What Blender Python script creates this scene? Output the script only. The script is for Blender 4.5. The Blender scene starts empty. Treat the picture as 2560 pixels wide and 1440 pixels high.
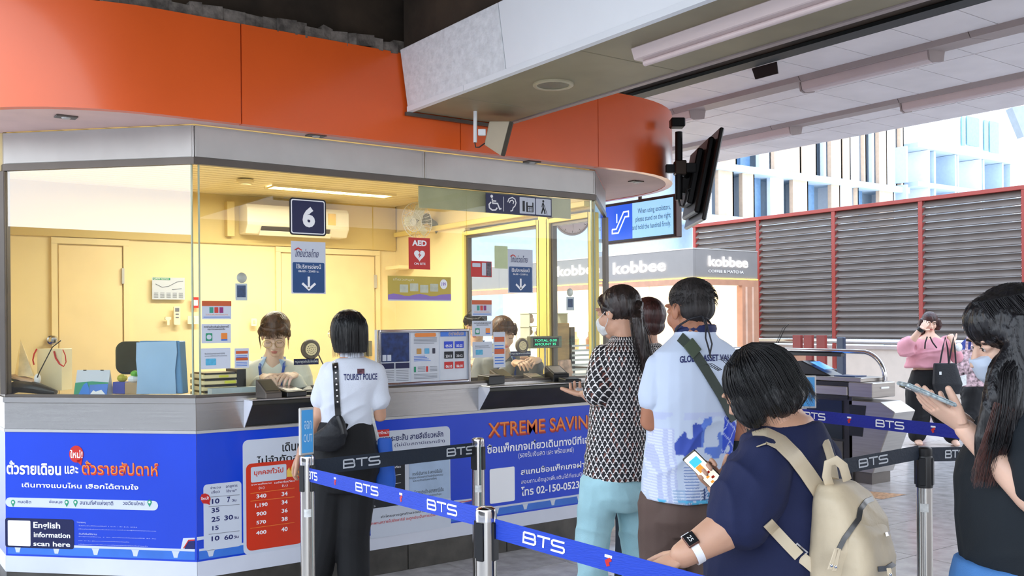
import bpy, bmesh, math, random
import numpy as np
from mathutils import Vector, Matrix
from mathutils.bvhtree import BVHTree
random.seed(7); rng = np.random.RandomState(5)
PI = math.pi
SC = bpy.context.scene
COL = SC.collection
# ---------------------------------------------------------------- camera
F, YAW, ROLL, HC, CY = 2385.0, math.radians(35.736), math.radians(.4548), 1.46, 808.0
fw = Vector((math.sin(YAW), math.cos(YAW), 0)); rt0 = Vector((math.cos(YAW), -math.sin(YAW), 0)); up0 = Vector((0, 0, 1))
rt = rt0*math.cos(ROLL) - up0*math.sin(ROLL); up = rt0*math.sin(ROLL) + up0*math.cos(ROLL)
CO = Vector((0, 0, HC))
cd = bpy.data.cameras.new('camera'); cam = bpy.data.objects.new('camera', cd); COL.objects.link(cam)
cam.matrix_world = Matrix(((rt.x, up.x, -fw.x, 0), (rt.y, up.y, -fw.y, 0), (rt.z, up.z, -fw.z, HC), (0, 0, 0, 1)))
cd.sensor_fit = 'HORIZONTAL'; cd.sensor_width = 36; cd.lens = 36*F/2560; cd.shift_y = 88/2560; cd.clip_end = 300; cd.clip_start = .05
SC.camera = cam
# ---------------------------------------------------------------- light
W = bpy.data.worlds.new('sky'); SC.world = W; W.use_nodes = True
wn = W.node_tree; bg = wn.nodes['Background']
tc = wn.nodes.new('ShaderNodeTexCoord'); sx = wn.nodes.new('ShaderNodeSeparateXYZ'); wn.links.new(tc.outputs['Generated'], sx.inputs[0])
cr = wn.nodes.new('ShaderNodeValToRGB'); wn.links.new(sx.outputs['Z'], cr.inputs[0])
cr.color_ramp.elements[0].position = 0; cr.color_ramp.elements[0].color = (.93, .96, 1, 1)
cr.color_ramp.elements[1].position = .8; cr.color_ramp.elements[1].color = (.62, .78, 1, 1)
wn.links.new(cr.outputs[0], bg.inputs[0]); bg.inputs[1].default_value = 3.3
SC.view_settings.view_transform = 'Standard'; SC.view_settings.look = 'None'; SC.view_settings.gamma = 1
SC.view_settings.use_curve_mapping = False
def area(name, loc, size, power, col, rot=(0, 0, 0)):
    l = bpy.data.lights.new(name, 'AREA'); l.shape = 'RECTANGLE'; l.size, l.size_y = size; l.energy = power; l.color = col
    o = bpy.data.objects.new(name, l); COL.objects.link(o); o.location = loc; o.rotation_euler = rot; return o
area('booth_ceiling_lamp', (2.5, 6.6, 2.5), (1.25, .25), 46, (1, .94, .80)); area('booth_ceiling_lamp', (3.5, 5.9, 2.5), (.6, .2), 20, (1, .94, .80))
SC.view_settings.exposure = 0.22

# ---------------------------------------------------------------- pixel helpers (photo frame 2560x1440)
def ray(x, y): return fw + rt*((x-1280)/F) + up*((CY-y)/F)
def PY(x, y, c): r = ray(x, y); return CO + r*(c/r.y)
def PX(x, y, c): r = ray(x, y); return CO + r*(c/r.x)
def PZ(x, y, c): r = ray(x, y); return CO + r*((c-HC)/r.z)
def PD(x, y, d): return CO + ray(x, y)*d
def px_of(p): d = Vector(p)-CO; z = d.dot(fw); return 1280+F*d.dot(rt)/z, CY-F*d.dot(up)/z
class Plane:
    def __init__(s, o, u, v=(0, 0, 1)):
        s.o, s.u, s.v = Vector(o), Vector(u).normalized(), Vector(v).normalized(); s.n = s.u.cross(s.v)
    def hit(s, x, y):
        r = ray(x, y); t = (s.o-CO).dot(s.n)/r.dot(s.n); p = CO+r*t-s.o
        return p.dot(s.u), p.dot(s.v)
    def at(s, u, v, off=0): return s.o+s.u*u+s.v*v+s.n*off
YF, XL, XR = 4.97, 1.555, 4.29
Q = math.sqrt(.5)
FRONT = Plane((XL, YF, 0), (1, 0, 0)); CHAM = Plane((.78, 5.745, 0), (Q, -Q, 0)); CHAMR = Plane((XR, YF, 0), (Q, Q, 0))
BACK = Plane((0, 7.8, 0), (1, 0, 0)); SIDE = Plane((XR, 7.8, 0), (0, -1, 0))
def YP(c): return Plane((0, c, 0), (1, 0, 0))
def XP(c): return Plane((c, 0, 0), (0, -1, 0))

# ---------------------------------------------------------------- materials
MATS = {}
def s2l(c): return tuple((x/255/12.92 if x/255 <= .04045 else ((x/255+.055)/1.055)**2.4) for x in c)
def mat(name, col, rough=.5, metal=0, var=.06, scale=6, bump=0, bscale=60, emit=0, stretch=None, coat=0, spec=None):
    if name in MATS: return MATS[name]
    m = bpy.data.materials.new(name); m.use_nodes = True; nt = m.node_tree; b = nt.nodes['Principled BSDF']
    c = s2l(col); b.inputs['Roughness'].default_value = rough; b.inputs['Metallic'].default_value = metal
    if spec is not None: b.inputs['Specular IOR Level'].default_value = spec
    if coat: b.inputs['Coat Weight'].default_value = coat; b.inputs['Coat Roughness'].default_value = .12
    tcn = nt.nodes.new('ShaderNodeTexCoord'); src = tcn.outputs['Object']
    if stretch:
        mp = nt.nodes.new('ShaderNodeMapping'); mp.inputs['Scale'].default_value = stretch; nt.links.new(src, mp.inputs[0]); src = mp.outputs[0]
    n = nt.nodes.new('ShaderNodeTexNoise'); n.inputs['Scale'].default_value = scale; n.inputs['Detail'].default_value = 4
    nt.links.new(src, n.inputs['Vector'])
    r = nt.nodes.new('ShaderNodeValToRGB'); e = r.color_ramp.elements
    e[0].position = .3; e[1].position = .7
    e[0].color = tuple(max(0, x*(1-var*2)) for x in c)+(1,); e[1].color = tuple(min(1, x*(1+var)) for x in c)+(1,)
    nt.links.new(n.outputs['Fac'], r.inputs[0]); nt.links.new(r.outputs[0], b.inputs['Base Color'])
    if bump:
        n2 = nt.nodes.new('ShaderNodeTexNoise'); n2.inputs['Scale'].default_value = bscale; n2.inputs['Detail'].default_value = 3
        nt.links.new(src, n2.inputs['Vector'])
        bp = nt.nodes.new('ShaderNodeBump'); bp.inputs['Strength'].default_value = bump; bp.inputs['Distance'].default_value = .01
        nt.links.new(n2.outputs['Fac'], bp.inputs['Height']); nt.links.new(bp.outputs[0], b.inputs['Normal'])
    if emit: b.inputs['Emission Color'].default_value = c+(1,); b.inputs['Emission Strength'].default_value = emit
    MATS[name] = m; return m
def glass_mat(name, boost, tint=(1, 1, 1)):
    m = bpy.data.materials.new(name); m.use_nodes = True; nt = m.node_tree; nt.nodes.clear()
    o = nt.nodes.new('ShaderNodeOutputMaterial'); mx = nt.nodes.new('ShaderNodeMixShader'); t = nt.nodes.new('ShaderNodeBsdfTransparent'); g = nt.nodes.new('ShaderNodeBsdfGlossy')
    g.inputs['Roughness'].default_value = .0; t.inputs[0].default_value = tint+(1,)
    fr = nt.nodes.new('ShaderNodeFresnel'); fr.inputs['IOR'].default_value = 1.5
    mu = nt.nodes.new('ShaderNodeMath'); mu.operation = 'MULTIPLY'; mu.use_clamp = True; mu.inputs[1].default_value = boost
    ge = nt.nodes.new('ShaderNodeNewGeometry'); sb = nt.nodes.new('ShaderNodeMath'); sb.operation = 'SUBTRACT'; sb.inputs[0].default_value = 1; nt.links.new(ge.outputs['Backfacing'], sb.inputs[1])
    m2 = nt.nodes.new('ShaderNodeMath'); m2.operation = 'MULTIPLY'; nt.links.new(fr.outputs[0], m2.inputs[0]); nt.links.new(sb.outputs[0], m2.inputs[1])
    nt.links.new(m2.outputs[0], mu.inputs[0]); nt.links.new(mu.outputs[0], mx.inputs[0]); nt.links.new(t.outputs[0], mx.inputs[1]); nt.links.new(g.outputs[0], mx.inputs[2]); nt.links.new(mx.outputs[0], o.inputs[0])
    MATS[name] = m; return m

# ---------------------------------------------------------------- object helpers
ORG = {}
def tag(o, label=None, cat=None, group=None, kind=None):
    if label: o['label'] = label
    if cat: o['category'] = cat
    if group: o['group'] = group
    if kind: o['kind'] = kind
    return o
def thing(name, label, cat, loc, group=None, kind=None):
    o = bpy.data.objects.new(name, None); COL.objects.link(o); o.location = loc; o.empty_display_size = .05
    ORG[o] = Vector(loc); return tag(o, label, cat, group, kind)
class MB:
    def __init__(s): s.v = []; s.f = []; s.mi = []
    def add(s, vs, fs, mi=0):
        k = len(s.v); s.v += [tuple(v) for v in vs]; s.f += [tuple(i+k for i in f) for f in fs]; s.mi += [mi]*len(fs); return s
    def hexa(s, p, mi=0):  # 8 points: bottom 4 ccw, top 4 ccw
        return s.add(p, [(3, 2, 1, 0), (4, 5, 6, 7), (0, 1, 5, 4), (1, 2, 6, 5), (2, 3, 7, 6), (3, 0, 4, 7)], mi)
    def box(s, x0, x1, y0, y1, z0, z1, mi=0):
        return s.hexa([(x0, y0, z0), (x1, y0, z0), (x1, y1, z0), (x0, y1, z0), (x0, y0, z1), (x1, y0, z1), (x1, y1, z1), (x0, y1, z1)], mi)
    def pbox(s, pl, u0, u1, v0, v1, o0, o1, mi=0):  # box on a plane, o = offset along the normal
        a = [pl.at(u0, v0, o0), pl.at(u1, v0, o0), pl.at(u1, v0, o1), pl.at(u0, v0, o1), pl.at(u0, v1, o0), pl.at(u1, v1, o0), pl.at(u1, v1, o1), pl.at(u0, v1, o1)]
        a = [a[3], a[2], a[1], a[0], a[7], a[6], a[5], a[4]]
        return s.hexa(a, mi)
    def obox(s, c, ax, ay, az, mi=0):  # centre and three half-axis vectors
        c, ax, ay, az = map(Vector, (c, ax, ay, az))
        return s.hexa([c-ax-ay-az, c+ax-ay-az, c+ax+ay-az, c-ax+ay-az, c-ax-ay+az, c+ax-ay+az, c+ax+ay+az, c-ax+ay+az], mi)
    def prism(s, poly, d, mi=0):  # polygon of 3D points swept by d
        poly = [Vector(p) for p in poly]; d = Vector(d); n = len(poly)
        nn = Vector((0, 0, 0))
        for i in range(n): nn += poly[i].cross(poly[(i+1) % n])
        if nn.dot(d) > 0: poly.reverse()
        return s.add(poly+[p+d for p in poly], [tuple(range(n)), tuple(range(2*n-1, n-1, -1))]+[(i, i+n, (i+1) % n+n, (i+1) % n) for i in range(n)], mi)
    def tube(s, pts, r, n=10, cap=True, mi=0, flat=None, side=None):
        pts = [Vector(p) for p in pts]; m = len(pts)
        rs = r if isinstance(r, (list, tuple)) else [r]*m
        ref = None; rings = []
        for i, p in enumerate(pts):
            t = (pts[min(i+1, m-1)]-pts[max(i-1, 0)]).normalized()
            if ref is None:
                ref = Vector(side) if side else (Vector((0, 0, 1)) if abs(t.z) < .9 else Vector((1, 0, 0)))
            a = (ref-t*ref.dot(t))
            a = a.normalized() if a.length > 1e-6 else t.orthogonal().normalized()
            ref = a; b = t.cross(a)
            ra = rs[i]; rb = ra*(flat if flat else 1)
            if isinstance(ra, tuple): ra, rb = ra
            rings.append([p+a*(math.cos(2*PI*k/n)*ra)+b*(math.sin(2*PI*k/n)*rb) for k in range(n)])
        k0 = []; fs = []
        for rg in rings: k0 += rg
        for i in range(m-1):
            for k in range(n): fs.append((i*n+k, i*n+(k+1) % n, (i+1)*n+(k+1) % n, (i+1)*n+k))
        if cap: fs += [tuple(range(n-1, -1, -1)), tuple((m-1)*n+k for k in range(n))]
        return s.add(k0, fs, mi)
    def cyl(s, p0, p1, r, n=16, mi=0): return s.tube([p0, p1], r, n, mi=mi)
    def ell(s, c, r, M=None, nu=20, nv=12, mi=0):
        c = Vector(c); vs = []; fs = []
        for j in range(nv+1):
            th = PI*j/nv
            for i in range(nu):
                ph = 2*PI*i/nu; p = Vector((r[0]*math.sin(th)*math.cos(ph), r[1]*math.sin(th)*math.sin(ph), r[2]*math.cos(th)))
                vs.append(c+(M@p if M else p))
        for j in range(nv):
            for i in range(nu): fs.append((j*nu+i, (j+1)*nu+i, (j+1)*nu+(i+1) % nu, j*nu+(i+1) % nu))
        return s.add(vs, fs, mi)
    def lathe(s, c, prof, n=24, axis=(0, 0, 1), mi=0):  # prof: [(r, h)...]
        c = Vector(c); R = Vector((0, 0, 1)).rotation_difference(Vector(axis)).to_matrix(); vs = []; fs = []
        for r, h in prof:
            for i in range(n): vs.append(c+R@Vector((r*math.cos(2*PI*i/n), r*math.sin(2*PI*i/n), h)))
        for j in range(len(prof)-1):
            for i in range(n): fs.append((j*n+i, j*n+(i+1) % n, (j+1)*n+(i+1) % n, (j+1)*n+i))
        fs += [tuple(range(n-1, -1, -1)), tuple((len(prof)-1)*n+i for i in range(n))]
        return s.add(vs, fs, mi)
    def build(s, name, m, parent=None, bevel=0, smooth=False, label=None, cat=None, group=None, kind=None, origin=None, seg=1):
        v = np.array(s.v, float)
        if parent is not None: o0 = ORG[parent]
        elif origin is not None: o0 = Vector(origin)
        else:
            lo, hi = v.min(0), v.max(0); o0 = Vector(((lo[0]+hi[0])/2, (lo[1]+hi[1])/2, lo[2]))
        me = bpy.data.meshes.new(name); me.from_pydata((v-np.array(o0)).tolist(), [], s.f)
        ms = m if isinstance(m, (list, tuple)) else [m]
        for x in ms: me.materials.append(x)
        if len(ms) > 1: me.polygons.foreach_set('material_index', s.mi)
        bm = bmesh.new(); bm.from_mesh(me)
        bmesh.ops.remove_doubles(bm, verts=bm.verts, dist=1e-6)
        bmesh.ops.recalc_face_normals(bm, faces=bm.faces)
        if bevel: bmesh.ops.bevel(bm, geom=[e for e in bm.edges if len(e.link_faces) == 2 and e.calc_face_angle(0) > .6], offset=bevel, segments=seg, affect='EDGES', profile=.6, clamp_overlap=True)
        bm.to_mesh(me); bm.free()
        if smooth:
            me.polygons.foreach_set('use_smooth', [True]*len(me.polygons))
            if smooth != 'all': me.set_sharp_from_angle(angle=.7)
        o = bpy.data.objects.new(name, me); COL.objects.link(o)
        if parent is not None: o.parent = parent
        else: o.location = o0
        ORG[o] = o0
        return tag(o, label, cat, group, kind)
def cpy(o, name, off, parent):  # a piece that shares its mesh
    c = bpy.data.objects.new(name, o.data); COL.objects.link(c); c.parent = parent; c.location = Vector(off); ORG[c] = ORG[parent]; return c
def rr(u0, v0, u1, v1, r, n=5):
    r = min(r, (u1-u0)/2, (v1-v0)/2); P = []
    for cx, cy, a in ((u1-r, v1-r, 0), (u0+r, v1-r, 90), (u0+r, v0+r, 180), (u1-r, v0+r, 270)):
        for k in range(n+1):
            t = math.radians(a+90*k/n); P.append((cx+r*math.cos(t), cy+r*math.sin(t)))
    return P
def poly(name, pl, uv, m, parent=None, off=0, th=.002, **k):
    b = MB(); b.prism([pl.at(u, v, off) for u, v in uv], pl.n*th); return b.build(name, m, parent, **k)
def prect(name, pl, x0, y0, x1, y1, m, parent=None, off=0, th=.002, r=0, **k):
    """rounded rectangle from photo pixels of its left-top and right-bottom corners"""
    u0, v1 = pl.hit(x0, y0); u1, v0 = pl.hit(x1, y1)
    if r: uv = rr(u0, v0, u1, v1, r)
    else: uv = [(u0, v0), (u1, v0), (u1, v1), (u0, v1)]
    return poly(name, pl, uv, m, parent, off, th, **k)
def ppoly(name, pl, pts, m, parent=None, off=0, th=.002, **k):
    return poly(name, pl, [pl.hit(*p) for p in pts], m, parent, off, th, **k)
def text_mesh(s, bold=0.0, res=3, shear=0):
    c = bpy.data.curves.new('lettering', 'FONT'); c.body = s; c.resolution_u = res; c.offset = bold; c.shear = shear; c.fill_mode = 'FRONT'
    o = bpy.data.objects.new('lettering', c); COL.objects.link(o)
    dg = bpy.context.evaluated_depsgraph_get(); dg.update()
    me = bpy.data.meshes.new_from_object(o.evaluated_get(dg)); bpy.data.objects.remove(o); bpy.data.curves.remove(c)
    return me
def text_uv(s, pl, u0, v0, u1, v1, m, parent, off=.003, bold=0.0, res=3, name='lettering', shear=0, th=0):
    me = text_mesh(s, bold, res, shear); n = len(me.vertices)
    if n == 0: return None
    a = np.empty(n*3); me.vertices.foreach_get('co', a); a = a.reshape(-1, 3)
    lo, hi = a.min(0), a.max(0); sxx = (u1-u0)/(hi[0]-lo[0]); syy = (v1-v0)/max(hi[1]-lo[1], 1e-5)
    o0 = np.array(ORG[parent] if parent is not None else Vector((0, 0, 0)))
    U = u0+(a[:, 0]-lo[0])*sxx; V = v0+(a[:, 1]-lo[1])*syy
    w = np.array(pl.o)+np.outer(U, pl.u)+np.outer(V, pl.v)+off*np.array(pl.n)-o0
    me.vertices.foreach_set('co', w.ravel()); me.name = name; me.materials.clear(); me.materials.append(m)
    o = bpy.data.objects.new(name, me); COL.objects.link(o); o.parent = parent; ORG[o] = Vector(o0)
    return o
def ptext(s, pl, x0, y0, x1, y1, m, parent, off=.003, bold=0.0, res=3, **k):
    """lettering whose ink fills the box given by its left-top and right-bottom photo pixels"""
    ym = (y0+y1)/2; um = (x0+x1)/2; a_ = pl.hit(um, ym); q1 = px_of(pl.at(a_[0]-.05, a_[1])); q2 = px_of(pl.at(a_[0]+.05, a_[1])); sl = (q2[1]-q1[1])/(q2[0]-q1[0])
    dy = min(abs(sl)*(x1-x0), (y1-y0)*.62)/2
    u0 = pl.hit(x0, ym-sl*(x1-x0)/2)[0]; u1 = pl.hit(x1, ym+sl*(x1-x0)/2)[0]; v1 = pl.hit(um, y0+dy)[1]; v0 = pl.hit(um, y1-dy)[1]
    return text_uv(s, pl, u0, v0, u1, v1, m, parent, off, bold, res, **k)
def ribbon(name, pl, strokes, w, m, parent, off=.003, th=0.001):
    """flat strokes (lists of u,v) of width w"""
    b = MB()
    for st in strokes:
        P = [Vector((u, v)) for u, v in st]; L = []; Rr = []
        for i, p in enumerate(P):
            d0 = (P[i]-P[i-1]).normalized() if i else (P[1]-P[0]).normalized(); d1 = (P[i+1]-P[i]).normalized() if i < len(P)-1 else d0
            n0 = Vector((-d0.y, d0.x)); n1 = Vector((-d1.y, d1.x)); q = (n0+n1)
            q = q.normalized() if q.length > 1e-4 else n0; k = 1/max(.5, q.dot(n0))
            L.append(p+q*(w/2*k)); Rr.append(p-q*(w/2*k))
        for i in range(len(P)-1):
            b.prism([pl.at(*x, off) for x in (L[i], L[i+1], Rr[i+1], Rr[i])], pl.n*th)
    return b.build(name, m, parent)
# ================================================================ MATERIALS
m_orange = mat('orange_paint', (238, 98, 34), .3, var=.03, scale=2, coat=.3)
m_soffit = mat('soffit_paint', (225, 190, 180), .6, var=.03)
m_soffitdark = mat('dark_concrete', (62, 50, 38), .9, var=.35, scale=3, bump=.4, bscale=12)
m_steel = mat('brushed_steel', (190, 188, 186), .26, .85, var=.04, scale=3, stretch=(1, 1, 40), bump=.03, bscale=40)
m_trim = mat('pale_aluminium', (196, 194, 190), .4, .35, var=.03)
m_darktrim = mat('dark_aluminium', (105, 98, 92), .4, .6, var=.05)
m_black = mat('black_plastic', (18, 19, 22), .35, var=.1)
m_blackmetal = mat('black_metal', (22, 22, 24), .45, .4, var=.1)
m_white = mat('white_print', (236, 238, 242), .5, var=.01)
m_skirt = mat('white_laminate', (216, 219, 230), .35, var=.02)
m_blue = mat('blue_wrap', (16, 66, 205), .3, var=.05, scale=1.5, coat=.2)
m_bluelight = mat('light_blue_print', (62, 120, 215), .35, var=.1, scale=4)
m_navy = mat('navy_print', (14, 22, 72), .35, var=.02)
m_navyink = mat('navy_ink', (20, 30, 95), .5, var=.0)
m_whiteink = mat('white_ink', (250, 250, 252), .5, var=0)
m_greyink = mat('grey_ink', (120, 124, 134), .5, var=0)
m_blackink = mat('black_ink', (20, 22, 30), .5, var=0)
m_redink = mat('red_ink', (205, 40, 34), .4, var=.02)
m_redorange = mat('red_orange_print', (214, 56, 30), .35, var=.04, scale=3)
m_orangeink = mat('orange_ink', (240, 140, 60), .4, var=.02)
m_yellowink = mat('yellow_ink', (248, 205, 90), .4, var=.02)
m_greenink = mat('green_ink', (40, 150, 110), .4, var=.02)
m_palegrey = mat('pale_grey_print', (208, 214, 226), .45, var=.01)
m_cream = mat('cream_wall', (246, 226, 172), .55, var=.02, scale=2)
m_cream2 = mat('cream_bulkhead', (222, 196, 124), .55, var=.02, scale=2)
m_stone = mat('dark_stone', (74, 70, 64), .35, var=.25, scale=7, bump=.08, bscale=30)
m_glass = glass_mat('booth_glass', 1.0, (.97, .99, .97)); m_glass2 = glass_mat('angled_booth_glass', 5.5, (.97, .99, .97)); m_glassedge = mat('glass_edge', (176, 186, 160), .2, var=.05)
m_tile = mat('grey_floor_stone', (186, 180, 178), .16, var=.14, scale=9, bump=.03, bscale=50)
m_grout = mat('grout', (70, 68, 66), .8)
m_ceil = mat('white_ceiling_panel', (236, 230, 230), .5, var=.05, scale=2)
m_seam = mat('ceiling_grid', (60, 54, 54), .7)
m_rail = mat('mauve_grey_metal', (168, 154, 150), .5, var=.03)
m_tube = mat('tube_diffuser', (214, 196, 194), .35, var=.02)
m_beige = mat('beige_wall', (206, 192, 180), .6, var=.03)
m_redpaint = mat('red_oxide_paint', (142, 46, 38), .45, var=.06)
m_slat = mat('bronze_louvre', (112, 102, 96), .4, .4, var=.06, scale=3)
m_boxwhite = mat('white_panel', (242, 246, 250), .45, var=.02, scale=2)
m_boxpeel = mat('mottled_white_panel', (232, 235, 238), .7, var=.06, scale=26, bump=.5, bscale=40)
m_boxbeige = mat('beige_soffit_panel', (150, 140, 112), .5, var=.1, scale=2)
m_chrome = mat('chrome', (205, 205, 208), .12, 1, var=.02)

# ================================================================ FLOOR AND STONE TILES
fl = MB(); fl.box(-12, 30, -12, 30, -.08, -.012); fl = fl.build('floor', m_grout, kind='structure', origin=(0, 0, -.08))
TS = .6
tb = MB(); tb.box(.004, TS-.004, .004, TS-.004, -.03, 0)
first = None; ntile = 0
def inview(p, mx=60):
    d = Vector(p)-CO; z = d.dot(fw)
    if z < .5: return False
    x = 1280+F*d.dot(rt)/z; y = CY-F*d.dot(up)/z
    return -mx < x < 2560+mx and y < 1440+mx*2
for i in range(0, 25):
    for j in range(-6, 22):
        x, y = i*TS+.066, j*TS-.25
        if y > 4.7 and .6 < x+.3 < 5.2: continue
        if x > 13.4 or y > 10: continue
        if not any(inview((x+a, y+b, 0)) for a in (0, TS) for b in (0, TS)): continue
        if ntile >= 290: continue
        ntile += 1
        if first is None: first = tb.build('tile', m_tile, fl); first.location = (x, y, .08); ORG[fl] = Vector((0, 0, -.08)); first.data.transform(Matrix.Translation((0, 0, -.08)))
        else: cpy(first, 'tile', (x, y, .08), fl)
# the rest of the floor: tiles outside the photo's view, joined
tb = MB()
for i in range(-20, 48):
    for j in range(-18, 48):
        x, y = i*TS+.066, j*TS-.25
        if any(inview((x+a, y+b, 0)) for a in (0, TS) for b in (0, TS)) and x < 13.4 and y < 10: continue
        tb.box(x+.004, x+TS-.004, y+.004, y+TS-.004, -.03, 0)
tb.build('distant_tiles', m_tile, fl, kind='stuff')

# ================================================================ TICKET BOOTH
booth = thing('ticket_booth', 'station ticket booth with glass windows, blue promotional panels and orange canopy', 'booth', (2.9, 6.3, 0))
PTS = [(.78, 7.98), (.78, 5.745), (XL, YF), (XR, YF), (5.065, 5.745), (5.065, 7.98)]
def band(name, m, z0, z1, off0, off1, parent=booth, segs=range(5), **k):
    """one board per facet of the booth's outline, offset outwards by off0..off1"""
    out = []
    for i in segs:
        a, b_ = Vector(PTS[i]+(0,)), Vector(PTS[i+1]+(0,)); u = (b_-a).normalized(); n = Vector((u.y, -u.x, 0))
        def corner(j, off):
            p = Vector(PTS[j]+(0,))
            if j in (0, 5): return p+n*off
            u1 = (Vector(PTS[j]+(0,))-Vector(PTS[j-1]+(0,))).normalized(); u2 = (Vector(PTS[j+1]+(0,))-Vector(PTS[j]+(0,))).normalized()
            n1 = Vector((u1.y, -u1.x, 0)); n2 = Vector((u2.y, -u2.x, 0)); q = (n1+n2).normalized()
            return p+q*(off/q.dot(n1))
        P = [corner(i, off0), corner(i+1, off0), corner(i+1, off1), corner(i, off1)]
        g = .0008
        P[0] += u*g; P[3] += u*g; P[1] -= u*g; P[2] -= u*g
        mb = MB(); mb.prism([p+Vector((0, 0, z0)) for p in P], (0, 0, z1-z0))
        out.append(mb.build(name, m, parent, **k))
    return out
# plinth stones
for i, (a, b_) in enumerate([(1.56, 2.28), (2.285, 2.80), (2.805, 3.52), (3.525, 4.285)]):
    mb = MB(); mb.box(a, b_, YF, YF+.03, 0, .15); mb.build('plinth_stone', m_stone, booth, bevel=.002)
band('plinth_stone', m_stone, 0, .15, -.03, 0, segs=(0, 1, 3, 4))
band('skirting_board', m_skirt, .15, .236, -.02, .004)
wraps = band('promotional_panel', m_blue, .236, .9, -.03, .002)
band('trim_strip', m_trim, .9, .915, -.03, .008)
band('steel_counter_front', m_steel, .916, 1.055, -.04, .004)
band('counter_ledge', m_steel, 1.057, 1.085, -.25, .012)
band('window_channel', m_darktrim, 1.086, 1.1, -.022, .0)
band('head_channel', m_darktrim, 2.298, 2.334, -.03, .006)
for s_ in band('steel_fascia', m_trim, 2.336, 2.5, -.03, 0, segs=(0, 1, 3, 4)): pass
for a, b_ in ((XL+.005, 2.936), (2.942, XR-.004)):
    f_ = MB(); f_.box(a, b_, YF, YF+.03, 2.336, 2.5); f_ = f_.build('steel_fascia', m_trim, booth, bevel=.002)
fr = MB()
for a, b_ in ((XL+.012, 2.932), (2.946, XR-.01)):
    fr.box(a, b_, YF-.003, YF, 2.49, 2.498); fr.box(a, b_, YF-.003, YF, 2.338, 2.346); fr.box(a, a+.008, YF-.003, YF, 2.346, 2.49); fr.box(b_-.008, b_, YF-.003, YF, 2.346, 2.49)
fr.build('fascia_edging', m_trim, booth)
fr = MB(); fr.pbox(CHAM, .01, 1.085, 2.49, 2.498, 0, .003); fr.pbox(CHAM, .01, 1.085, 2.338, 2.346, 0, .003); fr.pbox(CHAM, 1.077, 1.085, 2.346, 2.49, 0, .003)
fr.build('fascia_edging', m_trim, booth)
# glass
for pl, u0, u1 in ((FRONT, .03, 1.03), (FRONT, 1.036, 1.68), (FRONT, 1.686, 2.70), (CHAM, .012, 1.072), (CHAMR, .03, 1.08)):
    mb = MB(); mb.pbox(pl, u0, u1, 1.101, 2.297, -.016, -.006); mb.build('glass_pane', m_glass2 if pl is CHAM else m_glass, booth)
for pl, u in ((FRONT, .026), (FRONT, 2.704), (CHAM, 1.076), (CHAMR, .02)):
    mb = MB(); mb.pbox(pl, u-.0035, u+.0035, 1.101, 2.297, -.016, -.005); mb.build('glass_edge', m_glassedge, booth)
mb = MB(); mb.pbox(CHAM, -.025, .01, 1.1, 2.298, -.04, .01); mb.build('corner_post', m_darktrim, booth, bevel=.003)
mb = MB(); mb.box(5.05, 5.09, 5.74, 5.78, 1.1, 2.3); mb.build('corner_post', m_darktrim, booth, bevel=.003)
# interior shell
mb = MB(); mb.box(.8, 5.04, 7.8, 7.95, 0, 2.56); mb.build('back_wall', m_cream, booth)
mb = MB(); mb.box(.74, .8, 5.78, 7.8, 1.1, 2.56); mb.build('side_wall', m_cream, booth)
mb = MB(); mb.box(1.0, 5.0, 5.02, 7.8, 0, .12); mb.build('raised_floor', m_beige, booth)
mb = MB(); mb.box(.82, 4.28, 7.77, 7.8, 2.135, 2.56); mb.build('bulkhead', m_cream2, booth, bevel=.004)
# ceiling slats
y = 5.02; k = 0
while y < 7.75:
    xa = XL-(y-YF)+.06 if y < 5.72 else .82
    mb = MB(); mb.box(max(.82, xa), 4.27, y, y+.074, 2.54, 2.565); mb.build('ceiling_slat', m_cream2 if 0 else mat('cream_slat', (250, 232, 178), .5, var=.02), booth, bevel=.003)
    y += .1
mb = MB(); mb.box(.8, 4.28, 5.0, 7.9, 2.567, 2.59); mb.build('ceiling_backing', m_darktrim, booth)
# doors on the back wall
m_door = mat('cream_door', (248, 224, 170), .45, var=.02)
for (x0, x1, hx) in ((146, 305, 0), (702, 935, 0)):
    a, b_ = BACK.hit(x0, 800)[0], BACK.hit(x1, 800)[0]
    d = MB(); d.box(a, b_, 7.78, 7.8, .15, 2.075); d = d.build('interior_door', m_door, booth, bevel=.004)
    f_ = MB(); f_.box(a-.05, a-.008, 7.77, 7.8, .12, 2.084); f_.box(b_+.008, b_+.05, 7.77, 7.8, .12, 2.084); f_.box(a-.05, b_+.05, 7.77, 7.8, 2.085, 2.13); f_.build('frame', m_cream, booth)
    for z in (1.85, 1.0): h_ = MB(); h_.box(b_-.008, b_+.01, 7.755, 7.78, z-.06, z+.06); h_.build('hinge', m_trim, d)
a = BACK.hit(128, 850); kn = MB(); kn.lathe((a[0], 7.78, a[1]), [(.0, 0), (.035, 0), (.035, .008), (.015, .012), (.014, .04), (.032, .05), (.034, .07), (.02, .085), (0, .087)], 20, (0, -1, 0))
kn.build('door_knob', m_chrome, booth, smooth=True)
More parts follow.
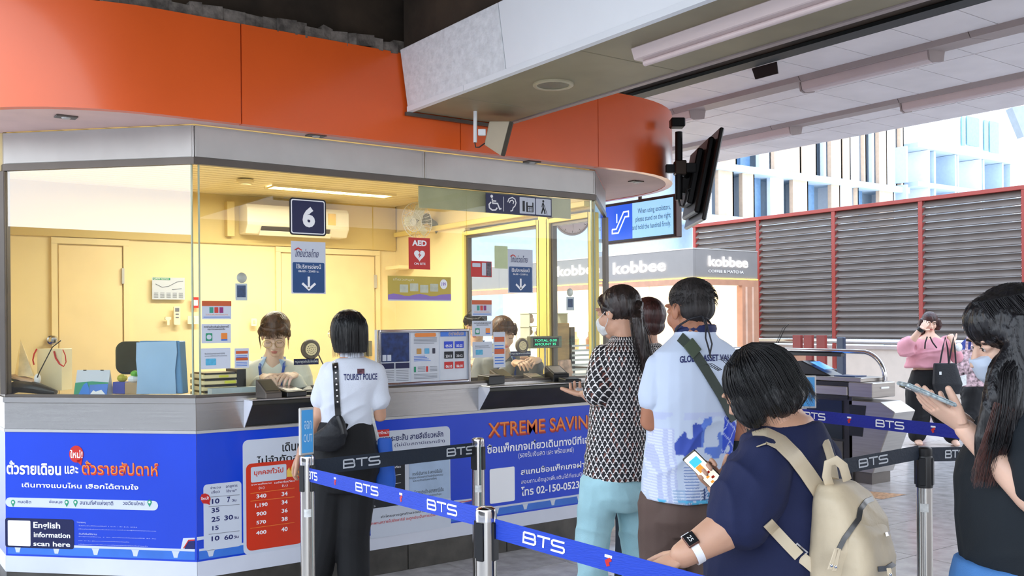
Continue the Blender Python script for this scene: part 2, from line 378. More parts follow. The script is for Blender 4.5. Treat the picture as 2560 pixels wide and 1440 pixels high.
# window wall on the right, frames of cream with dark inner edge
def sidebox(name, y0, y1, z0, z1, m, t=.05, x=XR, par=booth, **k):
    mb = MB(); mb.box(x, x+t, y0, y1, z0, z1); return mb.build(name, m, par, **k)
m_yframe = mat('yellow_cream_frame', (238, 214, 120), .45, var=.02)
sidebox('window_wall', 6.62, 7.8, .12, 2.56, m_cream); sidebox('window_wall', 5.03, 6.62, .12, 1.05, m_cream); sidebox('window_wall', 5.03, 6.62, 2.25, 2.56, m_cream)
for y0, y1 in ((5.62, 6.60), (5.03, 5.47)):
    a = thing('x', None, None, (0, 0, 0)) if 0 else None
    fr = MB(); t = .035
    fr.box(XR-.02, XR+.05, y0-t, y0, 1.05, 2.22); fr.box(XR-.02, XR+.05, y1, y1+t, 1.05, 2.22); fr.box(XR-.02, XR+.05, y0, y1, 2.185, 2.22); fr.box(XR-.02, XR+.05, y0, y1, 1.05, 1.08)
    fr.build('window_frame', m_yframe, booth, bevel=.003)
    fr = MB(); t = .022
    fr.box(XR, XR+.04, y0, y0+t, 1.08, 2.185); fr.box(XR, XR+.04, y1-t, y1, 1.08, 2.185); fr.box(XR, XR+.04, y0+t, y1-t, 2.163, 2.185)
    fr.build('window_sash', m_darktrim, booth)
    fr = MB(); fr.box(XR+.015, XR+.022, y0+t, y1-t, 1.08, 2.163); fr.build('glass_pane', glass_mat('side_glass', 1.0) if 'side_glass' not in MATS else MATS['side_glass'], booth)
sidebox('frame_post', 5.49, 5.6, 1.05, 2.4, m_yframe, .06, XR-.02, bevel=.004)
sidebox('ledge', 5.03, 7.75, 2.26, 2.30, m_yframe, .05, XR-.05, bevel=.004)
# desk inside
m_desk = mat('cream_desk', (240, 224, 176), .4, var=.02)
mb = MB(); mb.prism([(1.62, 5.24, 1.03), (XR-.02, 5.24, 1.03), (XR-.02, 5.62, 1.03), (1.3, 5.62, 1.03)], (0, 0, .03)); mb.build('desk_top', m_desk, booth, bevel=.003)
mb = MB(); mb.prism([(.97, 5.85, 1.03), (1.6, 5.22, 1.03), (1.75, 5.45, 1.03), (1.2, 6.1, 1.03)], (0, 0, .03)); mb.build('desk_top', m_desk, booth, bevel=.003)
# ticket trays
def tray(xa, xb):
    mb = MB(); mb.prism([(xa, YF, .915), (xa, YF-.125, 1.04), (xa, YF-.125, 1.062), (xa, YF, 1.062)], (xb-xa, 0, 0)); t = mb.build('transaction_tray', m_darktrim if 0 else mat('dark_steel', (70, 70, 66), .35, .7, var=.1), booth, bevel=.003)
    mb = MB(); mb.prism([(xa-.003, YF, .905), (xa-.003, YF-.127, 1.045), (xa-.003, YF-.127, 1.064), (xa-.003, YF, 1.064)], (.003, 0, 0)); mb.build('cheek', m_skirt, booth)
    mb = MB(); mb.box(xa, xb, YF-.13, YF+.2, 1.063, 1.073); mb.build('tray_top', m_steel, booth, bevel=.002)
ta = PY(610, 1030, YF).x; tray(ta, PY(948, 1000, YF).x); tb_ = PY(1196, 990, YF).x; tray(tb_, 4.24)

# ---- canopy: orange band with round ends
def arcpath():
    P = [(.35, 8.9), (.35, 7.2)]
    for k in range(0, 13): a = PI+PI/2*k/12; P.append((1.35+1.0*math.cos(a), 5.815+1.0*math.sin(a)))
    for k in range(0, 13): a = -PI/2+PI/2*k/12; P.append((4.49+1.0*math.cos(a), 5.84+1.0*math.sin(a)))
    P += [(5.49, 7.2), (5.49, 8.9)]
    return P
AP = arcpath()
def shell(pts, t, z0, z1, name, m, parent, **k):
    P = [Vector(p+(0,)) for p in pts]; inn = []
    for i, p in enumerate(P):
        d = (P[min(i+1, len(P)-1)]-P[max(i-1, 0)]).normalized(); inn.append(p+Vector((-d.y, d.x, 0))*t)
    mb = MB()
    for i in range(len(P)-1): mb.prism([P[i]+Vector((0, 0, z0)), P[i+1]+Vector((0, 0, z0)), inn[i+1]+Vector((0, 0, z0)), inn[i]+Vector((0, 0, z0))], (0, 0, z1-z0))
    me = mb.build(name, m, parent, **k); return me
def strip(pts, t, z0, z1, name, m, parent):
    P = [Vector(p+(0,)) for p in pts]; n = len(P); inn = []
    for i, p in enumerate(P):
        d = (P[min(i+1, n-1)]-P[max(i-1, 0)]).normalized(); inn.append(p+Vector((-d.y, d.x, 0))*t)
    Z0, Z1 = Vector((0, 0, z0)), Vector((0, 0, z1)); vs = []; fs = []
    for p, q in zip(P, inn): vs += [p+Z0, p+Z1, q+Z1, q+Z0]
    for i in range(n-1):
        for k in range(4): fs.append((i*4+k, i*4+(k+1) % 4, i*4+4+(k+1) % 4, i*4+4+k))
    fs += [(0, 1, 2, 3), (n*4-1, n*4-2, n*4-3, n*4-4)]
    mb = MB(); mb.add(vs, fs); return mb.build(name, m, parent, smooth=True)
cz0, cz1 = 2.502, 3.02
i0 = 14  # end of left arc
left = AP[:15]+[(1.75, AP[14][1]+.0006)]
mid = [(1.756, 4.816), (3.1, 4.826)]; mid2 = [(3.106, 4.826), (4.2, 4.836)]
right = [(4.206, 4.838)]+AP[15:]
for seg in (left, mid, mid2, right): strip(seg, .05, cz0, cz1, 'canopy_panel', m_orange, booth)
mb = MB(); mb.prism([Vector((x, y, 2.506)) for x, y in [(.38, 8.9)]+[(x+(.02 if x < 3 else -.02), y+.03) for x, y in AP[1:-1]]+[(5.46, 8.9)]+[(5.065, 8.9)]+PTS[::-1]+[(.78, 8.9)]], (0, 0, .02)); mb.build('canopy_soffit', m_soffit, booth)
for px, py in ((165, 291), (790, 338), (1330, 404), (1590, 453)):
    p = PZ(px, py, 2.505); d = MB(); d.box(p.x-.05, p.x+.05, p.y-.035, p.y+.035, 2.498, 2.506); d = d.build('downlight', m_darktrim, booth, bevel=.002)
    q = MB(); q.lathe((p.x, p.y, 2.493), [(0, 0), (.018, 0), (.022, .005), (0, .006)], 14); q.build('lens', m_trim, d)
# torn grey foam strip above the canopy
fo = MB(); r_ = random.Random(3)
x = 1.1
while x < 2.68:
    w = r_.uniform(.05, .12); yb = 4.86 + (0.0 if x > 1.35 else (1.35-x)*.15); fo.obox((x+w/2, yb, 3.045+r_.uniform(-.008, .012)), (w*.6, r_.uniform(-.012, .012), r_.uniform(-.006, .006)), (0, .035, 0), (0, 0, .028+r_.uniform(0, .012))); x += w
fo.build('foam_strip', mat('grey_foam', (120, 112, 104), .95, var=.3, scale=20, bump=.8, bscale=30), booth, kind='stuff')
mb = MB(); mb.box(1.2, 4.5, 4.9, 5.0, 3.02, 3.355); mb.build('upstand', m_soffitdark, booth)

# ---- printed lettering on the left (angled) panel
WC = wraps[1]; WF = wraps[2]
def T(s, pl, box, m, par, off=.0045, bold=.02, **k): return ptext(s, pl, *box, m, par, off, bold, **k)
T('ตั๋วรายเดือน', CHAM, (18, 1151, 154, 1188), m_whiteink, WC, bold=.03); T('และ', CHAM, (163, 1164, 197, 1185), m_whiteink, WC)
T('ตั๋วรายสัปดาห์', CHAM, (207, 1154, 397, 1191), m_redorange, WC, off=.0035, bold=.02); T('ตั๋วรายสัปดาห์', CHAM, (206, 1151, 396, 1187), m_orangeink, WC, off=.005, bold=.0)
T('เดินทางแบบไหน เลือกได้ตามใจ', CHAM, (56, 1204, 347, 1224), m_whiteink, WC)
b1 = MB(); cu, cv = CHAM.hit(192, 1135); b1.prism([CHAM.at(cu+.041*math.cos(a), cv+.045*math.sin(a), .003) for a in [2*PI*i/24 for i in range(24)]], CHAM.n*.002); b1.prism([CHAM.at(cu+x, cv+y, .003) for x, y in ((.0, -.035), (.028, -.06), (.036, -.02))], CHAM.n*.002); b1.build('speech_bubble', m_redink, WC)
T('ใหม่!', CHAM, (177, 1124, 208, 1145), m_whiteink, WC, off=.006)
prect('station_strip', CHAM, 15, 1243, 396, 1276, m_palegrey, WC, .002, .002, r=.032)
for s, b_ in (('หมอชิต', (46, 1250, 79, 1258)), ('อ่อนนุช', (124, 1249, 157, 1260)), ('สนามกีฬาแห่งชาติ', (201, 1249, 284, 1263)), ('วงเวียนใหญ่', (308, 1251, 362, 1265))): T(s, CHAM, b_, m_navyink, WC, bold=.01)
for px in (34, 168, 190, 375):
    cu, cv = CHAM.hit(px, 1255); b1 = MB(); b1.prism([CHAM.at(cu+.0125*math.cos(a), cv+.0125*math.sin(a), .004) for a in [math.radians(x) for x in range(-30, 211, 20)]]+[CHAM.at(cu, cv-.026, .004)], CHAM.n*.001); p_ = b1.build('map_pin', m_greenink, WC)
    b1 = MB(); b1.prism([CHAM.at(cu+.006*math.cos(a), cv+.006*math.sin(a), .0055) for a in [2*PI*i/12 for i in range(12)]], CHAM.n*.0005); b1.build('pin_centre', m_whiteink, WC)
prect('notice_block', CHAM, 14, 1294, 186, 1373, m_navy, WC, .0022, .002, r=.014)
prect('code_square', CHAM, 21, 1300, 78, 1365, m_whiteink, WC, .0045, .001, r=.006)
T('English', CHAM, (85, 1304, 152, 1326), m_whiteink, WC, off=.0055); T('information', CHAM, (86, 1329, 177, 1345), m_whiteink, WC, off=.0055); T('scan here', CHAM, (85, 1352, 177, 1367), m_whiteink, WC, off=.0055)
for i, (s, x1) in enumerate((('*หมายเหตุ', 215), ('โปรโมชันนี้ตั้งแต่วันที่ 1 ม.ค. - 31 ธ.ค. 2026', 344), ('เงื่อนไขเป็นไปตามที่บริษัทกำหนดสำหรับผู้ถือบัตรทุกประเภท', 391), ('วันที่เริ่มใช้งาน', 243), ('อายุการใช้งาน 7 วัน นับตั้งแต่วันแรกที่ใช้ 30 วัน', 391), ('และ 60 วัน ผู้โดยสารโปรดตรวจสอบก่อนซื้อ', 324), ('บริษัทขอสงวนสิทธิ์ในการเปลี่ยนแปลงโดยไม่แจ้งล่วงหน้า', 370))):
    T(s, CHAM, (193+5*(i > 0), 1303+i*9.4, x1, 1309+i*9.4), m_palegrey, WC, bold=0, res=1)
# viaduct drawing along the foot of the panel
def viaduct(pl, wp, uA, uB, step):
    mb = MB(); mb.pbox(pl, uA, uB, .29, .302, .002, .0035); mb.build('viaduct_print', m_palegrey, wp)
    mb = MB(); mb.pbox(pl, uA, uB, .246, .29, .002, .003); mb.build('skyline_print', m_bluelight, wp)
    u = uA+.06
    while u < uB-.03:
        mb = MB(); mb.prism([pl.at(x, z, .003) for x, z in ((u-.022, .289), (u+.022, .289), (u+.016, .277), (u+.01, .255), (u-.01, .255), (u-.016, .277))], pl.n*.001); mb.build('viaduct_pier', m_palegrey, wp); u += step
viaduct(CHAM, WC, .01, 1.085, .227); viaduct(FRONT, WF, .01, 2.71, .227)
# train drawing at the corner
for pl, wp, pts, m in ((CHAM, WC, [(453, 1372), (459, 1345), (488, 1344), (488, 1351), (470, 1353), (464, 1366), (462, 1373)], m_palegrey), (CHAM, WC, [(462, 1372), (470, 1353), (488, 1353), (488, 1372)], m_navyink), (FRONT, WF, [(492, 1342), (514, 1340), (516, 1347), (492, 1351)], m_palegrey), (CHAM, WC, [(462, 1370), (473, 1352), (488, 1351), (488, 1348), (472, 1349), (459, 1370)], m_redink)):
    ppoly('train_print', pl, pts, m, wp, .0036 if m != m_redink else .005, .001)
T('', CHAM, (0, 0, 1, 1), m_whiteink, WC) if 0 else None

# ---- printed lettering on the front panel
prect('price_table', FRONT, 508, 1212, 604, 1364, m_palegrey, WF, .002, .002, r=.02)
for s, b_ in (('จำนวน', (525, 1214, 551, 1223)), ('เที่ยว', (528, 1224, 549, 1234)), ('อายุการ', (564, 1211, 593, 1222)), ('ใช้งาน*', (565, 1221, 591, 1231))): T(s, FRONT, b_, m_navyink, WF, bold=.01)
for s, b_ in (('10', (529, 1245, 548, 1260)), ('7', (567, 1241, 575, 1256)), ('35', (528, 1268, 548, 1282)), ('25', (528, 1290, 549, 1305)), ('30', (560, 1286, 582, 1301)), ('15', (530, 1313, 546, 1326)), ('10', (528, 1338, 548, 1353)), ('60', (560, 1335, 582, 1350)), ('วัน', (579, 1246, 590, 1254)), ('วัน', (584, 1289, 596, 1298)), ('วัน', (584, 1337, 596, 1346))): T(s, FRONT, b_, m_navyink, WF, bold=.025)
for y0, y1 in ((1242, 1236), (1266, 1260), (1335, 1326)):
    ppoly('rule_line', FRONT, [(521, y0), (598, y1), (598, y1+1.2), (521, y0+1.2)], m_greyink, WF, .0045, .0004)
ppoly('speech_bubble', FRONT, [(499, 1246), (503, 1236), (512, 1233), (521, 1237), (526, 1247), (523, 1255), (524, 1262), (516, 1259), (506, 1258)], m_redink, WF, .0048, .001)
T('ใหม่!', FRONT, (502, 1240, 521, 1250), m_whiteink, WF, off=.0065)
prect('price_table', FRONT, 606, 1101, 760, 1365, m_palegrey, WF, .0024, .002, r=.03)
T('เดินทางแบบ', FRONT, (705, 1097, 820, 1129), m_blackink, WF); T('ไม่จำกัดสถานี', FRONT, (641, 1127, 790, 1160), m_blackink, WF)
prect('fare_table', FRONT, 614, 1160, 756, 1357, m_redorange, WF, .0046, .001, r=.03)
prect('fare_heading', FRONT, 626, 1168, 715, 1197, m_palegrey, WF, .0058, .001, r=.008)
T('บุคคลทั่วไป', FRONT, (634, 1166, 707, 1192), m_redorange, WF, off=.0072)
ppoly('flame_print', FRONT, [(716, 1192), (716, 1176), (722, 1168), (724, 1178), (730, 1160), (736, 1172), (742, 1166), (748, 1190)], m_yellowink, WF, .0062, .001)
for s, b_ in (('ราคาแพ็กเกจ', (627, 1204, 678, 1214)), ('(บ.)', (646, 1215, 660, 1224)), ('เฉลี่ยต่อเที่ยว', (685, 1198, 736, 1209)), ('(บ.)', (704, 1209, 718, 1218))): T(s, FRONT, b_, m_whiteink, WF, off=.0062, bold=.005)
for s, b_ in (('340', (640, 1233, 665, 1246)), ('34', (703, 1228, 718, 1240)), ('1,190', (637, 1255, 668, 1270)), ('34', (703, 1249, 718, 1261)), ('900', (640, 1277, 665, 1290)), ('36', (703, 1270, 718, 1282)), ('570', (640, 1299, 664, 1311)), ('38', (703, 1291, 718, 1303)), ('400', (639, 1324, 665, 1337)), ('40', (702, 1316, 718, 1329))): T(s, FRONT, b_, m_whiteink, WF, off=.0062, bold=.025)
for y0, y1 in ((1233, 1219), (1252, 1241), (1320, 1305)): ppoly('rule_line', FRONT, [(625, y0), (735, y1), (735, y1+1.2), (625, y0+1.2)], m_orangeink, WF, .006, .0004)
# short-trip offer, partly behind the officer
prect('offer_block', FRONT, 935, 1080, 1126, 1310, m_palegrey, WF, .002, .002, r=.03)
prect('offer_tag', FRONT, 928, 1076, 972, 1090, m_redink, WF, .005, .001); T('ราคาใหม่!', FRONT, (932, 1076, 970, 1087), m_whiteink, WF, off=.0065)
T('เดินทางระยะสั้น สายสีเขียวหลัก', FRONT, (930, 1075, 1107, 1107), m_navyink, WF, off=.0045); T('5 สถานี (ไม่นับสถานีแรกเข้า)', FRONT, (930, 1096, 1111, 1124), m_navyink, WF, off=.0045, bold=0)
prect('offer_table', FRONT, 820, 1160, 1012, 1285, m_blackink, WF, .0046, .001)
prect('offer_table', FRONT, 822, 1225, 872, 1330, mat('teal_print', (30, 120, 140), .4), WF, .006, .001)
T('32', FRONT, (836, 1296, 849, 1308), m_whiteink, WF, off=.0075); T('31', FRONT, (838, 1274, 850, 1286), m_whiteink, WF, off=.0075)
T('เฉลี่ยต่อเที่ยว', FRONT, (960, 1163, 1001, 1173), m_whiteink, WF, off=.006); T('5', FRONT, (981, 1192, 987, 1203), m_whiteink, WF, off=.006); T('ของเที่ยว', FRONT, (905, 1262, 937, 1271), m_whiteink, WF, off=.006)
for y0 in (1187, 1208): ppoly('rule_line', FRONT, [(960, y0+4), (1001, y0-2), (1001, y0-1), (960, y0+5)], m_whiteink, WF, .006, .0004)
prect('offer_note', FRONT, 1022, 1158, 1124, 1290, mat('pale_blue_print', (176, 198, 226), .45), WF, .0046, .001)
for s, b_ in (('กรณีเดินทาง 5 สถานีขึ้นไป', (1030, 1171, 1104, 1189)), ('คิดอัตราค่าโดยสารตามปกติของระบบ', (1022, 1182, 1106, 1198)), ('ไม่รวมส่วนต่อขยายใดๆ', (1030, 1192, 1090, 1206)), ('หากมีการแตะเข้า-ออกสถานีเดิม', (1023, 1216, 1108, 1238)), ('คิดค่าโดยสารตามระยะทางต่ำสุด', (1026, 1231, 1102, 1248))): T(s, FRONT, b_, m_blackink, WF, off=.006, bold=.005)
prect('offer_footnote', FRONT, 925, 1272, 1126, 1316, m_palegrey, WF, .0056, .001)
T('ค่าโดยสารถูกคำนวณตามจริง', FRONT, (951, 1272, 1080, 1295), m_blackink, WF, off=.0072, bold=.01); T('สะพานควายไปยังอารีย์ จะถูกนับเป็นการเดินทาง', FRONT, (925, 1283, 1100, 1311), m_redink, WF, off=.0072, bold=.01)
ppoly('train_print', FRONT, [(1126, 1262), (1134, 1251), (1178, 1246), (1178, 1252), (1132, 1262)], m_palegrey, WF, .0036, .001); ppoly('train_print', FRONT, [(1136, 1256), (1178, 1250), (1178, 1252), (1134, 1258)], m_redink, WF, .005, .0006)
# XTREME SAVINGS
T('XTREME SAVINGS', FRONT, (1221, 1036, 1512, 1096), mat('deep_orange_ink', (150, 50, 40), .4), WF, off=.0032, bold=.02)
T('XTREME SAVINGS', FRONT, (1219, 1034, 1510, 1093), m_redorange, WF, off=.0042, bold=.015)
T('XTREME SAVINGS', FRONT, (1220, 1033, 1509, 1090), m_orangeink, WF, off=.0052, bold=.0)
T('ซื้อแพ็กเกจเที่ยวเดินทางบีทีเอส ได้ที่นี่', FRONT, (1217, 1080, 1530, 1134), m_whiteink, WF)
T('(รองรับเงินสด และ พร้อมเพย์)', FRONT, (1295, 1115, 1433, 1148), m_whiteink, WF, bold=0)
T('สแกนซื้อแพ็กเกจผ่าน', FRONT, (1301, 1150, 1472, 1187), m_whiteink, WF); T('สอบถามข้อมูลเพิ่มเติมได้ที่แรบบิท', FRONT, (1302, 1178, 1460, 1213), m_whiteink, WF, bold=0)
T('โทร 02-150-0523', FRONT, (1302, 1198, 1447, 1240), m_whiteink, WF)
prect('code_square', FRONT, 1223, 1173, 1286, 1251, m_whiteink, WF, .0045, .001, r=.01)

# ================================================================ STRUCTURE ABOVE
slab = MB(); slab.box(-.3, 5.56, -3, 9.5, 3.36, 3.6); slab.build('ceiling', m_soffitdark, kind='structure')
# boxed beam running over the booth
bm_ = thing('boxed_ceiling_beam', 'long white panelled box beam with beige underside running out from the orange canopy', 'beam', (3.08, 1.5, 2.68))
Bx0, Bx1, Bz0 = 2.725, 3.43, 2.68
def beamface(y0, y1, m):
    mb = MB(); mb.prism([(Bx0, y0, Bz0+.03), (Bx0-.045, y0, 3.03), (Bx0-.03, y0, 3.035), (Bx0+.02, y0, Bz0+.03)], (0, y1-y0, 0)); return mb.build('side_panel', m, bm_, bevel=.002)
beamface(3.826, 4.80, m_boxpeel); beamface(2.0, 3.82, m_boxwhite); beamface(-.5, 1.994, m_boxwhite); beamface(-3, -.506, m_boxwhite)
mb = MB(); mb.box(Bx0-.004, Bx0+.03, -3, 4.2, Bz0, Bz0+.03); mb.build('edge_trim', m_boxwhite, bm_); mb = MB(); mb.box(Bx0-.004, Bx0+.03, 4.204, 4.8, Bz0, Bz0+.03); mb.build('edge_trim', m_boxwhite, bm_)
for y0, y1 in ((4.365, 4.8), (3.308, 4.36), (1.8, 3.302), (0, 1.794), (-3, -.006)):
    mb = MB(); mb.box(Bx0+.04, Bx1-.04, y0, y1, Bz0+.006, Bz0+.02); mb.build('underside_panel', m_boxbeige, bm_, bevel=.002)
mb = MB(); mb.box(Bx1-.035, Bx1, -3, 4.8, Bz0, Bz0+.36); mb.build('edge_trim', m_rail, bm_)
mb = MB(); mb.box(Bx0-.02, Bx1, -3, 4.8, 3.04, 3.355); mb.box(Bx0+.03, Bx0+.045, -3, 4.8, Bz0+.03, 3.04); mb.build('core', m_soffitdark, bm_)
mb = MB(); mb.box(Bx0-.01, Bx1, 4.795, 4.815, Bz0-.02, Bz0+.0); mb.build('end_trim', m_darktrim, bm_)
p = PZ(1383, 213, Bz0)
mb = MB(); mb.lathe((p.x, p.y, Bz0-.006), [(.105, .014), (.105, .004), (.1, 0), (.088, 0), (.08, .008), (.078, .03), (0, .03)], 32); dl = mb.build('round_downlight', mat('downlight_ring', (186, 176, 146), .4), bm_, smooth=True); mb = MB(); mb.lathe((p.x, p.y, Bz0-.001), [(0, 0), (.084, 0), (.08, .004), (0, .004)], 28); mb.build('downlight_glass', mat('dim_lens', (96, 88, 62), .25), bm_)
tf = MB(); tf.prism([(2.93, 1.9, Bz0+.006), (3.07, 1.9, Bz0+.006), (3.05, 1.9, Bz0-.045), (2.95, 1.9, Bz0-.045)], (0, 1.25, 0)); tf = tf.build('tube_light', m_tube, bm_, bevel=.004)
mb = MB(); mb.cyl((3.0, 1.92, Bz0-.055), (3.0, 3.13, Bz0-.055), .014); mb.build('tube', m_tube, tf)
# beam plumbing and dark gap: steel flange
mb = MB(); mb.box(5.42, 5.56, -3, 5.9, 3.33, 3.355); mb.box(5.48, 5.5, -3, 5.9, 3.1+.25, 3.36); st = mb.build('steel_beam', mat('dark_green_steel', (34, 40, 40), .5, .3), label='long dark steel beam beside the white ceiling panels', cat='beam')
p0 = PZ(1919, 171, 3.33)
mb = MB(); mb.prism([(5.62, p0.y+.1, 3.345), (5.62, p0.y-.12, 3.345), (5.66, p0.y-.1, 3.27), (5.66, p0.y+.1, 3.27)], (.008, 0, .0)); mb.prism([(5.62, p0.y+.1, 3.345), (5.66, p0.y+.1, 3.27), (5.72, p0.y+.1, 3.335)], (0, .008, 0)); mb.build('hanging_bracket', m_blackmetal, label='small black bent bracket hanging under the dark steel beam', cat='bracket')
# white ceiling with panels
cl = MB(); cl.box(5.56, 8.62, -4, 11, 3.375, 3.45); cl = cl.build('ceiling', m_seam, kind='structure', origin=(5.56, 0, 3.35))
strips = [(5.565, 6.10), (6.40, 6.645), (6.655, 7.43), (7.72, 8.005), (8.02, 8.60)]
for x0, x1 in strips:
    y = -3.62; 
    while y < 10.5:
        mb = MB(); mb.box(x0, x1, y+.004, y+.446, 3.35, 3.376); mb.build('ceiling_panel', m_ceil, cl); y += .45
for x0, x1 in ((6.10, 6.40), (7.43, 7.72)):
    y = -3.62+.2
    while y < 10:
        mb = MB(); mb.prism([(x0, y, 3.352), (x0+.03, y, 3.315), (x1, y, 3.345), (x1, y, 3.37), (x0, y, 3.37)], (0, 1.344, 0)); mb.build('trim_1', m_rail, cl, kind=None); y += 1.35
def fixture(x0, x1, y0, y1, lab):
    t = thing('tube_light', lab, 'light', ((x0+x1)/2, (y0+y1)/2, 3.25), 'tube lights on the white ceiling')
    mb = MB(); mb.prism([(x0, y0, 3.34), (x0+.02, y0, 3.262), (x0+.06, y0, 3.25), (x1-.02, y0, 3.275), (x1, y0, 3.34)], (0, y1-y0, 0)); mb.build('diffuser', m_tube, t, bevel=.006)
    for y in (y0-.012, y1): mb = MB(); mb.prism([(x0-.004, y, 3.345), (x0+.015, y, 3.255), (x0+.06, y, 3.244), (x1-.015, y, 3.268), (x1+.004, y, 3.345)], (0, .012, 0)); mb.build('end_cap', m_rail, t)
fixture(6.18, 6.38, 3.66, 4.72, 'pale tube light on the ceiling rail nearer the dark steel beam, right of the bracket')
fixture(6.18, 6.38, 5.9, 7.0, 'pale tube light on the ceiling rail, just emerging behind the orange canopy end')
fixture(7.5, 7.69, 3.4, 4.69, 'pale tube light on the outer ceiling rail, running towards the right edge of the photo')
fixture(7.5, 7.69, 5.86, 7.0, 'pale tube light on the outer ceiling rail, just above the black tilted television')
# ================================================================ LOUVRE WALL
LX = 13.6
wall = MB(); wall.box(LX, LX+.15, -3, 12.83, .1, 1.04); wall = wall.build('wall_right', m_beige, kind='structure')
mb = MB(); mb.box(LX-.02, LX+.02, -3, 12.83, .012, .1); mb.build('baseboard_right', m_redpaint, kind='structure'); 
mb = MB(); mb.box(LX-.03, LX+.02, -3, 12.83, .1, .125); mb.build('trim_1', m_beige, kind='structure')
lv = thing('louvre_screen', 'tall bronze louvre screen with red oxide posts on the beige wall', 'screen', (LX, 8, 1.04))
posts = [12.83, 11.3, 9.72, 8.17, 6.62, 5.05, 3.45]
for y in posts:
    mb = MB(); mb.box(LX-.04, LX+.06, y-.035, y+.035, .1 if y in posts[1:] else 1.04, 3.31); mb.build('post', m_redpaint, lv, bevel=.004)
mb = MB(); mb.box(LX-.05, LX+.07, 3.4, 12.88, 3.27, 3.33); mb.build('top_rail', m_redpaint, lv, bevel=.004)
mb = MB(); mb.box(LX-.03, LX+.09, 3.4, 12.88, 1.0, 1.05); mb.build('sill', m_rail, lv)
NS = 20
for a, b_ in zip(posts[1:], posts[:-1]):
    base = None
    for k in range(NS):
        z = 1.075+k*(2.2/NS)
        if base is None:
            mb = MB(); t = .11
            mb.prism([(LX-.035, a+.04, z+.0), (LX-.045, a+.04, z+.012), (LX+.03, a+.04, z+.105), (LX+.055, a+.04, z+.118), (LX+.058, a+.04, z+.112), (LX+.036, a+.04, z+.1)], (0, b_-a-.08, 0))
            base = mb.build('louvre_slat', m_slat, lv)
        else: cpy(base, 'louvre_slat', (0, 0, k*(2.2/NS)), lv)
hr = thing('handrail', 'long polished steel handrail running along the louvre wall', 'handrail', (13.3, 8, 0))
mb = MB(); mb.tube([(13.3, 12.5, 1.135), (13.3, 3, 1.13)], .035, 14); mb.build('rail', m_chrome, hr, smooth=True)
for y in (11.3, 9.72, 8.17, 6.62, 5.05): mb = MB(); mb.tube([(13.3, y, 1.1), (13.3, y, 1.02), (LX, y, .95)], .015, 8); mb.build('bracket', m_redpaint, hr, smooth=True)

# ================================================================ COFFEE KIOSK
KX, KY = 11.3, 10.72
m_kwood = mat('pinkish_wood_frame', (190, 140, 112), .5, var=.06)
m_ksign = mat('grey_sign_board', (134, 130, 128), .5, var=.02)
m_kglow = mat('yellow_light_strip', (255, 226, 60), .5, emit=6)
m_klet = mat('lit_white_letters', (255, 255, 255), .5, emit=3)
m_kback = mat('backlit_menu_wall', (255, 238, 206), .5, emit=.45)
m_kwhite = mat('kiosk_white', (240, 226, 200), .5)
kk = thing('coffee_kiosk', 'brightly lit coffee kiosk with grey sign board and glowing white name', 'kiosk', (KX+.8, KY+2, 0))
mb = MB(); mb.box(KX, KX+.05, KY, KY+7.5, 2.16, 2.63); ks = mb.build('sign_board', m_ksign, kk)
mb = MB(); mb.box(KX+.052, 12.86, KY, KY+.05, 2.16, 2.63); ks2 = mb.build('sign_board', m_ksign, kk)
mb = MB(); mb.box(KX-.005, KX+.06, KY-.005, KY+7.5, 2.632, 2.65); mb.box(KX+.06, 12.87, KY-.005, KY+.06, 2.632, 2.65); mb.build('top_edge', m_trim, kk)
mb = MB(); mb.box(KX-.012, KX, KY-.01, KY+7.5, 2.158, 2.172); mb.build('light_strip', m_kglow, kk)
mb = MB(); mb.box(KX, 12.86, KY-.012, KY, 2.158, 2.172); mb.build('light_strip', m_kglow, kk)
mb = MB(); mb.box(KX+.06, 12.8, KY+.06, KY+7.5, 2.6, 2.64); mb.build('roof', m_kwhite, kk)
mb = MB(); mb.box(KX-.02, KX+.06, KY+.07, KY+7.5, 2.06, 2.155); mb.box(KX-.02, 12.86, KY-.02, KY+.06, 2.06, 2.155); mb.build('lintel', m_kwood, kk)
mb = MB(); mb.box(12.45, 12.86, KY-.02, KY+.1, 0, 2.06); mb.build('pillar', m_kwood, kk)
mb = MB(); mb.box(12.52, 12.56, KY-.035, KY-.02, 0, 2.04); mb.box(12.68, 12.72, KY-.035, KY-.02, 0, 2.04); mb.build('pillar_batten', mat('pale_wood', (222, 184, 160), .5), kk)
mb = MB(); mb.box(KX+.0, KX+.06, KY+7.4, KY+7.5, 0, 2.06); mb.build('pillar', m_kwood, kk)
mb = MB(); mb.box(KX+.0, KX+.5, KY+.1, KY+7.3, 0, .95); mb.build('counter', m_kwhite, kk)
mb = MB(); mb.box(KX+.5, 12.45, KY+.05, KY+.5, 0, .95); mb.build('counter', m_kwhite, kk)
mb = MB(); mb.box(12.86, 12.9, KY+.1, KY+7.5, 0, 2.6); mb.build('back_panel', m_kback, kk)
mb = MB(); mb.box(KX+.5, 12.86, KY+1.5, KY+1.55, 0, 2.6); mb.build('menu_wall', m_kback, kk)
mb = MB(); mb.box(KX+.4, 12.8, KY+.3, KY+1.3, 2.56, 2.6); mb.build('light_panel', mat('kiosk_light', (255, 244, 220), .5, emit=8), kk)
mb = MB(); mb.box(KX+.4, 12.8, KY+2, KY+7, 2.56, 2.6); mb.build('light_panel', MATS['kiosk_light'], kk)
KL = XP(KX); KR = YP(KY)
T('kobbee', KL, (1534, 647, 1666, 687), m_klet, ks, off=.02, bold=.02)
T('kobbee', KL, (1395, 658, 1501, 692), m_klet, ks, off=.02, bold=.02)
T('kobbee', KR, (1770, 640, 1868, 670), m_klet, ks2, off=.02, bold=.02)
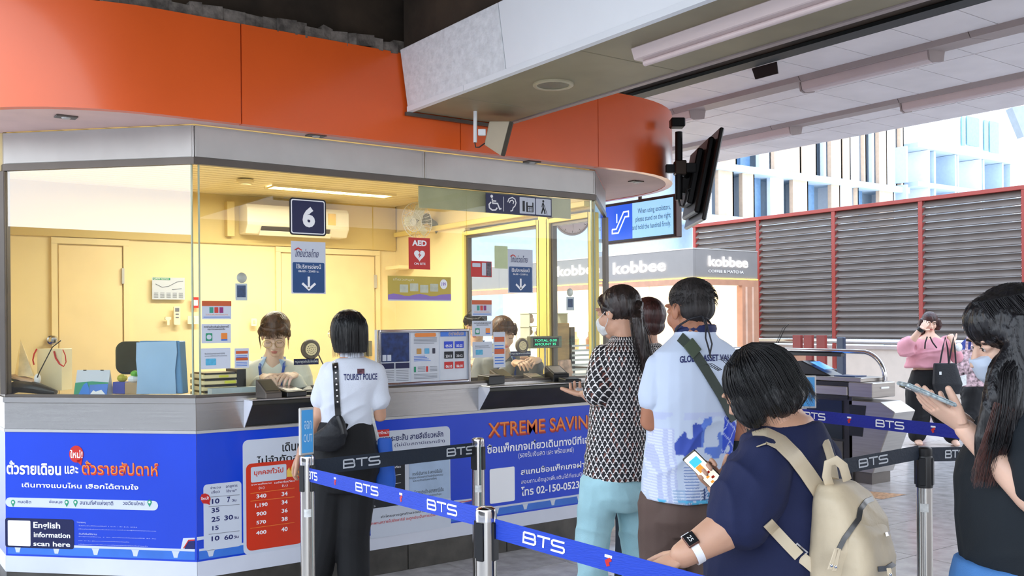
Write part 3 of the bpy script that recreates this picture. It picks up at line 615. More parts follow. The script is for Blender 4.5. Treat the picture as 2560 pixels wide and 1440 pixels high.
T('COFFEE & MATCHA', KR, (1770, 674, 1858, 684), m_whiteink, ks2, off=.01, bold=.01)
MW = YP(KY+1.49)
cups = [(x, y) for y in (740, 770, 799) for x in (1789, 1804, 1818, 1832, 1845)]
for i, (x, y) in enumerate(cups):
    u, v = MW.hit(x, y); c = [(150, 92, 60), (190, 120, 90), (120, 70, 50), (222, 190, 90), (200, 150, 60), (176, 96, 70), (150, 80, 50), (120, 100, 50), (150, 130, 60), (216, 170, 90), (226, 120, 60), (226, 66, 66), (210, 40, 80), (222, 160, 110), (214, 170, 80)][i]
    poly('drink_picture', MW, [(u-.045, v+.07), (u+.045, v+.07), (u+.03, v-.07), (u-.03, v-.07)], mat('drink_%d' % i, c, .5, emit=.35), kk, .002, .002)
for (x, y, w) in ((1790, 765, 40), (1790, 793, 40), (1790, 828, 60), (1480, 800, 20)): pass
# posters and shelves inside the kiosk side window
MS = XP(12.85)
for x0, y0, x1, y1, c in ((1640, 800, 1668, 850, (120, 90, 86)), (1500, 795, 1512, 850, (110, 96, 100)), (1530, 780, 1560, 820, (190, 150, 120)), (1240, 790, 1262, 820, (190, 150, 120))):
    prect('poster', MS, x0, y0, x1, y1, mat('kiosk_poster_%d' % x0, c, .5), kk, .01, .01)
for k in range(9):
    b_ = MB(); yk = KY+1.6+k*.42; b_.lathe((KX+.25, yk, .95), [(.0, 0), (.07, 0), (.08, .2), (.03, .26), (.03, .34), (0, .34)], 14); b_.build('jar', mat('amber_jar_%d' % (k % 3), [(170, 110, 60), (200, 170, 130), (120, 80, 60)][k % 3], .3), kk, smooth=True)

# ================================================================ BUILDINGS BEHIND
m_fbeige = mat('facade_beige', (196, 172, 150), .7, var=.05); m_fblue = mat('facade_blue_glass', (96, 132, 170), .3, var=.08)
m_fwhite = mat('facade_white', (226, 232, 240), .6, var=.02); m_fpale = mat('facade_pale_slab', (176, 196, 214), .6, var=.03); m_fgrey = mat('facade_grey', (150, 160, 168), .6, var=.04)
FY = 30.0; FP = YP(FY)
fb = thing('office_building', 'office building with slanting floor bands and rows of beige and blue vertical fins', 'building', (30, 36, -8))
mb = MB(); mb.box(19, PY(2255, 400, FY).x, FY+1.2, FY+7, -8, PY(2255, 300, FY).z+2.2); mb.build('core', m_fpale, fb)
def zat(px, py): return PY(px, py, FY).z
def xat(px): return PY(px, 450, FY).x
slabs = [(zat(1960, 431), zat(1960, 447)), (zat(1960, 230), zat(1960, 246)), (zat(2200, 575), zat(2200, 592))]
for zt, zb_ in slabs: mb = MB(); mb.box(19, xat(2262), FY-.3, FY+1.2, zb_, zt); mb.build('floor_band', m_fpale, fb)
up_x = [1740, 1780, 1800, 1838, 1872, 1905, 1932, 1960, 2000, 2040, 2062, 2070, 2102, 2125, 2160, 2187, 2190, 2217, 2250]
up_m = 'bwbpbgbwbbLWbbbwBWb'
upper = [(1500, 1560, 'b'), (1600, 1640, 'B'), (1700, 1745, 'b'), (1750, 1790, 'w'), (1796, 1838, 'b'), (1876, 1900, 'B'), (1905, 1930, 'w'), (1932, 1998, 'b'), (2000, 2038, 'b'), (2040, 2063, 'B'), (2066, 2072, 'w'), (2074, 2101, 'b'), (2103, 2123, 'b'), (2127, 2155, 'w'), (2157, 2162, 'b'), (2164, 2185, 'B'), (2187, 2192, 'w'), (2194, 2214, 'b'), (2216, 2220, 'w'), (2222, 2246, 'w'), (2248, 2256, 'b')]
lower = [(1500, 1560, 'B'), (1640, 1700, 'b'), (1745, 1785, 'w'), (1792, 1830, 'b'), (1836, 1848, 'B'), (1852, 1882, 'b'), (1884, 1926, 'B'), (1932, 1965, 'w'), (1967, 1975, 'B'), (1978, 2016, 'b'), (2018, 2060, 'B'), (2074, 2096, 'b'), (2100, 2136, 'w'), (2138, 2142, 'b'), (2146, 2180, 'B'), (2194, 2230, 'b'), (2236, 2250, 'w')]
MM = {'b': m_fbeige, 'w': m_fwhite, 'B': m_fblue}
def fins(lst, z0, z1):
    for a, b_, c in lst:
        dd = {'b': 0, 'w': .25, 'B': .7}[c]; mb = MB()
        mb.box(xat(a), xat(b_), FY-.1+dd, FY+.12+dd, z0, z1); mb.build('facade_panel', MM[c], fb)
        if c == 'b': mb = MB(); mb.box(xat(b_)-.08, xat(b_), FY-.1, FY+1.2, z0, z1); mb.build('fin', m_fwhite, fb)
upper = [x for x in upper if x[0] > 1640]; lower = [x for x in lower if x[0] > 1640]
fins(upper, slabs[0][0], slabs[1][1]); fins(lower, slabs[2][0], slabs[0][1])
fins([(a, b_, 'w' if c == 'b' else c) for a, b_, c in lower[::2]], slabs[2][1]-4, slabs[2][1])
# second, white building with balconies
f2 = thing('apartment_building', 'pale white apartment building with recessed balconies beside the finned office building', 'building', (45, 40, -8))
F2 = 29.5
def P2(x, y): return PY(x, y, F2)
xa, xb = PY(2262, 400, FY).x+.15, P2(2530, 400).x
mb = MB(); mb.box(xa, xb+3, F2+1.5, F2+10, -8, P2(2400, 250).z+4); mb.build('core', m_fwhite, f2)
for (yr, h) in ((362, 12), (458, 10), (545, 10)):
    p = P2(2317, yr); mb = MB(); mb.box(xa, xb, F2-.2, F2+1.5, p.z-.25, p.z); mb.build('balcony_slab', m_fpale, f2)
for yr0, yr1 in ((374, 458), (468, 545)):
    z1, z0 = P2(2317, yr0).z, P2(2317, yr1).z-.1
    for px in (2265, 2320, 2335, 2387, 2393, 2450, 2457, 2505, 2525):
        x = P2(px, 400).x; mb = MB(); mb.box(x, x+.18, F2, F2+1.5, z0, z1); mb.build('balcony_divider', m_fpale if px % 2 else m_fwhite, f2)
for x0, y0, x1, y1 in ((2275, 465, 2290, 485), (2292, 465, 2308, 485), (2340, 476, 2354, 492), (2357, 476, 2370, 492)): prect('window', YP(F2+1.45), x0, y0, x1, y1, m_fblue, f2, .02, .05)
for x0, y0, x1, y1 in ((2402, 292, 2410, 365), (2415, 290, 2446, 368), (2458, 300, 2468, 378), (2472, 302, 2495, 385)):
    prect('window', YP(F2+1.45), x0, y0, x1, y1, mat('teal_glass', (120, 176, 190), .3), f2, .02, .05)
f3 = thing('glazed_canopy', 'slanting grey glazed canopy at the far upper edge beside the white building', 'canopy', (40, 20, 5))
c0 = [PD(2530, 268, 30), PD(2572, 262, 30), PD(2590, 330, 30), PD(2560, 342, 30)]
mb = MB(); mb.prism(c0, fw*.4); mb.build('roof_frame', m_fgrey, f3)
f4 = thing('residential_tower', 'hazy pale tower glimpsed behind the television above the kiosk', 'building', (14, 34, -8))
t0 = PY(1560, 480, 34); t1 = PY(1700, 440, 34)
mb = MB(); mb.box(PY(1180, 480, 43).x, PY(1480, 480, 43).x, 43, 46, -8, 16); mb.build('tower_wall', m_fblue, f4)
mb = MB(); mb.box(PY(1525, 480, 43.5).x, PY(1700, 480, 43.5).x, 43.5, 46, -8, 15); mb.build('tower_wall', m_fpale, f4)
for k in range(6): 
    x = PY(1190+k*48, 480, 43).x; mb = MB(); mb.box(x, x+.5, 42.7, 43, -8, 16); mb.build('fin', m_fwhite, f4)
# roofed curve seen between canopy and screen
# ================================================================ FARE GATE
fg = thing('fare_gate', 'stainless steel fare gate with blue card screen and green arrow', 'gate', (7.8, 5.6, 0))
gx0, gx1, gy0, gy1 = 7.52, 7.84, 4.98, 7.0
m_gs = mat('gate_steel', (170, 164, 158), .3, .75, var=.05, stretch=(1, 1, 20), scale=3); m_gd = mat('gate_dark_panel', (64, 62, 62), .3, .5, var=.1)
def G(px, py, c=gx0): return PX(px, py, c)
b_ = MB(); b_.box(gx0, gx1, 5.2, gy1, .0, .9); b_.build('cabinet', m_gd, fg, bevel=.005)
b_ = MB(); b_.box(gx0-.015, gx1+.01, 5.1, gy1, .905, .945); b_.build('top_plate', m_gs, fg, bevel=.006)
b_ = MB(); b_.box(gx0-.01, gx1, 5.1, gy1, .87, .9); b_.build('dark_slot', m_black, fg)
b_ = MB(); b_.box(gx0-.02, gx0, 5.24, gy1, .78, .86); b_.build('side_panel', m_gs, fg, bevel=.004)
b_ = MB(); b_.box(gx0-.012, gx0, 5.24, gy1, .745, .775); b_.build('dark_slot', m_black, fg)
b_ = MB(); b_.box(gx0-.015, gx0, 5.3, gy1, .38, .73); b_.build('flap_panel', mat('smoked_panel', (40, 46, 54), .15), fg)
b_ = MB(); b_.box(gx0-.012, gx0, 5.3, gy1, .04, .36); b_.build('service_panel', m_gs if 0 else mat('gate_panel', (92, 88, 84), .35, .5), fg, bevel=.003)
b_ = MB(); b_.box(gx0-.02, gx1+.01, 4.98, 5.23, .77, .905); b_.build('end_block', m_gs, fg, bevel=.008)
e_ = MB(); e_.box(gx0+.1, gx1-.1, 4.972, 4.98, .85, .865); e_.build('slot_light', m_whiteink, fg)
b_ = MB(); b_.prism([(gx0, 5.0, .1), (gx0, 5.24, .1), (gx0, 5.24, .74), (gx0, 4.92, .74), (gx0, 4.78, .66)], (gx1-gx0, 0, 0)); eb = b_.build('sloping_end', m_gs, fg, bevel=.006)
b_ = MB(); b_.prism([(gx0-.004, 5.1, .42), (gx0-.004, 5.23, .42), (gx0-.004, 5.23, .7), (gx0-.004, 5.06, .7)], (.004, 0, 0)); b_.build('side_opening', m_black, fg)
b_ = MB(); b_.box(gx0+.02, gx1-.02, 5.02, 5.25, 0, .1); b_.build('plinth', m_darktrim, fg)
# green arrow lamp on sloping face
e0 = Vector((gx0+.2, 4.9, .38)); nrm = Vector((0, -.93, -.36)).normalized(); uu = Vector((1, 0, 0)); vv = Vector((0, -.36, .93)).normalized()
sl = Plane(Vector((gx0+.19, 4.865, .48)), uu, vv)
poly('arrow_disc', sl, [(.06*math.cos(a), .075*math.sin(a)) for a in [2*PI*i/20 for i in range(20)]], m_black, fg, .002, .004)
m_garrow = mat('lit_green_arrow', (190, 230, 40), .5, emit=1.0)
poly('green_arrow', sl, [(-.035, -.04), (.01, -.035), (-.003, -.02), (.032, .03), (.02, .042), (-.015, -.008), (-.03, .01)], m_garrow, fg, .007, .002)
# hoop
hp = MB(); c = []
for a in range(0, 100, 10): c.append((gx1-.09, 5.25-.2*math.sin(math.radians(a)), .94+.26*0+.245*(math.cos(math.radians(a))) ))
P_ = [(gx1-.03, 7.2, 1.17), (gx1-.03, 5.45, 1.17)]+[(gx1-.03, 5.3-.24*math.sin(math.radians(a)), .94+.23*math.cos(math.radians(a))) for a in range(10, 91, 10)]+[(gx1-.03, 5.06, .9)]
hp.tube(P_, .022, 12, flat=1.0); hp.build('hoop_rail', m_chrome, fg, smooth=True)
b_ = MB(); b_.box(gx1-.06, gx1-.01, 5.5, 7.2, 1.12, 1.15); b_.build('hoop_insert', m_black, fg)
# reader
rd = thing('card_reader', 'black wedge card reader with small blue lit screen on the fare gate', 'reader', (7.68, 5.75, .945))
b_ = MB(); b_.prism([(7.56, 5.45, .946), (7.56, 6.0, .946), (7.56, 5.9, 1.07), (7.56, 5.78, 1.08)], (.2, 0, 0)); b_.build('housing', m_black, rd, bevel=.01)
scp = Plane(Vector((7.66, 5.615, 1.02)), (1, 0, 0), Vector((0, .33, .134)))
poly('screen', scp, [(-.07, -.07), (.07, -.07), (.07, .1), (-.07, .1)], mat('blue_lit_screen', (60, 130, 230), .3, emit=1.2), rd, .012, .003)
b_ = MB(); b_.box(7.56, 7.74, 5.2, 5.42, .946, .956); b_.build('card_pad', mat('blue_pad', (40, 70, 120), .3), fg)
g2 = thing('fare_gate', 'second fare gate post with red bars and dark reader beyond the first gate', 'gate', (10.1, 7.2, 0))
a0 = PX(2085, 915, 10.0)
b_ = MB(); b_.box(10.0, 10.25, 7.2, 9.2, 0, .86); b_.build('cabinet', m_gd, g2, bevel=.01)
for dx in (0, .16, .3): b_ = MB(); b_.box(10.0+dx*.0, 10.05, 7.3+dx*1.2, 7.42+dx*1.2, .86, 1.28); b_.build('red_bar', m_redpaint, g2)
b_ = MB(); b_.box(9.98, 10.04, 7.02, 7.12, .8, 1.26); b_.build('reader_column', mat('slate_blue', (50, 62, 84), .4), g2, bevel=.01)
g3 = thing('ticket_bin', 'brown box with metal lid behind the gate at the bobbed head', 'box', (9.3, 8.3, 0))
q0 = PD(1966, 908, 11); b_ = MB(); b_.box(q0.x-.35, q0.x+.1, q0.y-.2, q0.y+.2, 0, q0.z+.1); b_.build('cabinet', m_kwood, g3, bevel=.01); b_ = MB(); b_.box(q0.x-.37, q0.x+.12, q0.y-.22, q0.y+.22, q0.z+.1, q0.z+.13); b_.build('lid', m_trim, g3, bevel=.01)

# ================================================================ HANGING SIGN AND TELEVISION
SP = XP(6.4)
ds = thing('display_screen', 'wide lit blue screen asking riders to stand right on escalators', 'screen', (6.4, 6.8, 2.2))
u0, v1 = SP.hit(1510, 512); u1, _ = SP.hit(1690, 545); _, v0 = SP.hit(1600, 602)
b_ = MB(); b_.pbox(SP, u0, u1, v0, v1, -.08, 0); b_.build('casing', mat('maroon_casing', (70, 34, 34), .4), ds, bevel=.006)
b_ = MB(); b_.pbox(SP, u0+.012, u1-.012, v0+.012, v1-.012, 0, .004); b_.build('bezel', m_black, ds)
mB, mL = mat('screen_blue', (30, 92, 222), .3, emit=.75), mat('screen_light_blue', (150, 205, 245), .3, emit=.8)
um = u0+(u1-u0)*.42
b_ = MB(); b_.pbox(SP, u0+.03, um, v0+.03, v1-.03, .004, .006); b_.build('screen_panel', mB, ds)
b_ = MB(); b_.pbox(SP, um, u1-.03, v0+.03, v1-.03, .004, .006); b_.build('screen_panel', mL, ds)
hh = v1-v0; m_si = mat('screen_ink', (50, 80, 110), .5, emit=.1)
for i, s in enumerate(('When using escalators,', 'please stand on the right', 'and hold the handrail firmly.')):
    x0_ = [.5, .47, .42][i]; text_uv(s, SP, u0+(u1-u0)*x0_, v1-hh*(.36+.19*i)-.01, u1-.06, v1-hh*(.36+.19*i)+.055, m_si, ds, off=.009)
icon = [(u0+.1, v0+.14), (u0+.16, v0+.12), (u0+.27, v0+.27), (u0+.35, v0+.28), (u0+.34, v0+.23), (u0+.28, v0+.22)]
ribbon('escalator_icon', SP, [[(u0+.13, v0+.14), (u0+.19, v0+.14), (u0+.30, v0+.30), (u0+.37, v0+.30), (u0+.37, v0+.25), (u0+.32, v0+.25), (u0+.22, v0+.10), (u0+.13, v0+.10), (u0+.13, v0+.14)], [(u0+.2, v0+.2), (u0+.2, v0+.29)]], .014, mat('screen_white', (240, 248, 255), .5, emit=1), ds, .008)
b_ = MB(); b_.cyl((6.44, 6.8, v1), (6.44, 6.8, 3.34), .02); b_.build('hanger', m_darktrim, ds)
T('When using escalators,', CHAMR, (0, 0, 1, 1), m_greyink, ds) if 0 else None
# black television on a pole mount, seen edge-on
tv = thing('television', 'black flat television seen edge on, tilted on its pole mount', 'television', (5.6, 5.2, 2.2))
D0 = 6.75
def q(px, py, d=D0): return PD(px, py, d)
b_ = MB(); b_.tube([q(1697, 330), q(1697, 500)], .026, 14); b_.build('pole', m_blackmetal, tv, smooth=True)
b_ = MB(); b_.obox(q(1693, 308), rt*.05, fw*.05, Vector((0, 0, .032))); b_.build('clamp', m_blackmetal, tv, bevel=.008)
b_ = MB(); b_.obox(q(1700, 420), rt*.04, fw*.045, Vector((0, 0, .05))); b_.build('bracket', mat('brown_metal', (60, 48, 40), .4, .5), tv, bevel=.006)
b_ = MB(); b_.obox(q(1680, 422), rt*.045, fw*.02, Vector((0, 0, .03))); b_.obox(q(1722, 420), rt*.05, fw*.02, Vector((0, 0, .034))); b_.build('arm', m_blackmetal, tv, bevel=.004)
# slab of the set: edge-on box, its screen facing right and down
A, B = q(1806, 318, 6.55), q(1760, 550, 6.55)
ax = (A-B).normalized(); nrm = rt*1.0+fw*.0; nrm = (nrm-ax*nrm.dot(ax)).normalized(); wd = ax.cross(nrm).normalized()
if wd.dot(fw) < 0: wd = -wd
cen = (A+B)/2+wd*.34
b_ = MB(); b_.obox(cen, ax*((A-B).length/2), nrm*.016, wd*.34); b_.build('screen_body', m_black, tv, bevel=.008)
b_ = MB(); b_.obox(cen-nrm*.04, ax*.27, nrm*.022, wd*.25); b_.build('back_housing', m_blackmetal, tv, bevel=.012)
b_ = MB(); b_.obox(cen-nrm*.085, ax*.2, nrm*.022, wd*.14); b_.build('mount_plate', m_blackmetal, tv, bevel=.008)
b_ = MB(); b_.obox(cen-nrm*.13-ax*.02, ax*.1, nrm*.03, wd*.05); b_.build('tilt_bracket', m_blackmetal, tv, bevel=.006)
b_ = MB(); b_.tube([q(1712, 420), (q(1712, 420)+cen-nrm*.12)/2, cen-nrm*.12], .03, 10); b_.build('arm', m_blackmetal, tv, smooth=True)
b_ = MB(); b_.tube([q(1697, 500), q(1700, 514), q(1708, 516), q(1714, 500), q(1718, 474), q(1728, 470)], .008, 8); b_.build('cable', m_black, tv, smooth=True)
# speaker under the boxed beam
sp = thing('loudspeaker', 'cream wedge shaped loudspeaker hung on a short white pipe under the box beam', 'speaker', (3.1, 4.6, 2.4))
e = PZ(1188, 281, 2.68); d_ = (e-CO).dot(fw)
b_ = MB(); b_.tube([PD(1188, 278, d_), PD(1188, 356, d_)], .011, 12); b_.build('pipe', m_boxwhite, sp, smooth=True)
b_ = MB(); b_.obox(PD(1205, 331, d_), rt*.022, fw*.012, Vector((0, 0, .018))); b_.build('bracket', m_boxwhite, sp, bevel=.003)
m_sp = mat('cream_plastic', (196, 184, 160), .5, var=.04)
a1, a2, a3, a4 = [PD(*v_, d_) for v_ in ((1225, 302), (1274, 302), (1252, 389), (1211, 362))]
bk = fw*.16
vs = [PD(1224, 303, d_), PD(1211, 362, d_), PD(1228, 330, d_+.1), PD(1274, 303, d_-.06), PD(1252, 389, d_-.06), PD(1274, 312, d_+.12), PD(1256, 386, d_+.12)]
b_ = MB(); b_.add([vs[0], vs[1], vs[3], vs[4], PD(1222, 308, d_+.12), PD(1212, 356, d_+.12), PD(1276, 306, d_+.16), PD(1256, 384, d_+.16)], [(0, 1, 3, 2), (4, 6, 7, 5), (0, 2, 6, 4), (1, 5, 7, 3), (0, 4, 5, 1), (2, 3, 7, 6)]); b_.build('cabinet', m_sp, sp, bevel=.003)
b_ = MB(); b_.add([PD(1274, 303, d_-.06), PD(1252, 389, d_-.06), PD(1276, 306, d_+.16), PD(1256, 384, d_+.16), PD(1282, 305, d_-.055), PD(1261, 391, d_-.055), PD(1284, 308, d_+.16), PD(1264, 386, d_+.16)], [(0, 1, 3, 2), (4, 6, 7, 5), (0, 2, 6, 4), (1, 5, 7, 3), (0, 4, 5, 1), (2, 3, 7, 6)]); b_.build('grille', mat('brown_grille', (70, 62, 50), .7), sp)
b_ = MB(); b_.tube([PD(1187, 356, d_), PD(1189, 368, d_), PD(1198, 368, d_), PD(1212, 358, d_)], .004, 6); b_.build('cable', m_black, sp, smooth=True)

# ================================================================ STANCHIONS AND BELTS
m_post = mat('polished_steel_post', (190, 186, 180), .16, 1, var=.03); m_belt = mat('royal_blue_belt', (24, 66, 190), .6, var=.05, scale=30, stretch=(1, 1, 14), bump=.25, bscale=30)
m_beltnavy = mat('dark_navy_belt', (20, 32, 48), .6, var=.06, bump=.2, bscale=80); m_beltdk = mat('deep_blue_belt', (14, 32, 150), .6, var=.05, bump=.2, bscale=80)
m_silver = mat('silver_print', (196, 200, 206), .5, var=.02)
m_label = mat('white_sticker', (225, 225, 222), .5, var=.1, scale=60)
def stanchion(x, y, h, lab, cap=m_chrome, head=False):
    t = thing('queue_post', lab, 'post', (x, y, 0), 'steel queue posts with retracting belts'); r = .032
    mb = MB(); mb.lathe((x, y, .02), [(r, 0), (r, h-.06)], 32); mb.build('pole', m_post, t, smooth=True)
    mb = MB(); mb.lathe((x, y, 0), [(.17, 0), (.17, .012), (.15, .022), (.05, .03), (.036, .045)], 36); mb.build('base', m_blackmetal, t, smooth=True)
    mb = MB(); mb.lathe((x, y, h-.04), [(r+.001, 0), (r+.001, .028), (r-.001, .036), (.02, .042), (0, .043)], 32); mb.build('cap', cap, t, smooth=True)
    for a in (0, PI/2, PI, 1.5*PI):
        d = Vector((math.cos(a+.35), math.sin(a+.35), 0)); s = Vector((-d.y, d.x, 0))
        mb = MB(); mb.obox((x, y, h-.1), d*(r+.006), s*.013, (0, 0, .058)); mb.build('belt_slot', m_black, t, bevel=.002) if a < PI else None
    if head: mb = MB(); mb.lathe((x, y, h-.17), [(r+.0005, 0), (r+.003, .002), (r+.003, .13), (r+.001, .135)], 32); mb.build('belt_housing', m_black, t, smooth=True)
    p = Vector((x, y, 0)); dc = (CO-p); dc.z = 0; dc.normalize()
    pl = [p+Matrix.Rotation(a, 3, 'Z')@dc*(r+.0012) for a in (-.5, -.25, 0, .25, .5)]
    mb = MB(); z = h-.27; vs = [q_+Vector((0, 0, z)) for q_ in pl]+[q_+Vector((0, 0, z+.035)) for q_ in pl]; mb.add(vs, [(i, i+1, i+6, i+5) for i in range(4)]); mb.build('sticker', m_label, t)
    return t
sF = PZ(1215, 1268, .9); sB = PZ(1195, 1095, .88); sL = PZ(768, 1138, .88); sR = PZ(2310, 1118, .92)
stanchion(sF.x, sF.y, .9, 'polished queue post in front, nearest, where the bright blue belts meet')
stanchion(sB.x, sB.y, .88, 'polished queue post standing behind the nearest one by the front panel')
stanchion(sL.x, sL.y, .88, 'polished queue post carrying the blue OUT sign beside the officer')
stanchion(sR.x, sR.y, .92, 'dark headed queue post on the open floor before the black shirt', head=True, cap=m_blackmetal)
def bts_strokes(u, v, w, h):  # italic wide letters drawn as strokes
    S = []; s = w/3.15; k = h
    def a(x, y): return (u+x*s+y*k*0.0, v+y*k)
    S.append([a(.98, .5), a(.12, .5), a(.12, .62)]); S.append([a(.03, .98), a(.8, .98), a(.9, .84), a(.9, .62), a(.84, .5), a(.95, .38), a(.95, .14), a(.84, .02), a(.03, .02), a(.03, .98)])
    S.append([a(1.08, .98), a(2.05, .98)]); S.append([a(1.56, .98), a(1.56, 0)])
    S.append([a(3.12, .98), a(2.3, .98), a(2.2, .86), a(2.2, .62), a(2.3, .5), a(3.02, .5), a(3.12, .38), a(3.12, .14), a(3.02, .02), a(2.14, .02)])
    return S
def belt(name, P0, P1, zc0, zc1, h, m, ink, marks, lab, sag=.0, logos=(), icon=True):
    """belt from point P0 to P1 (2D), centre heights zc0/zc1; marks: photo x of the left edge and right edge of each BTS"""
    p0, p1 = Vector((P0[0], P0[1], zc0)), Vector((P1[0], P1[1], zc1)); u = (p1-p0); L = u.length; u = u.normalized()
    v = Vector((0, 0, 1)); v = (v-u*v.dot(u)).normalized(); pl = Plane(p0, u, v)
    if pl.n.dot(CO-p0) < 0: pl = Plane(p1, -u, v)
    mb = MB(); mb.pbox(pl, 0, L, -h/2, h/2, -.0012, 0); o = mb.build(name, m, label=lab, cat='belt')
    for x0, x1, yy in marks:
        ua, ub = pl.hit(x0, yy)[0], pl.hit(x1, yy)[0]
        ribbon('lettering', pl, bts_strokes(ua, -h*.26, ub-ua, h*.52), h*.1, ink, o, .0006, .0008)
    for x0, yy in logos:
        ua = pl.hit(x0, yy)[0]
        ribbon('mark', pl, [[(ua-.012, h*.2), (ua+.012, h*.2)]], .008, ink, o, .0006, .0006); ribbon('mark', pl, [[(ua+.009, h*.1), (ua-.004, -h*.05), (ua+.002, -h*.25)]], .011, m_redink, o, .0006, .0006)
    return o
def toward(a, b_, r): d = Vector((b_[0]-a[0], b_[1]-a[1])).normalized(); return (a[0]+d.x*r, a[1]+d.y*r)
sFp, sBp, sLp, sRp = (sF.x, sF.y), (sB.x, sB.y), (sL.x, sL.y), (sR.x, sR.y)
# bright belt left post -> front post
zl = PD(790, 1185, (sL-CO).dot(fw)).z; zf = PD(1190, 1297, (sF-CO).dot(fw)).z
belt('queue_belt', toward(sLp, sFp, .034), toward(sFp, sLp, .034), zl, zf, .06, m_belt, m_whiteink, ((770, 793, 1180), (890, 946, 1226), (1069, 1143, 1276)), 'bright blue belt printed BTS from the OUT post to the nearest post', logos=((838, 1200), (1003, 1250)))
# bright belt front post -> towards the camera's right
far = PD(1900, 1508, 2.35); pr = (far.x, far.y)
pF2 = toward(sFp, pr, .034)
zc0 = PD(1236, 1318, (sF-CO).dot(fw)).z
belt('queue_belt', pF2, pr, zc0, far.z, .06, m_belt, m_whiteink, ((1307, 1412, 1368),), 'bright blue belt printed BTS running from the nearest post under the forearm', logos=((1520, 1410),))
zb0, zb1 = PD(800, 1170, (sL-CO).dot(fw)).z, PD(1180, 1123, (sB-CO).dot(fw)).z
belt('queue_belt', toward(sLp, sBp, .034), toward(sBp, sLp, .034), zb0, zb1, .07, m_beltnavy, m_silver, ((858, 950, 1157), (1117, 1187, 1128)), 'dark navy belt printed BTS between the OUT post and the rear post')
# right-hand belts
lft = PD(2010, 1185, 3.7); zr = PD(2290, 1130, (sR-CO).dot(fw)).z
belt('queue_belt', (lft.x, lft.y), toward(sRp, (lft.x, lft.y), .034), lft.z, zr, .06, m_beltnavy, m_silver, ((2147, 2220, 1165),), 'dark navy belt printed BTS left of the dark headed post')
rg = PD(2640, 1130, 4.3); zr2 = PD(2335, 1137, (sR-CO).dot(fw)).z
belt('queue_belt', toward(sRp, (rg.x, rg.y), .034), (rg.x, rg.y), zr2, rg.z, .06, m_beltnavy, m_silver, ((2363, 2412, 1135),), 'dark navy belt printed BTS right of the dark headed post')
l2 = PD(2000, 1036, 5.1); r2 = PD(2500, 1092, 4.2)
belt('queue_belt', (l2.x, l2.y), (r2.x, r2.y), l2.z, r2.z, .062, m_beltdk, m_whiteink, ((2010, 2063, 1046), (2190, 2260, 1068)), 'deep blue belt printed BTS crossing in front of the fare gate', logos=((2123, 1052), (2333, 1077)))
# hidden post that carries the far belts and second OUT sign
s5 = PD(2003, 1040, 5.15); stanchion(s5.x, s5.y, .86, 'queue post hidden behind the navy shirt under the second OUT sign')
s6 = r2; stanchion(s6.x, s6.y, .93, 'queue post hidden behind the black shirt at the belt end')
# OUT signs
def out_sign(px0, py0, px1, py1, d, lab, post):
    t = thing('out_sign', lab, 'sign', (post[0], post[1], .9)); c = PD((px0+px1)/2, (py0+py1)/2, d)
    n = (CO-c); n.z = 0; n.normalize(); ang = .62 if px0 < 1000 else .15
    n = Matrix.Rotation(ang, 3, 'Z')@n; u = Vector((-n.y, n.x, 0)); pl = Plane(c, u)
    if pl.n.dot(CO-c) < 0: pl = Plane(c, -u)
    u0, v1 = pl.hit(px0, py0); u1, v0 = pl.hit(px1, py1)
    mb = MB(); mb.pbox(pl, u0-.008, u1+.008, v0-.01, v1+.01, -.014, 0); mb.build('frame', m_trim, t, bevel=.003)
    mb = MB(); mb.pbox(pl, u0, u1, v0, v1, 0, .002); mb.build('sign_face', mat('sky_blue_print', (70, 160, 224), .35, var=.02), t)
    w, h = u1-u0, v1-v0; m_sl = mat('pale_blue_ink', (190, 226, 250), .5)
    text_uv('ออก', pl, u0+w*.2, v0+h*.55, u1-w*.15, v0+h*.75, m_sl, t, off=.004, bold=.01); text_uv('OUT', pl, u0+w*.12, v0+h*.25, u1-w*.1, v0+h*.44, m_sl, t, off=.004, bold=.01)
    mb = MB(); mb.obox(pl.at((u0+u1)/2, v0-.05, -.008), pl.u*.012, pl.n*.004, (0, 0, .055)); mb.build('stem', m_trim, t)
out_sign(754, 1026, 782, 1130, (sL-CO).dot(fw), 'narrow blue OUT sign on the post beside the police officer', (sL.x, sL.y))
out_sign(1985, 943, 2037, 1016, (s5-CO).dot(fw), 'blue OUT sign half hidden behind the bobbed black hair', (s5.x, s5.y))
# orange floor sticker
fs = [PZ(x, y, .001) for x, y in ((2165, 1228), (2265, 1236), (2205, 1248), (2150, 1240))]
mb = MB(); mb.prism(fs, (0, 0, .001)); mb.build('floor_sticker', mat('orange_floor_print', (206, 160, 120), .5, var=.3, scale=30), label='worn pale orange sticker lying on the floor by the gate foot', cat='sticker')
# structure outside the photo that its reflections and shade imply
mb = MB(); mb.box(-14.3, -14, -14, 14, 0, 3.4); mb.build('wall_left', m_gd, kind='structure')
mb = MB(); mb.box(-2, 20, -7.2, -7, 0, 3.36); mb.build('wall_back', m_beige, kind='structure')
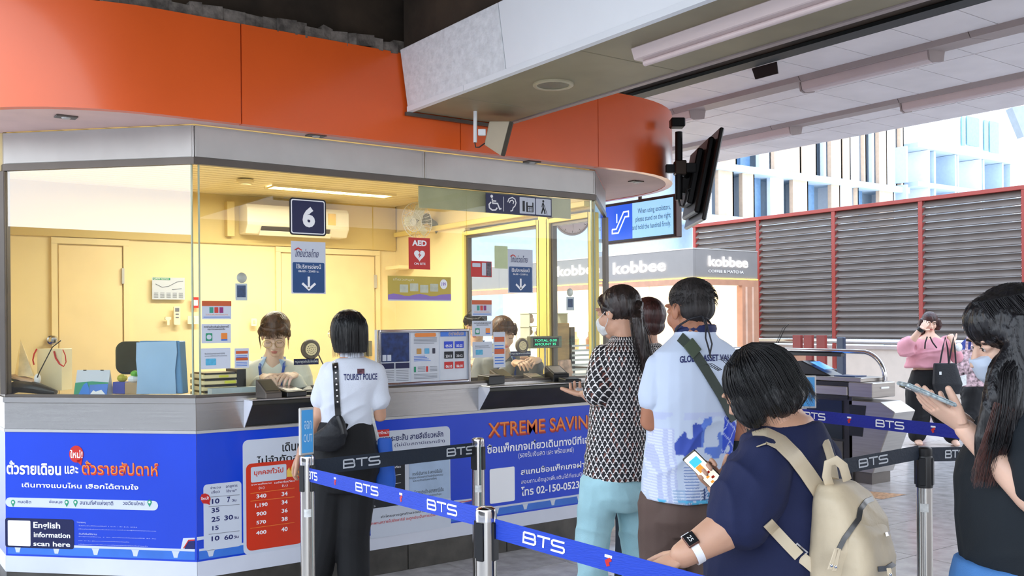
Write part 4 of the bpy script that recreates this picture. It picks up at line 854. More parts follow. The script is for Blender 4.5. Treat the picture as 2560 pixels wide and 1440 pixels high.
# ================================================================ THINGS ON THE GLASS
OG = -.0045   # just outside the pane
def sticker(name, pl, box, m, label, cat, off=OG, th=.002, r=0, group=None):
    u0, v1 = pl.hit(box[0], (box[1])); u1, v0 = pl.hit(box[2], box[3])
    uv = rr(u0, v0, u1, v1, r) if r else [(u0, v0), (u1, v0), (u1, v1), (u0, v1)]
    c = pl.at((u0+u1)/2, v0, off); t = thing(name, label, cat, c, group)
    poly('sheet', pl, uv, m, t, off, th); return t, u0, v0, u1, v1
def sub(t, nm, pl, u0, v0, u1, v1, m, off, r=0, th=.0006):
    return poly(nm, pl, rr(u0, v0, u1, v1, r) if r else [(u0, v0), (u1, v0), (u1, v1), (u0, v1)], m, t, off, th)
o1, o2, o3 = OG+.0025, OG+.0035, OG+.0045
# the 6
t, u0, v0, u1, v1 = sticker('window_number_sign', FRONT, (724, 493, 816, 591), m_blackink, 'navy square sign with a big white 6 and white border above the clerk', 'sign', r=.018)
sub(t, 'border', FRONT, u0+.008, v0+.008, u1-.008, v1-.008, m_whiteink, o1, .012); sub(t, 'field', FRONT, u0+.014, v0+.014, u1-.014, v1-.014, m_navy, o2, .009)
text_uv('6', FRONT, u0+.075, v0+.045, u1-.068, v1-.045, m_whiteink, t, off=o3, bold=.05)
def arrowposter(box, lab):
    t, u0, v0, u1, v1 = sticker('direction_poster', FRONT, box, m_palegrey, lab, 'poster', group='posters with white arrows on the window')
    w, h = u1-u0, v1-v0
    sub(t, 'blue_field', FRONT, u0+w*.04, v0+h*.02, u1-w*.04, v0+h*.6, mat('poster_blue', (26, 74, 130), .4), o1, .008)
    text_uv('ไทยช่วยไทย', FRONT, u0+w*.12, v0+h*.70, u1-w*.2, v0+h*.86, m_navyink, t, off=o2, bold=.0, shear=.3); ribbon('red_stroke', FRONT, [[(u0+w*.1, v0+h*.83), (u0+w*.2, v0+h*.87), (u0+w*.3, v0+h*.83)]], .006, m_redink, t, o2, .0005)
    text_uv('ใช้บริการช่องนี้', FRONT, u0+w*.14, v0+h*.48, u1-w*.14, v0+h*.57, m_whiteink, t, off=o2, bold=.01); text_uv('06:00 - 23:00 น.', FRONT, u0+w*.2, v0+h*.41, u1-w*.2, v0+h*.45, m_whiteink, t, off=o2, bold=.01)
    c = (u0+u1)/2; ribbon('arrow', FRONT, [[(c, v0+h*.33), (c, v0+h*.1)], [(c-w*.19, v0+h*.2), (c, v0+h*.085), (c+w*.19, v0+h*.2)]], .013, m_whiteink, t, o2, .0006)
arrowposter((728, 602, 815, 735), 'white and blue poster with arrow pointing down below the big 6'); arrowposter((1270, 622, 1333, 733), 'white and blue poster with arrow pointing down beside the red phone card')
# AED
t, u0, v0, u1, v1 = sticker('aed_poster', FRONT, (1022, 593, 1076, 674), m_redink, 'red AED ON SITE poster with a white heart on the window', 'poster'); w, h = u1-u0, v1-v0
text_uv('AED', FRONT, u0+w*.16, v0+h*.74, u1-w*.16, v0+h*.92, m_whiteink, t, off=o1, bold=.04); text_uv('ON SITE', FRONT, u0+w*.25, v0+h*.14, u1-w*.22, v0+h*.21, m_whiteink, t, off=o1, bold=.02)
hx = []
for i in range(24):
    a = 2*PI*i/24; hx.append((u0+w*.5+w*.016*16*math.sin(a)**3, v0+h*.45+w*.016*(13*math.cos(a)-5*math.cos(2*a)-2*math.cos(3*a)-math.cos(4*a))))
poly('heart', FRONT, hx, m_whiteink, t, o1, .0006); poly('bolt', FRONT, [(u0+w*a, v0+h*b) for a, b in ((.54, .55), (.42, .44), (.5, .44), (.45, .34), (.58, .47), (.5, .47))], m_redink, t, o2, .0006)
# banner
t, u0, v0, u1, v1 = sticker('promotion_banner', FRONT, (970, 689, 1128, 753), mat('mustard_print', (204, 178, 74), .45, var=.05), 'mustard and purple promotion banner with white cards, below the AED poster', 'banner'); w, h = u1-u0, v1-v0
m_pur = mat('purple_print', (150, 120, 196), .45, var=.04)
poly('purple_wave', FRONT, [(u0, v0+h*.05), (u1, v0+h*.05), (u1, v0+h*.3)]+[(u1-w*i/12, v0+h*(.24+.05*math.sin(i*1.3))) for i in range(1, 13)], m_pur, t, o1, .0006)
sub(t, 'white_edge', FRONT, u0, v0, u1, v0+h*.05, m_palegrey, o1)
for i in range(4): sub(t, 'picture', FRONT, u0+w*(.18+.16*i), v0+h*(.34+.05*(i % 2)), u0+w*(.31+.16*i), v0+h*(.66+.05*(i % 2)), mat('sketch_grey', (206, 208, 186), .5, var=.08, scale=20), o1, .004)
poly('price_disc', FRONT, [(u0+w*.88+.026*math.cos(a), v0+h*.7+.03*math.sin(a)) for a in [2*PI*i/20 for i in range(20)]], m_whiteink, t, o1, .0006); text_uv('199', FRONT, u0+w*.845, v0+h*.62, u0+w*.915, v0+h*.78, m_pur, t, off=o2, bold=.02)
text_uv('เที่ยวสนุก', FRONT, u0+w*.08, v0+h*.78, u0+w*.4, v0+h*.93, mat('cream_ink', (230, 220, 170), .5), t, off=o1, bold=.01)
# access sign
t, u0, v0, u1, v1 = sticker('accessibility_sign', FRONT, (1215, 482, 1380, 543), m_navy, 'navy strip of four access symbols under the steel fascia', 'sign'); w, h = u1-u0, v1-v0; m_i = m_whiteink
sub(t, 'divider', FRONT, u0+w*.255, v0+h*.12, u0+w*.262, v0+h*.88, m_i, o1)
for a, b_ in ((.5, .735), (.75, .985)): sub(t, 'white_field', FRONT, u0+w*a, v0+h*.08, u0+w*b_, v0+h*.94, m_palegrey, o1, .004)
def ic(strokes, wd, m, off=o1): ribbon('symbol', FRONT, [[(u0+w*x, v0+h*y) for x, y in s] for s in strokes], wd, m, t, off, .0006)
def dot(x, y, r, m, off=o1): poly('symbol', FRONT, [(u0+w*x+r*math.cos(a), v0+h*y+r*math.sin(a)) for a in [2*PI*i/14 for i in range(14)]], m, t, off, .0006)
dot(.085, .85, .01, m_i); ic([[(.09, .74), (.10, .5), (.17, .5), (.2, .22), (.225, .26)], [(.095, .62), (.15, .62)], [(.075, .55), (.045, .42), (.05, .25), (.09, .14), (.14, .16), (.165, .28)]], .009, m_i)
ic([[(.32, .62), (.34, .8), (.39, .88), (.43, .8), (.445, .62), (.43, .45), (.40, .34), (.39, .2), (.36, .16)], [(.345, .58), (.36, .7), (.39, .74), (.41, .66), (.40, .55)]], .007, m_i)
ic([[(.56, .2), (.56, .75)]], .018, m_blackink, o2); sub(t, 'symbol', FRONT, u0+w*.6, v0+h*.18, u0+w*.71, v0+h*.7, m_blackink, o2, .004); sub(t, 'symbol', FRONT, u0+w*.62, v0+h*.52, u0+w*.69, v0+h*.9, m_palegrey, o3)
for i in range(3):
    for j in range(3): sub(t, 'key', FRONT, u0+w*(.625+.025*i), v0+h*(.22+.08*j), u0+w*(.643+.025*i), v0+h*(.28+.08*j), m_palegrey, o3)
dot(.865, .82, .008, m_blackink, o2); ic([[(.862, .74), (.862, .45)], [(.862, .46), (.835, .15)], [(.862, .46), (.885, .3), (.89, .14)]], .01, m_blackink, o2); ic([[(.87, .68), (.89, .5), (.925, .12)], [(.85, .7), (.84, .5)]], .0035, m_blackink, o2)
# cards on the glass
def card(box, kind, lab, grp='information cards on the glass'):
    t, u0, v0, u1, v1 = sticker('information_card', FRONT, box, m_palegrey, lab, 'card', r=.003, group=grp); w, h = u1-u0, v1-v0
    if kind == 0:
        sub(t, 'orange_header', FRONT, u0, v0+h*.72, u1, v1, mat('burnt_orange_print', (206, 96, 50), .4), o1, .002)
        for i, c in enumerate(((60, 160, 140), (216, 70, 60), (150, 50, 120))): sub(t, 'picture', FRONT, u0+w*(.25+.17*i), v0+h*.35, u0+w*(.38+.17*i), v0+h*.66, mat('card_pic_%d' % i, c, .4), o1)
        sub(t, 'blue_line', FRONT, u0+w*.05, v0+h*.1, u1-w*.05, v0+h*.14, m_bluelight, o1); text_uv('โปรโมชันบัตรโดยสาร', FRONT, u0+w*.12, v0+h*.22, u1-w*.12, v0+h*.3, m_orangeink, t, off=o1)
    if kind == 1:
        text_uv('หากท่านชำระเงินผ่านช่องทางนี้', FRONT, u0+w*.08, v0+h*.8, u1-w*.08, v0+h*.92, m_blackink, t, off=o1, bold=.02); text_uv('กรุณาตรวจสอบยอดเงิน', FRONT, u0+w*.2, v0+h*.66, u1-w*.2, v0+h*.77, m_blackink, t, off=o1, bold=.02)
        sub(t, 'picture', FRONT, u0+w*.14, v0+h*.12, u0+w*.36, v0+h*.52, m_greenink, o1, .003); sub(t, 'picture', FRONT, u0+w*.17, v0+h*.2, u0+w*.33, v0+h*.44, m_palegrey, o2, .01); sub(t, 'picture', FRONT, u0+w*.66, v0+h*.12, u0+w*.87, v0+h*.52, m_orangeink, o1, .003); sub(t, 'picture', FRONT, u0+w*.66, v0+h*.12, u0+w*.87, v0+h*.2, m_bluelight, o2)
    if kind == 2:
        text_uv('ซื้อบัตรโดยสารล่วงหน้าได้ที่นี่', FRONT, u0+w*.12, v0+h*.7, u1-w*.2, v0+h*.78, m_greyink, t, off=o1, bold=.02); text_uv('ทุกสถานีที่มีช่องจำหน่ายบัตร', FRONT, u0+w*.12, v0+h*.58, u1-w*.12, v0+h*.66, m_greyink, t, off=o1, bold=.02)
        sub(t, 'picture', FRONT, u0+w*.15, v0+h*.18, u0+w*.5, v0+h*.5, mat('cyan_print', (90, 180, 216), .4, var=.1, scale=60), o1, .004)
    if kind == 3:
        for k in (.72, .38): sub(t, 'orange_bar', FRONT, u0+w*.08, v0+h*k, u1-w*.08, v0+h*(k+.14), mat('burnt_orange_print', (206, 96, 50), .4), o1)
        for k in (.6, .52, .26, .18, .1): sub(t, 'text_line', FRONT, u0+w*.1, v0+h*k, u1-w*.14, v0+h*(k+.03), m_bluelight, o1)
card((505, 752, 579, 798), 0, 'orange headed card with three small pictures, left of the clerk'); card((504, 810, 578, 857), 1, 'white card with green and pink payment squares left of the clerk'); card((503, 871, 577, 921), 2, 'white card with cyan ticket picture at the lower left of the glass'); card((587, 871, 623, 919), 3, 'narrow card with two orange bars beside the clerk')
card((1180, 750, 1230, 790), 0, 'orange headed card with three small pictures, right of notice board'); card((1181, 802, 1232, 840), 1, 'white card with green and pink payment squares right of notice board'); card((1182, 855, 1232, 893), 2, 'white card with cyan ticket picture right of notice board'); card((1234, 830, 1264, 918), 3, 'tall narrow card with orange bars behind the second window cards')
t, u0, v0, u1, v1 = sticker('phone_card', FRONT, (1178, 652, 1230, 693), m_redink, 'red card showing a white phone on the second window', 'card'); w, h = u1-u0, v1-v0
sub(t, 'phone_picture', FRONT, u0+w*.52, v0+h*.1, u0+w*.72, v0+h*.9, m_palegrey, o1, .004); sub(t, 'speech_box', FRONT, u0+w*.06, v0+h*.62, u0+w*.45, v0+h*.86, m_palegrey, o1, .004); sub(t, 'photo_area', FRONT, u0+w*.74, v0+h*.05, u1-w*.03, v0+h*.95, mat('dim_photo', (110, 100, 110), .5, var=.3, scale=60), o1)
t, *_ = sticker('sticky_note', FRONT, (1237, 614, 1270, 672), mat('pale_green_paper', (206, 218, 170), .6), 'blank pale green paper stuck beside the second arrow poster', 'note', r=.004)
def badge(cx, cy, r, box, lab):
    u, v = FRONT.hit(cx, cy); t = thing('hanging_badge', lab, 'badge', FRONT.at(u, v, -.02)); mb = MB(); R_ = abs(FRONT.hit(cx+r, cy)[0]-u); mb.lathe(FRONT.at(u, v, -.02), [(0, -.012), (R_*.5, -.01), (R_, -.002), (R_*.9, .0), (0, .0)], 20, (0, -1, 0)); mb.build('suction_cup', m_trim, t, smooth=True)
    prect('card', FRONT, *box, m_palegrey, t, -.024, .002); x0, y0, x1, y1 = box; prect('portrait', FRONT, x0+4, y0+5, x1-4, y1-8, mat('blue_photo', (50, 80, 130), .5, var=.3, scale=40), t, -.0215, .001)
badge(608, 694, 13, (592, 708, 622, 751), 'blue badge hanging from a suction cup left of the clerk'); badge(1430, 731, 8, (1421, 742, 1441, 776), 'small grey badge hanging from a suction cup by the last window')
# notice board
NB = Plane((XL, YF-.03, 0), (1, 0, 0)); u0, v1 = NB.hit(943, 818); u1, v0 = NB.hit(1175, 946); v0 -= .02; v1 -= .015
nb = thing('notice_board', 'chrome framed notice board with three posters, mounted between the windows', 'board', NB.at((u0+u1)/2, v0, 0)); w, h = u1-u0, v1-v0
mb = MB(); mb.pbox(NB, u0, u1, v0, v1, -.034, -.004); mb.build('backing', m_palegrey, nb)
for a, b_, c, d in ((u0, u0+.016, v0, v1), (u1-.016, u1, v0, v1), (u0+.016, u1-.016, v0, v0+.016), (u0+.016, u1-.016, v1-.016, v1)):
    mb = MB(); mb.pbox(NB, a, b_, c, d, -.004, .014); mb.build('frame', m_chrome, nb, bevel=.004)
def nrect(a, b_, c, d, m, off=0, r=0, nm='print', th=.0006): return poly(nm, NB, rr(u0+w*a, v0+h*b_, u0+w*c, v0+h*d, r) if r else [(u0+w*a, v0+h*b_), (u0+w*c, v0+h*b_), (u0+w*c, v0+h*d), (u0+w*a, v0+h*d)], m, nb, off, th)
for i in range(3): nrect(.035+.315*i, .04, .335+.315*i, .96, mat('poster_paper', (214, 218, 226), .35), -.004, .006, 'poster', .002)
nrect(.04, .42, .33, .94, mat('poster_navy', (28, 54, 110), .3, var=.3, scale=30), 0, .006); nrect(.04, .3, .17, .4, m_navy); nrect(.185, .3, .33, .4, m_navy)
for i in range(7): nrect(.05, .08+.03*i, .17, .088+.03*i, m_greyink); nrect(.19, .08+.03*i, .32, .088+.03*i, m_greyink)
nrect(.05, .44, .09, .55, m_palegrey, .001); nrect(.1, .44, .14, .55, m_palegrey, .001)
nrect(.39, .86, .62, .93, m_orangeink, 0, .008)
for i in range(5): nrect(.38, .74+.025*i, .63-.03*(i == 0), .748+.025*i, m_greyink)
for i, c in enumerate(((200, 150, 80), (100, 180, 220), (50, 50, 70))): nrect(.41+.085*i, .55, .46+.085*i-(.02 if i == 2 else 0), .65, mat('notice_pic_%d' % i, c, .4), 0, .003)
for i in range(4): nrect(.38, .42+.028*i, .56-.02*i, .43+.028*i, m_bluelight)
nrect(.38, .22, .40, .32, m_greenink); nrect(.51, .22, .53, .32, m_redink)
for i in range(4): nrect(.42, .23+.026*i, .5, .238+.026*i, m_greyink); nrect(.55, .23+.026*i, .63, .238+.026*i, m_greyink)
for i in range(4): nrect(.38, .1+.025*i, .63, .107+.025*i, m_greyink)
nrect(.67, .86, .955, .96, m_bluelight); text_uv('ตารางเดินรถ', NB, u0+w*.76, v0+h*.88, u0+w*.93, v0+h*.945, m_yellowink, nb, off=.0015); 
for i in range(2):
    for j, m in enumerate((m_redink, m_blackink, m_blue)):
        nrect(.71+.12*i, .26+.19*j, .81+.12*i, .39+.19*j, m, 0, .003); text_uv(['06:10', '23:12', '05:25'][j], NB, u0+w*(.725+.12*i), v0+h*(.28+.19*j), u0+w*(.795+.12*i), v0+h*(.33+.19*j), m_whiteink, nb, off=.0015, bold=.02)
# roller blind behind the glass
mb = MB(); mb.pbox(FRONT, FRONT.hit(1056, 500)[0], FRONT.hit(1436, 520)[0], PY(1200, 524, YF).z-.01, 2.296, -.05, -.04); mb.build('roller_blind', mat('olive_blind', (186, 180, 140), .7, bump=.1, bscale=90), label='olive beige roller blind hanging inside behind the access symbol strip', cat='blind')
# ================================================================ INSIDE
INB = YP(7.76)
def Z3(px, py, z): return PZ(px, py, z)
a, b_ = Z3(682, 462, 2.538), Z3(968, 489, 2.538)
lt = thing('ceiling_light', 'lit recessed ceiling light with white grid in the yellow slat ceiling', 'light', ((a.x+b_.x)/2, (a.y+b_.y)/2, 2.52)); yc = (a.y+b_.y)/2
mb = MB(); mb.box(a.x, b_.x, yc-.07, yc+.07, 2.534, 2.539); mb.build('diffuser', mat('lit_diffuser', (255, 250, 225), .5, emit=6), lt)
mb = MB()
for k in range(9): x = a.x+(b_.x-a.x)*k/8; mb.box(x-.004, x+.004, yc-.07, yc+.07, 2.522, 2.534)
mb.box(a.x-.02, b_.x+.02, yc-.085, yc-.07, 2.52, 2.54); mb.box(a.x-.02, b_.x+.02, yc+.07, yc+.085, 2.52, 2.54); mb.build('grille', m_cream, lt)
sd = Z3(613, 450, 2.53); mb = MB(); mb.lathe((sd.x, sd.y, 2.49), [(0, 0), (.04, .002), (.05, .02), (.062, .022), (.062, .04), (0, .05)], 24); mb.build('smoke_detector', m_cream, label='round cream smoke detector on the slat ceiling', cat='detector', smooth=True)
# air conditioner
AC = YP(7.58); u0, v1 = AC.hit(617, 508); u1, _ = AC.hit(872, 540); v0 = AC.hit(617, 582)[1]
ac = thing('air_conditioner', 'white wall air conditioner partly behind the big 6 sign', 'air conditioner', (AC.at((u0+u1)/2, v0)))
m_ac = mat('ac_white', (246, 236, 208), .35, var=.01)
mb = MB(); mb.prism([(u0, 7.77, v1), (u0, 7.6, v1), (u0, 7.575, v1-.03), (u0, 7.57, v0+.07), (u0, 7.62, v0), (u0, 7.77, v0)], (u1-u0, 0, 0)); mb.build('body', m_ac, ac, bevel=.012, seg=2)
mb = MB(); mb.prism([(u0+.12, 7.568, v0+.062), (u0+.12, 7.585, v0+.04), (u0+.12, 7.607, v0+.008), (u0+.12, 7.6, v0+.006)], (u1-u0-.3, 0, 0)); mb.build('outlet', m_darktrim, ac)
mb = MB(); mb.prism([(u0+.11, 7.575, v0+.02), (u0+.11, 7.60, v0-.012), (u0+.11, 7.602, v0-.008), (u0+.11, 7.578, v0+.026)], (u1-u0-.28, 0, 0)); mb.build('louvre_flap', m_ac, ac)
mb = MB(); mb.pbox(YP(7.57), u1-.2, u1-.13, v0+.1, v0+.2, 0, .004); mb.build('energy_label', m_yellowink, ac)
mb = MB(); mb.box(u0-.12, u0-.06, 7.7, 7.77, v0-.02, v1+.02); mb.build('pipe_cover', m_cream2, ac)
# wall papers on the back wall
t, u0, v0, u1, v1 = sticker('safety_notice', INB, (380, 693, 462, 749), m_palegrey, 'white SAFETY NOTICE sheet on the cream wall', 'notice', 0); w, h = u1-u0, v1-v0
sub(t, 'green_header', INB, u0+w*.02, v1-h*.12, u0+w*.55, v1-h*.02, m_greenink, .003); text_uv('SAFETY NOTICE', INB, u0+w*.04, v1-h*.1, u0+w*.5, v1-h*.04, m_whiteink, t, off=.005, bold=.02)
for i in range(5):
    for j in range(5): sub(t, 'text_line', INB, u0+w*(.05+.19*i), v0+h*(.08+.05*j), u0+w*(.18+.19*i), v0+h*(.1+.05*j), m_greyink, .003)
ribbon('diagram', INB, [[(u0+w*.1, v0+h*.7), (u0+w*.3, v0+h*.55), (u0+w*.5, v0+h*.6), (u0+w*.75, v0+h*.8), (u0+w*.95, v0+h*.85)], [(u0+w*.6, v0+h*.45), (u0+w*.9, v0+h*.5)]], .005, m_greyink, t, .003)
def wallbox(name, box, m, lab, cat, th=.02, det=None):
    x0, y0, x1, y1 = box; t = thing(name, lab, cat, PY(x0, y1, 7.76)); prect('body', INB, x0, y0, x1, y1, m, t, 0, th, r=.008)
    for d in det or []: prect(d[0], INB, *d[1], d[2], t, th+.001, .002)
    return t
wallbox('remote_control', (433, 766, 449, 812), m_ac, 'white air conditioner remote in a wall holder', 'remote', .02, [('display', (436, 770, 446, 779), m_greyink), ('button_row', (437, 784, 445, 787), m_greyink), ('button_row', (437, 792, 445, 795), m_greyink)])
wallbox('wall_bracket', (411, 792, 425, 800), m_ac, 'small white bracket on the cream wall left of the remote', 'bracket', .03, [('hook', (415, 800, 421, 813), m_ac)])
wallbox('light_switch', (468, 790, 498, 810), m_ac, 'white light switch plate right of the remote', 'switch', .012, [('rocker', (478, 794, 486, 806), m_cream)])
wallbox('fire_sticker', (479, 743, 499, 770), m_redink, 'small red fire equipment sticker near the glass corner', 'sticker', .003, [('symbol', (484, 750, 494, 764), m_whiteink)])
wallbox('wall_socket', (627, 796, 641, 815), m_ac, 'white wall socket left of the clerk head', 'socket', .01, [('insert', (631, 801, 637, 809), m_cream)])
wallbox('junction_box', (904, 852, 924, 890), mat('grey_box', (120, 118, 100), .5), 'grey box fixed on the door right of the officer', 'box', .05)
# wall fan
fc = PD(1042, 552, 8.1); fd = (PD(995, 575, 7.6)-fc).normalized(); fd = (-fw*.8-rt*.5-up0*.25).normalized()
fn = thing('wall_fan', 'round wall fan with wire cage near the ceiling corner', 'fan', fc)
sdv = fd.cross(up0).normalized(); tpv = sdv.cross(fd); R0 = .155
cg = MB()
for k in range(28):
    a = 2*PI*k/28; d = sdv*math.cos(a)+tpv*math.sin(a)
    cg.tube([fc+fd*.05, fc+fd*.05+d*R0*.6, fc+d*R0, fc-fd*.05+d*R0*.6, fc-fd*.06+d*.03], .0018, 4, cap=False)
for rr_, dd in ((R0, 0), (R0*.55, .05), (R0*.2, .052)): cg.tube([fc+fd*dd+(sdv*math.cos(2*PI*k/30)+tpv*math.sin(2*PI*k/30))*rr_ for k in range(31)], .003, 6)
cg.build('cage', m_trim, fn)
bl = MB()
for k in range(3):
    a = 2*PI*k/3; d = sdv*math.cos(a)+tpv*math.sin(a); e_ = fd.cross(d); bl.obox(fc+d*.075, d*.06, e_*.04+fd*.012, fd*.0015)
bl.build('blade', mat('smoke_blade', (190, 186, 160), .3), fn)
mb = MB(); mb.tube([fc-fd*.05, fc-fd*.16], [.05, .038], 16); mb.build('motor', mat('olive_plastic', (120, 118, 84), .4), fn, smooth=True)
mb = MB(); q1 = PD(1083, 545, 8.2); q2 = PD(1110, 625, 8.3); mb.tube([fc-fd*.14, PD(1095, 570, 8.25), PD(1102, 600, 8.3), q2], [.03, .035, .035, .03], 12); mb.build('neck', mat('olive_plastic', (120, 118, 84), .4), fn, smooth=True)
# pale panels and glass block behind the banner
mb = MB(); mb.pbox(YP(7.6), PY(1075, 800, 7.6).x, PY(1103, 800, 7.6).x, 1.0, 2.05, -.05, 0); mb.build('glass_strip', mat('pale_blue_glass', (190, 214, 230), .3, emit=.3), booth)
mb = MB(); mb.pbox(YP(7.5), PY(990, 650, 7.5).x, 4.28, PY(1000, 672, 7.5).z, PY(1000, 664, 7.5).z, -.2, .05); mb.build('shelf', m_cream, booth)
# intercoms
m_ic = mat('taupe_plastic', (104, 92, 76), .45)
def intercom(cx, cy, r, lab, d_in):
    u, v = YP(YF+d_in).hit(cx, cy); pl = YP(YF+d_in); c = pl.at(u, v); R_ = r*(c-CO).dot(fw)/F; t = thing('intercom_speaker', lab, 'speaker', c, 'round intercom speakers at the windows')
    mb = MB(); mb.lathe(c, [(0, 0), (R_, .0), (R_*1.02, .01), (R_*.9, .022), (R_*.68, .022), (R_*.66, .016), (0, .016)], 32, (0, -1, 0)); mb.build('ring', m_ic, t, smooth=True)
    mb = MB(); mb.lathe(c+Vector((0, -.017, 0)), [(0, 0), (R_*.64, 0), (R_*.62, .003), (0, .003)], 28, (0, -1, 0)); mb.build('grille', m_cream, t)
    mb = MB()
    for n_, q_ in ((1, 0), (7, .22), (13, .42)):
        for k in range(n_): a = 2*PI*k/n_; p_ = c+Vector((R_*q_*math.cos(a), -.0205, R_*q_*math.sin(a))); mb.lathe(p_, [(0, 0), (R_*.05, 0), (0, .001)], 8, (0, -1, 0))
    mb.build('dot', m_ic, t)
    mb = MB(); mb.tube([c+Vector((R_*.9, .01, -R_*.4)), c+Vector((R_*1.5, .01, -R_*1.6))], .004, 8); mb.build('arm', m_ic, t)
intercom(775, 873, 25, 'round taupe intercom speaker beside the clerk', .03); intercom(1303, 864, 18.5, 'round taupe intercom speaker at the second window', .03)
for (x0, y0, x1, y1, lab) in ((738, 898, 800, 911, 'narrow blue sign strip under the first intercom'), (1281, 879, 1331, 889, 'narrow blue sign strip under the second intercom')):
    t, u0, v0, u1, v1 = sticker('sign_strip', FRONT, (x0, y0, x1, y1), m_navy, lab, 'sign', off=-.02); text_uv('กรุณาพูดผ่านไมโครโฟน', FRONT, u0+.006, v0+.007, u1-.006, v1-.006, m_whiteink, t, off=-.017)
# ---- things on the trays
TZ = 1.074
def device(name, px, py, w, d, h, m, lab, cat, rot=0, lid=None, slope=.4, z=TZ, yy=None):
    p = PZ(px, py, z) if yy is None else PY(px, py, yy); p.z = z; t = thing(name, lab, cat, p); c, s = math.cos(rot), math.sin(rot); X_ = Vector((c, s, 0)); Y_ = Vector((-s, c, 0))
    mb = MB(); P = [p-Y_*d/2, p+Y_*d/2, p+Y_*d/2+Vector((0, 0, h)), p-Y_*d/2+Vector((0, 0, h*slope))]; mb.prism([q_-X_*w/2 for q_ in P], X_*w); mb.build('body', m, t, bevel=.004)
    nrm_ = Vector((0, 0, 1)); a_, b__ = P[3], P[2]; sl_ = (b__-a_); upn = X_.cross(sl_).normalized()
    mb = MB(); mb.obox((a_+b__)/2+upn*.001, X_*w*.38, sl_*.36, upn*.0015); mb.build('face', lid or m_darktrim, t)
    return t
mg = mat('grey_screen', (70, 66, 54), .3)
device('price_display', 672, 995, .1, .1, .1, m_darktrim, 'tilted grey framed display at the left of the first tray', 'display', .2, mg, .3)
device('card_terminal', 722, 990, .13, .15, .055, m_black, 'black card terminal on the first tray', 'terminal', .25, m_steel, .5)
device('coin_dish', 752, 985, .14, .13, .04, m_black, 'black coin dish right of the first card terminal', 'dish', -.2, m_black, .4)
device('coin_dish', 1228, 960, .13, .12, .06, m_black, 'black open box at the left of the second tray', 'dish', .1, m_darktrim, .9)
device('price_display', 1256, 958, .12, .12, .09, m_darktrim, 'tilted grey display on the second tray', 'display', .1, mg, .4)
device('card_terminal', 1335, 952, .1, .13, .05, m_darktrim, 'small grey terminal mid of the second tray', 'terminal', -.2, m_steel, .5)
device('card_terminal', 1392, 952, .11, .17, .1, m_black, 'tall black card terminal at the right of the second tray', 'terminal', -.3, m_steel, .5)
device('card_terminal', 1425, 955, .12, .1, .03, m_black, 'flat black pad at the far right of the second tray', 'terminal', -.2, m_black, .6)
# dark partition inside windows
for a_, b__ in ((ta+.05, ta+.9), (tb_+.05, 4.2)): mb = MB(); mb.box(a_, b__, YF+.19, YF+.215, 1.06, 1.11); mb.build('partition', m_darktrim, booth, bevel=.003)
# file drawers at lower left of main window
dr = thing('document_trays', 'stack of cream and black document trays with yellow labels at the window corner', 'trays', (1.95, 5.2, 1.06))
x0_, x1_ = PY(502, 950, 5.15).x, PY(588, 950, 5.15).x
for k in range(4):
    z = 1.075+k*.033; mb = MB(); mb.box(x0_, x1_, 5.12, 5.34, z, z+.022); mb.build('tray', m_desk, dr, bevel=.003); mb = MB(); mb.box(x0_+.01, x1_-.01, 5.117, 5.3, z+.022, z+.031); mb.build('tray_gap', m_black, dr)
mb = MB(); mb.box(x1_-.07, x1_-.01, 5.112, 5.118, 1.145, 1.16); mb.box(x1_-.1, x1_-.05, 5.112, 5.118, 1.18, 1.19); mb.build('yellow_label', mat('yellow_paper', (226, 226, 60), .5), dr)
mb = MB(); mb.box(x1_+.0, x1_+.05, 5.12, 5.3, 1.065, 1.22); mb.build('side_rack', m_black, dr)
mb = MB(); mb.box(x0_+.02, x1_+.12, 5.03, 5.1, 1.09, 1.125); mb.build('ticket_box', mat('frosted_plastic', (190, 204, 210), .3), label='frosted ticket box in front of the document trays', cat='box')
# ---- left window
def CD(px, py, dd=.15): # a point dd behind the angled pane
    return Plane(Vector((.78, 5.745, 0))+Vector((Q, Q, 0))*dd, (Q, -Q, 0))
DZ = 1.06
CPL = CD(0, 0, .12)
cal = thing('desk_calendar', 'tent desk calendar with blue and green drawing in the angled window', 'calendar', CPL.at(*CPL.hit(232, 984)))
u0, v1 = CPL.hit(193, 925); u1, v0 = CPL.hit(276, 986)
mb = MB(); mb.prism([CPL.at(u0, v0, .03), CPL.at(u0, v1, 0), CPL.at(u0, v0, -.03)], CPL.u*(u1-u0)); mb.build('tent', m_palegrey, cal)
vt = (CPL.v*(v1-v0)-CPL.n*.03).normalized(); CP2 = Plane(CPL.at(u0, v0, .031), CPL.u, vt); hh_ = math.hypot(v1-v0, .03); ww_ = u1-u0
poly('green_field', CP2, [(0, 0), (ww_, 0), (ww_, hh_*.5), (ww_*.5, hh_*.54), (0, hh_*.48)], m_greenink, cal, .001, .0006); poly('blue_field', CP2, [(ww_*.45, 0), (ww_, 0), (ww_, hh_*.44), (ww_*.45, hh_*.4)], m_bluelight, cal, .002, .0006)
poly('figure_print', CP2, [(ww_*.15, 0), (ww_*.48, 0), (ww_*.43, hh_*.3), (ww_*.36, hh_*.5), (ww_*.26, hh_*.4)], mat('bright_blue_print', (40, 130, 230), .4), cal, .003, .0006)
poly('cloud_print', CP2, [(ww_*.5, hh_*.02), (ww_*.95, hh_*.02), (ww_*.82, hh_*.2), (ww_*.66, hh_*.12), (ww_*.58, hh_*.18)], m_whiteink, cal, .003, .0006)
mb = MB()
for k in range(10): mb.tube([CP2.at(ww_*(.2+.02*k if k < 5 else .62+.02*k), hh_*.97, .001), CP2.at(ww_*(.2+.02*k if k < 5 else .62+.02*k), hh_*1.01, .001)], .0015, 5)
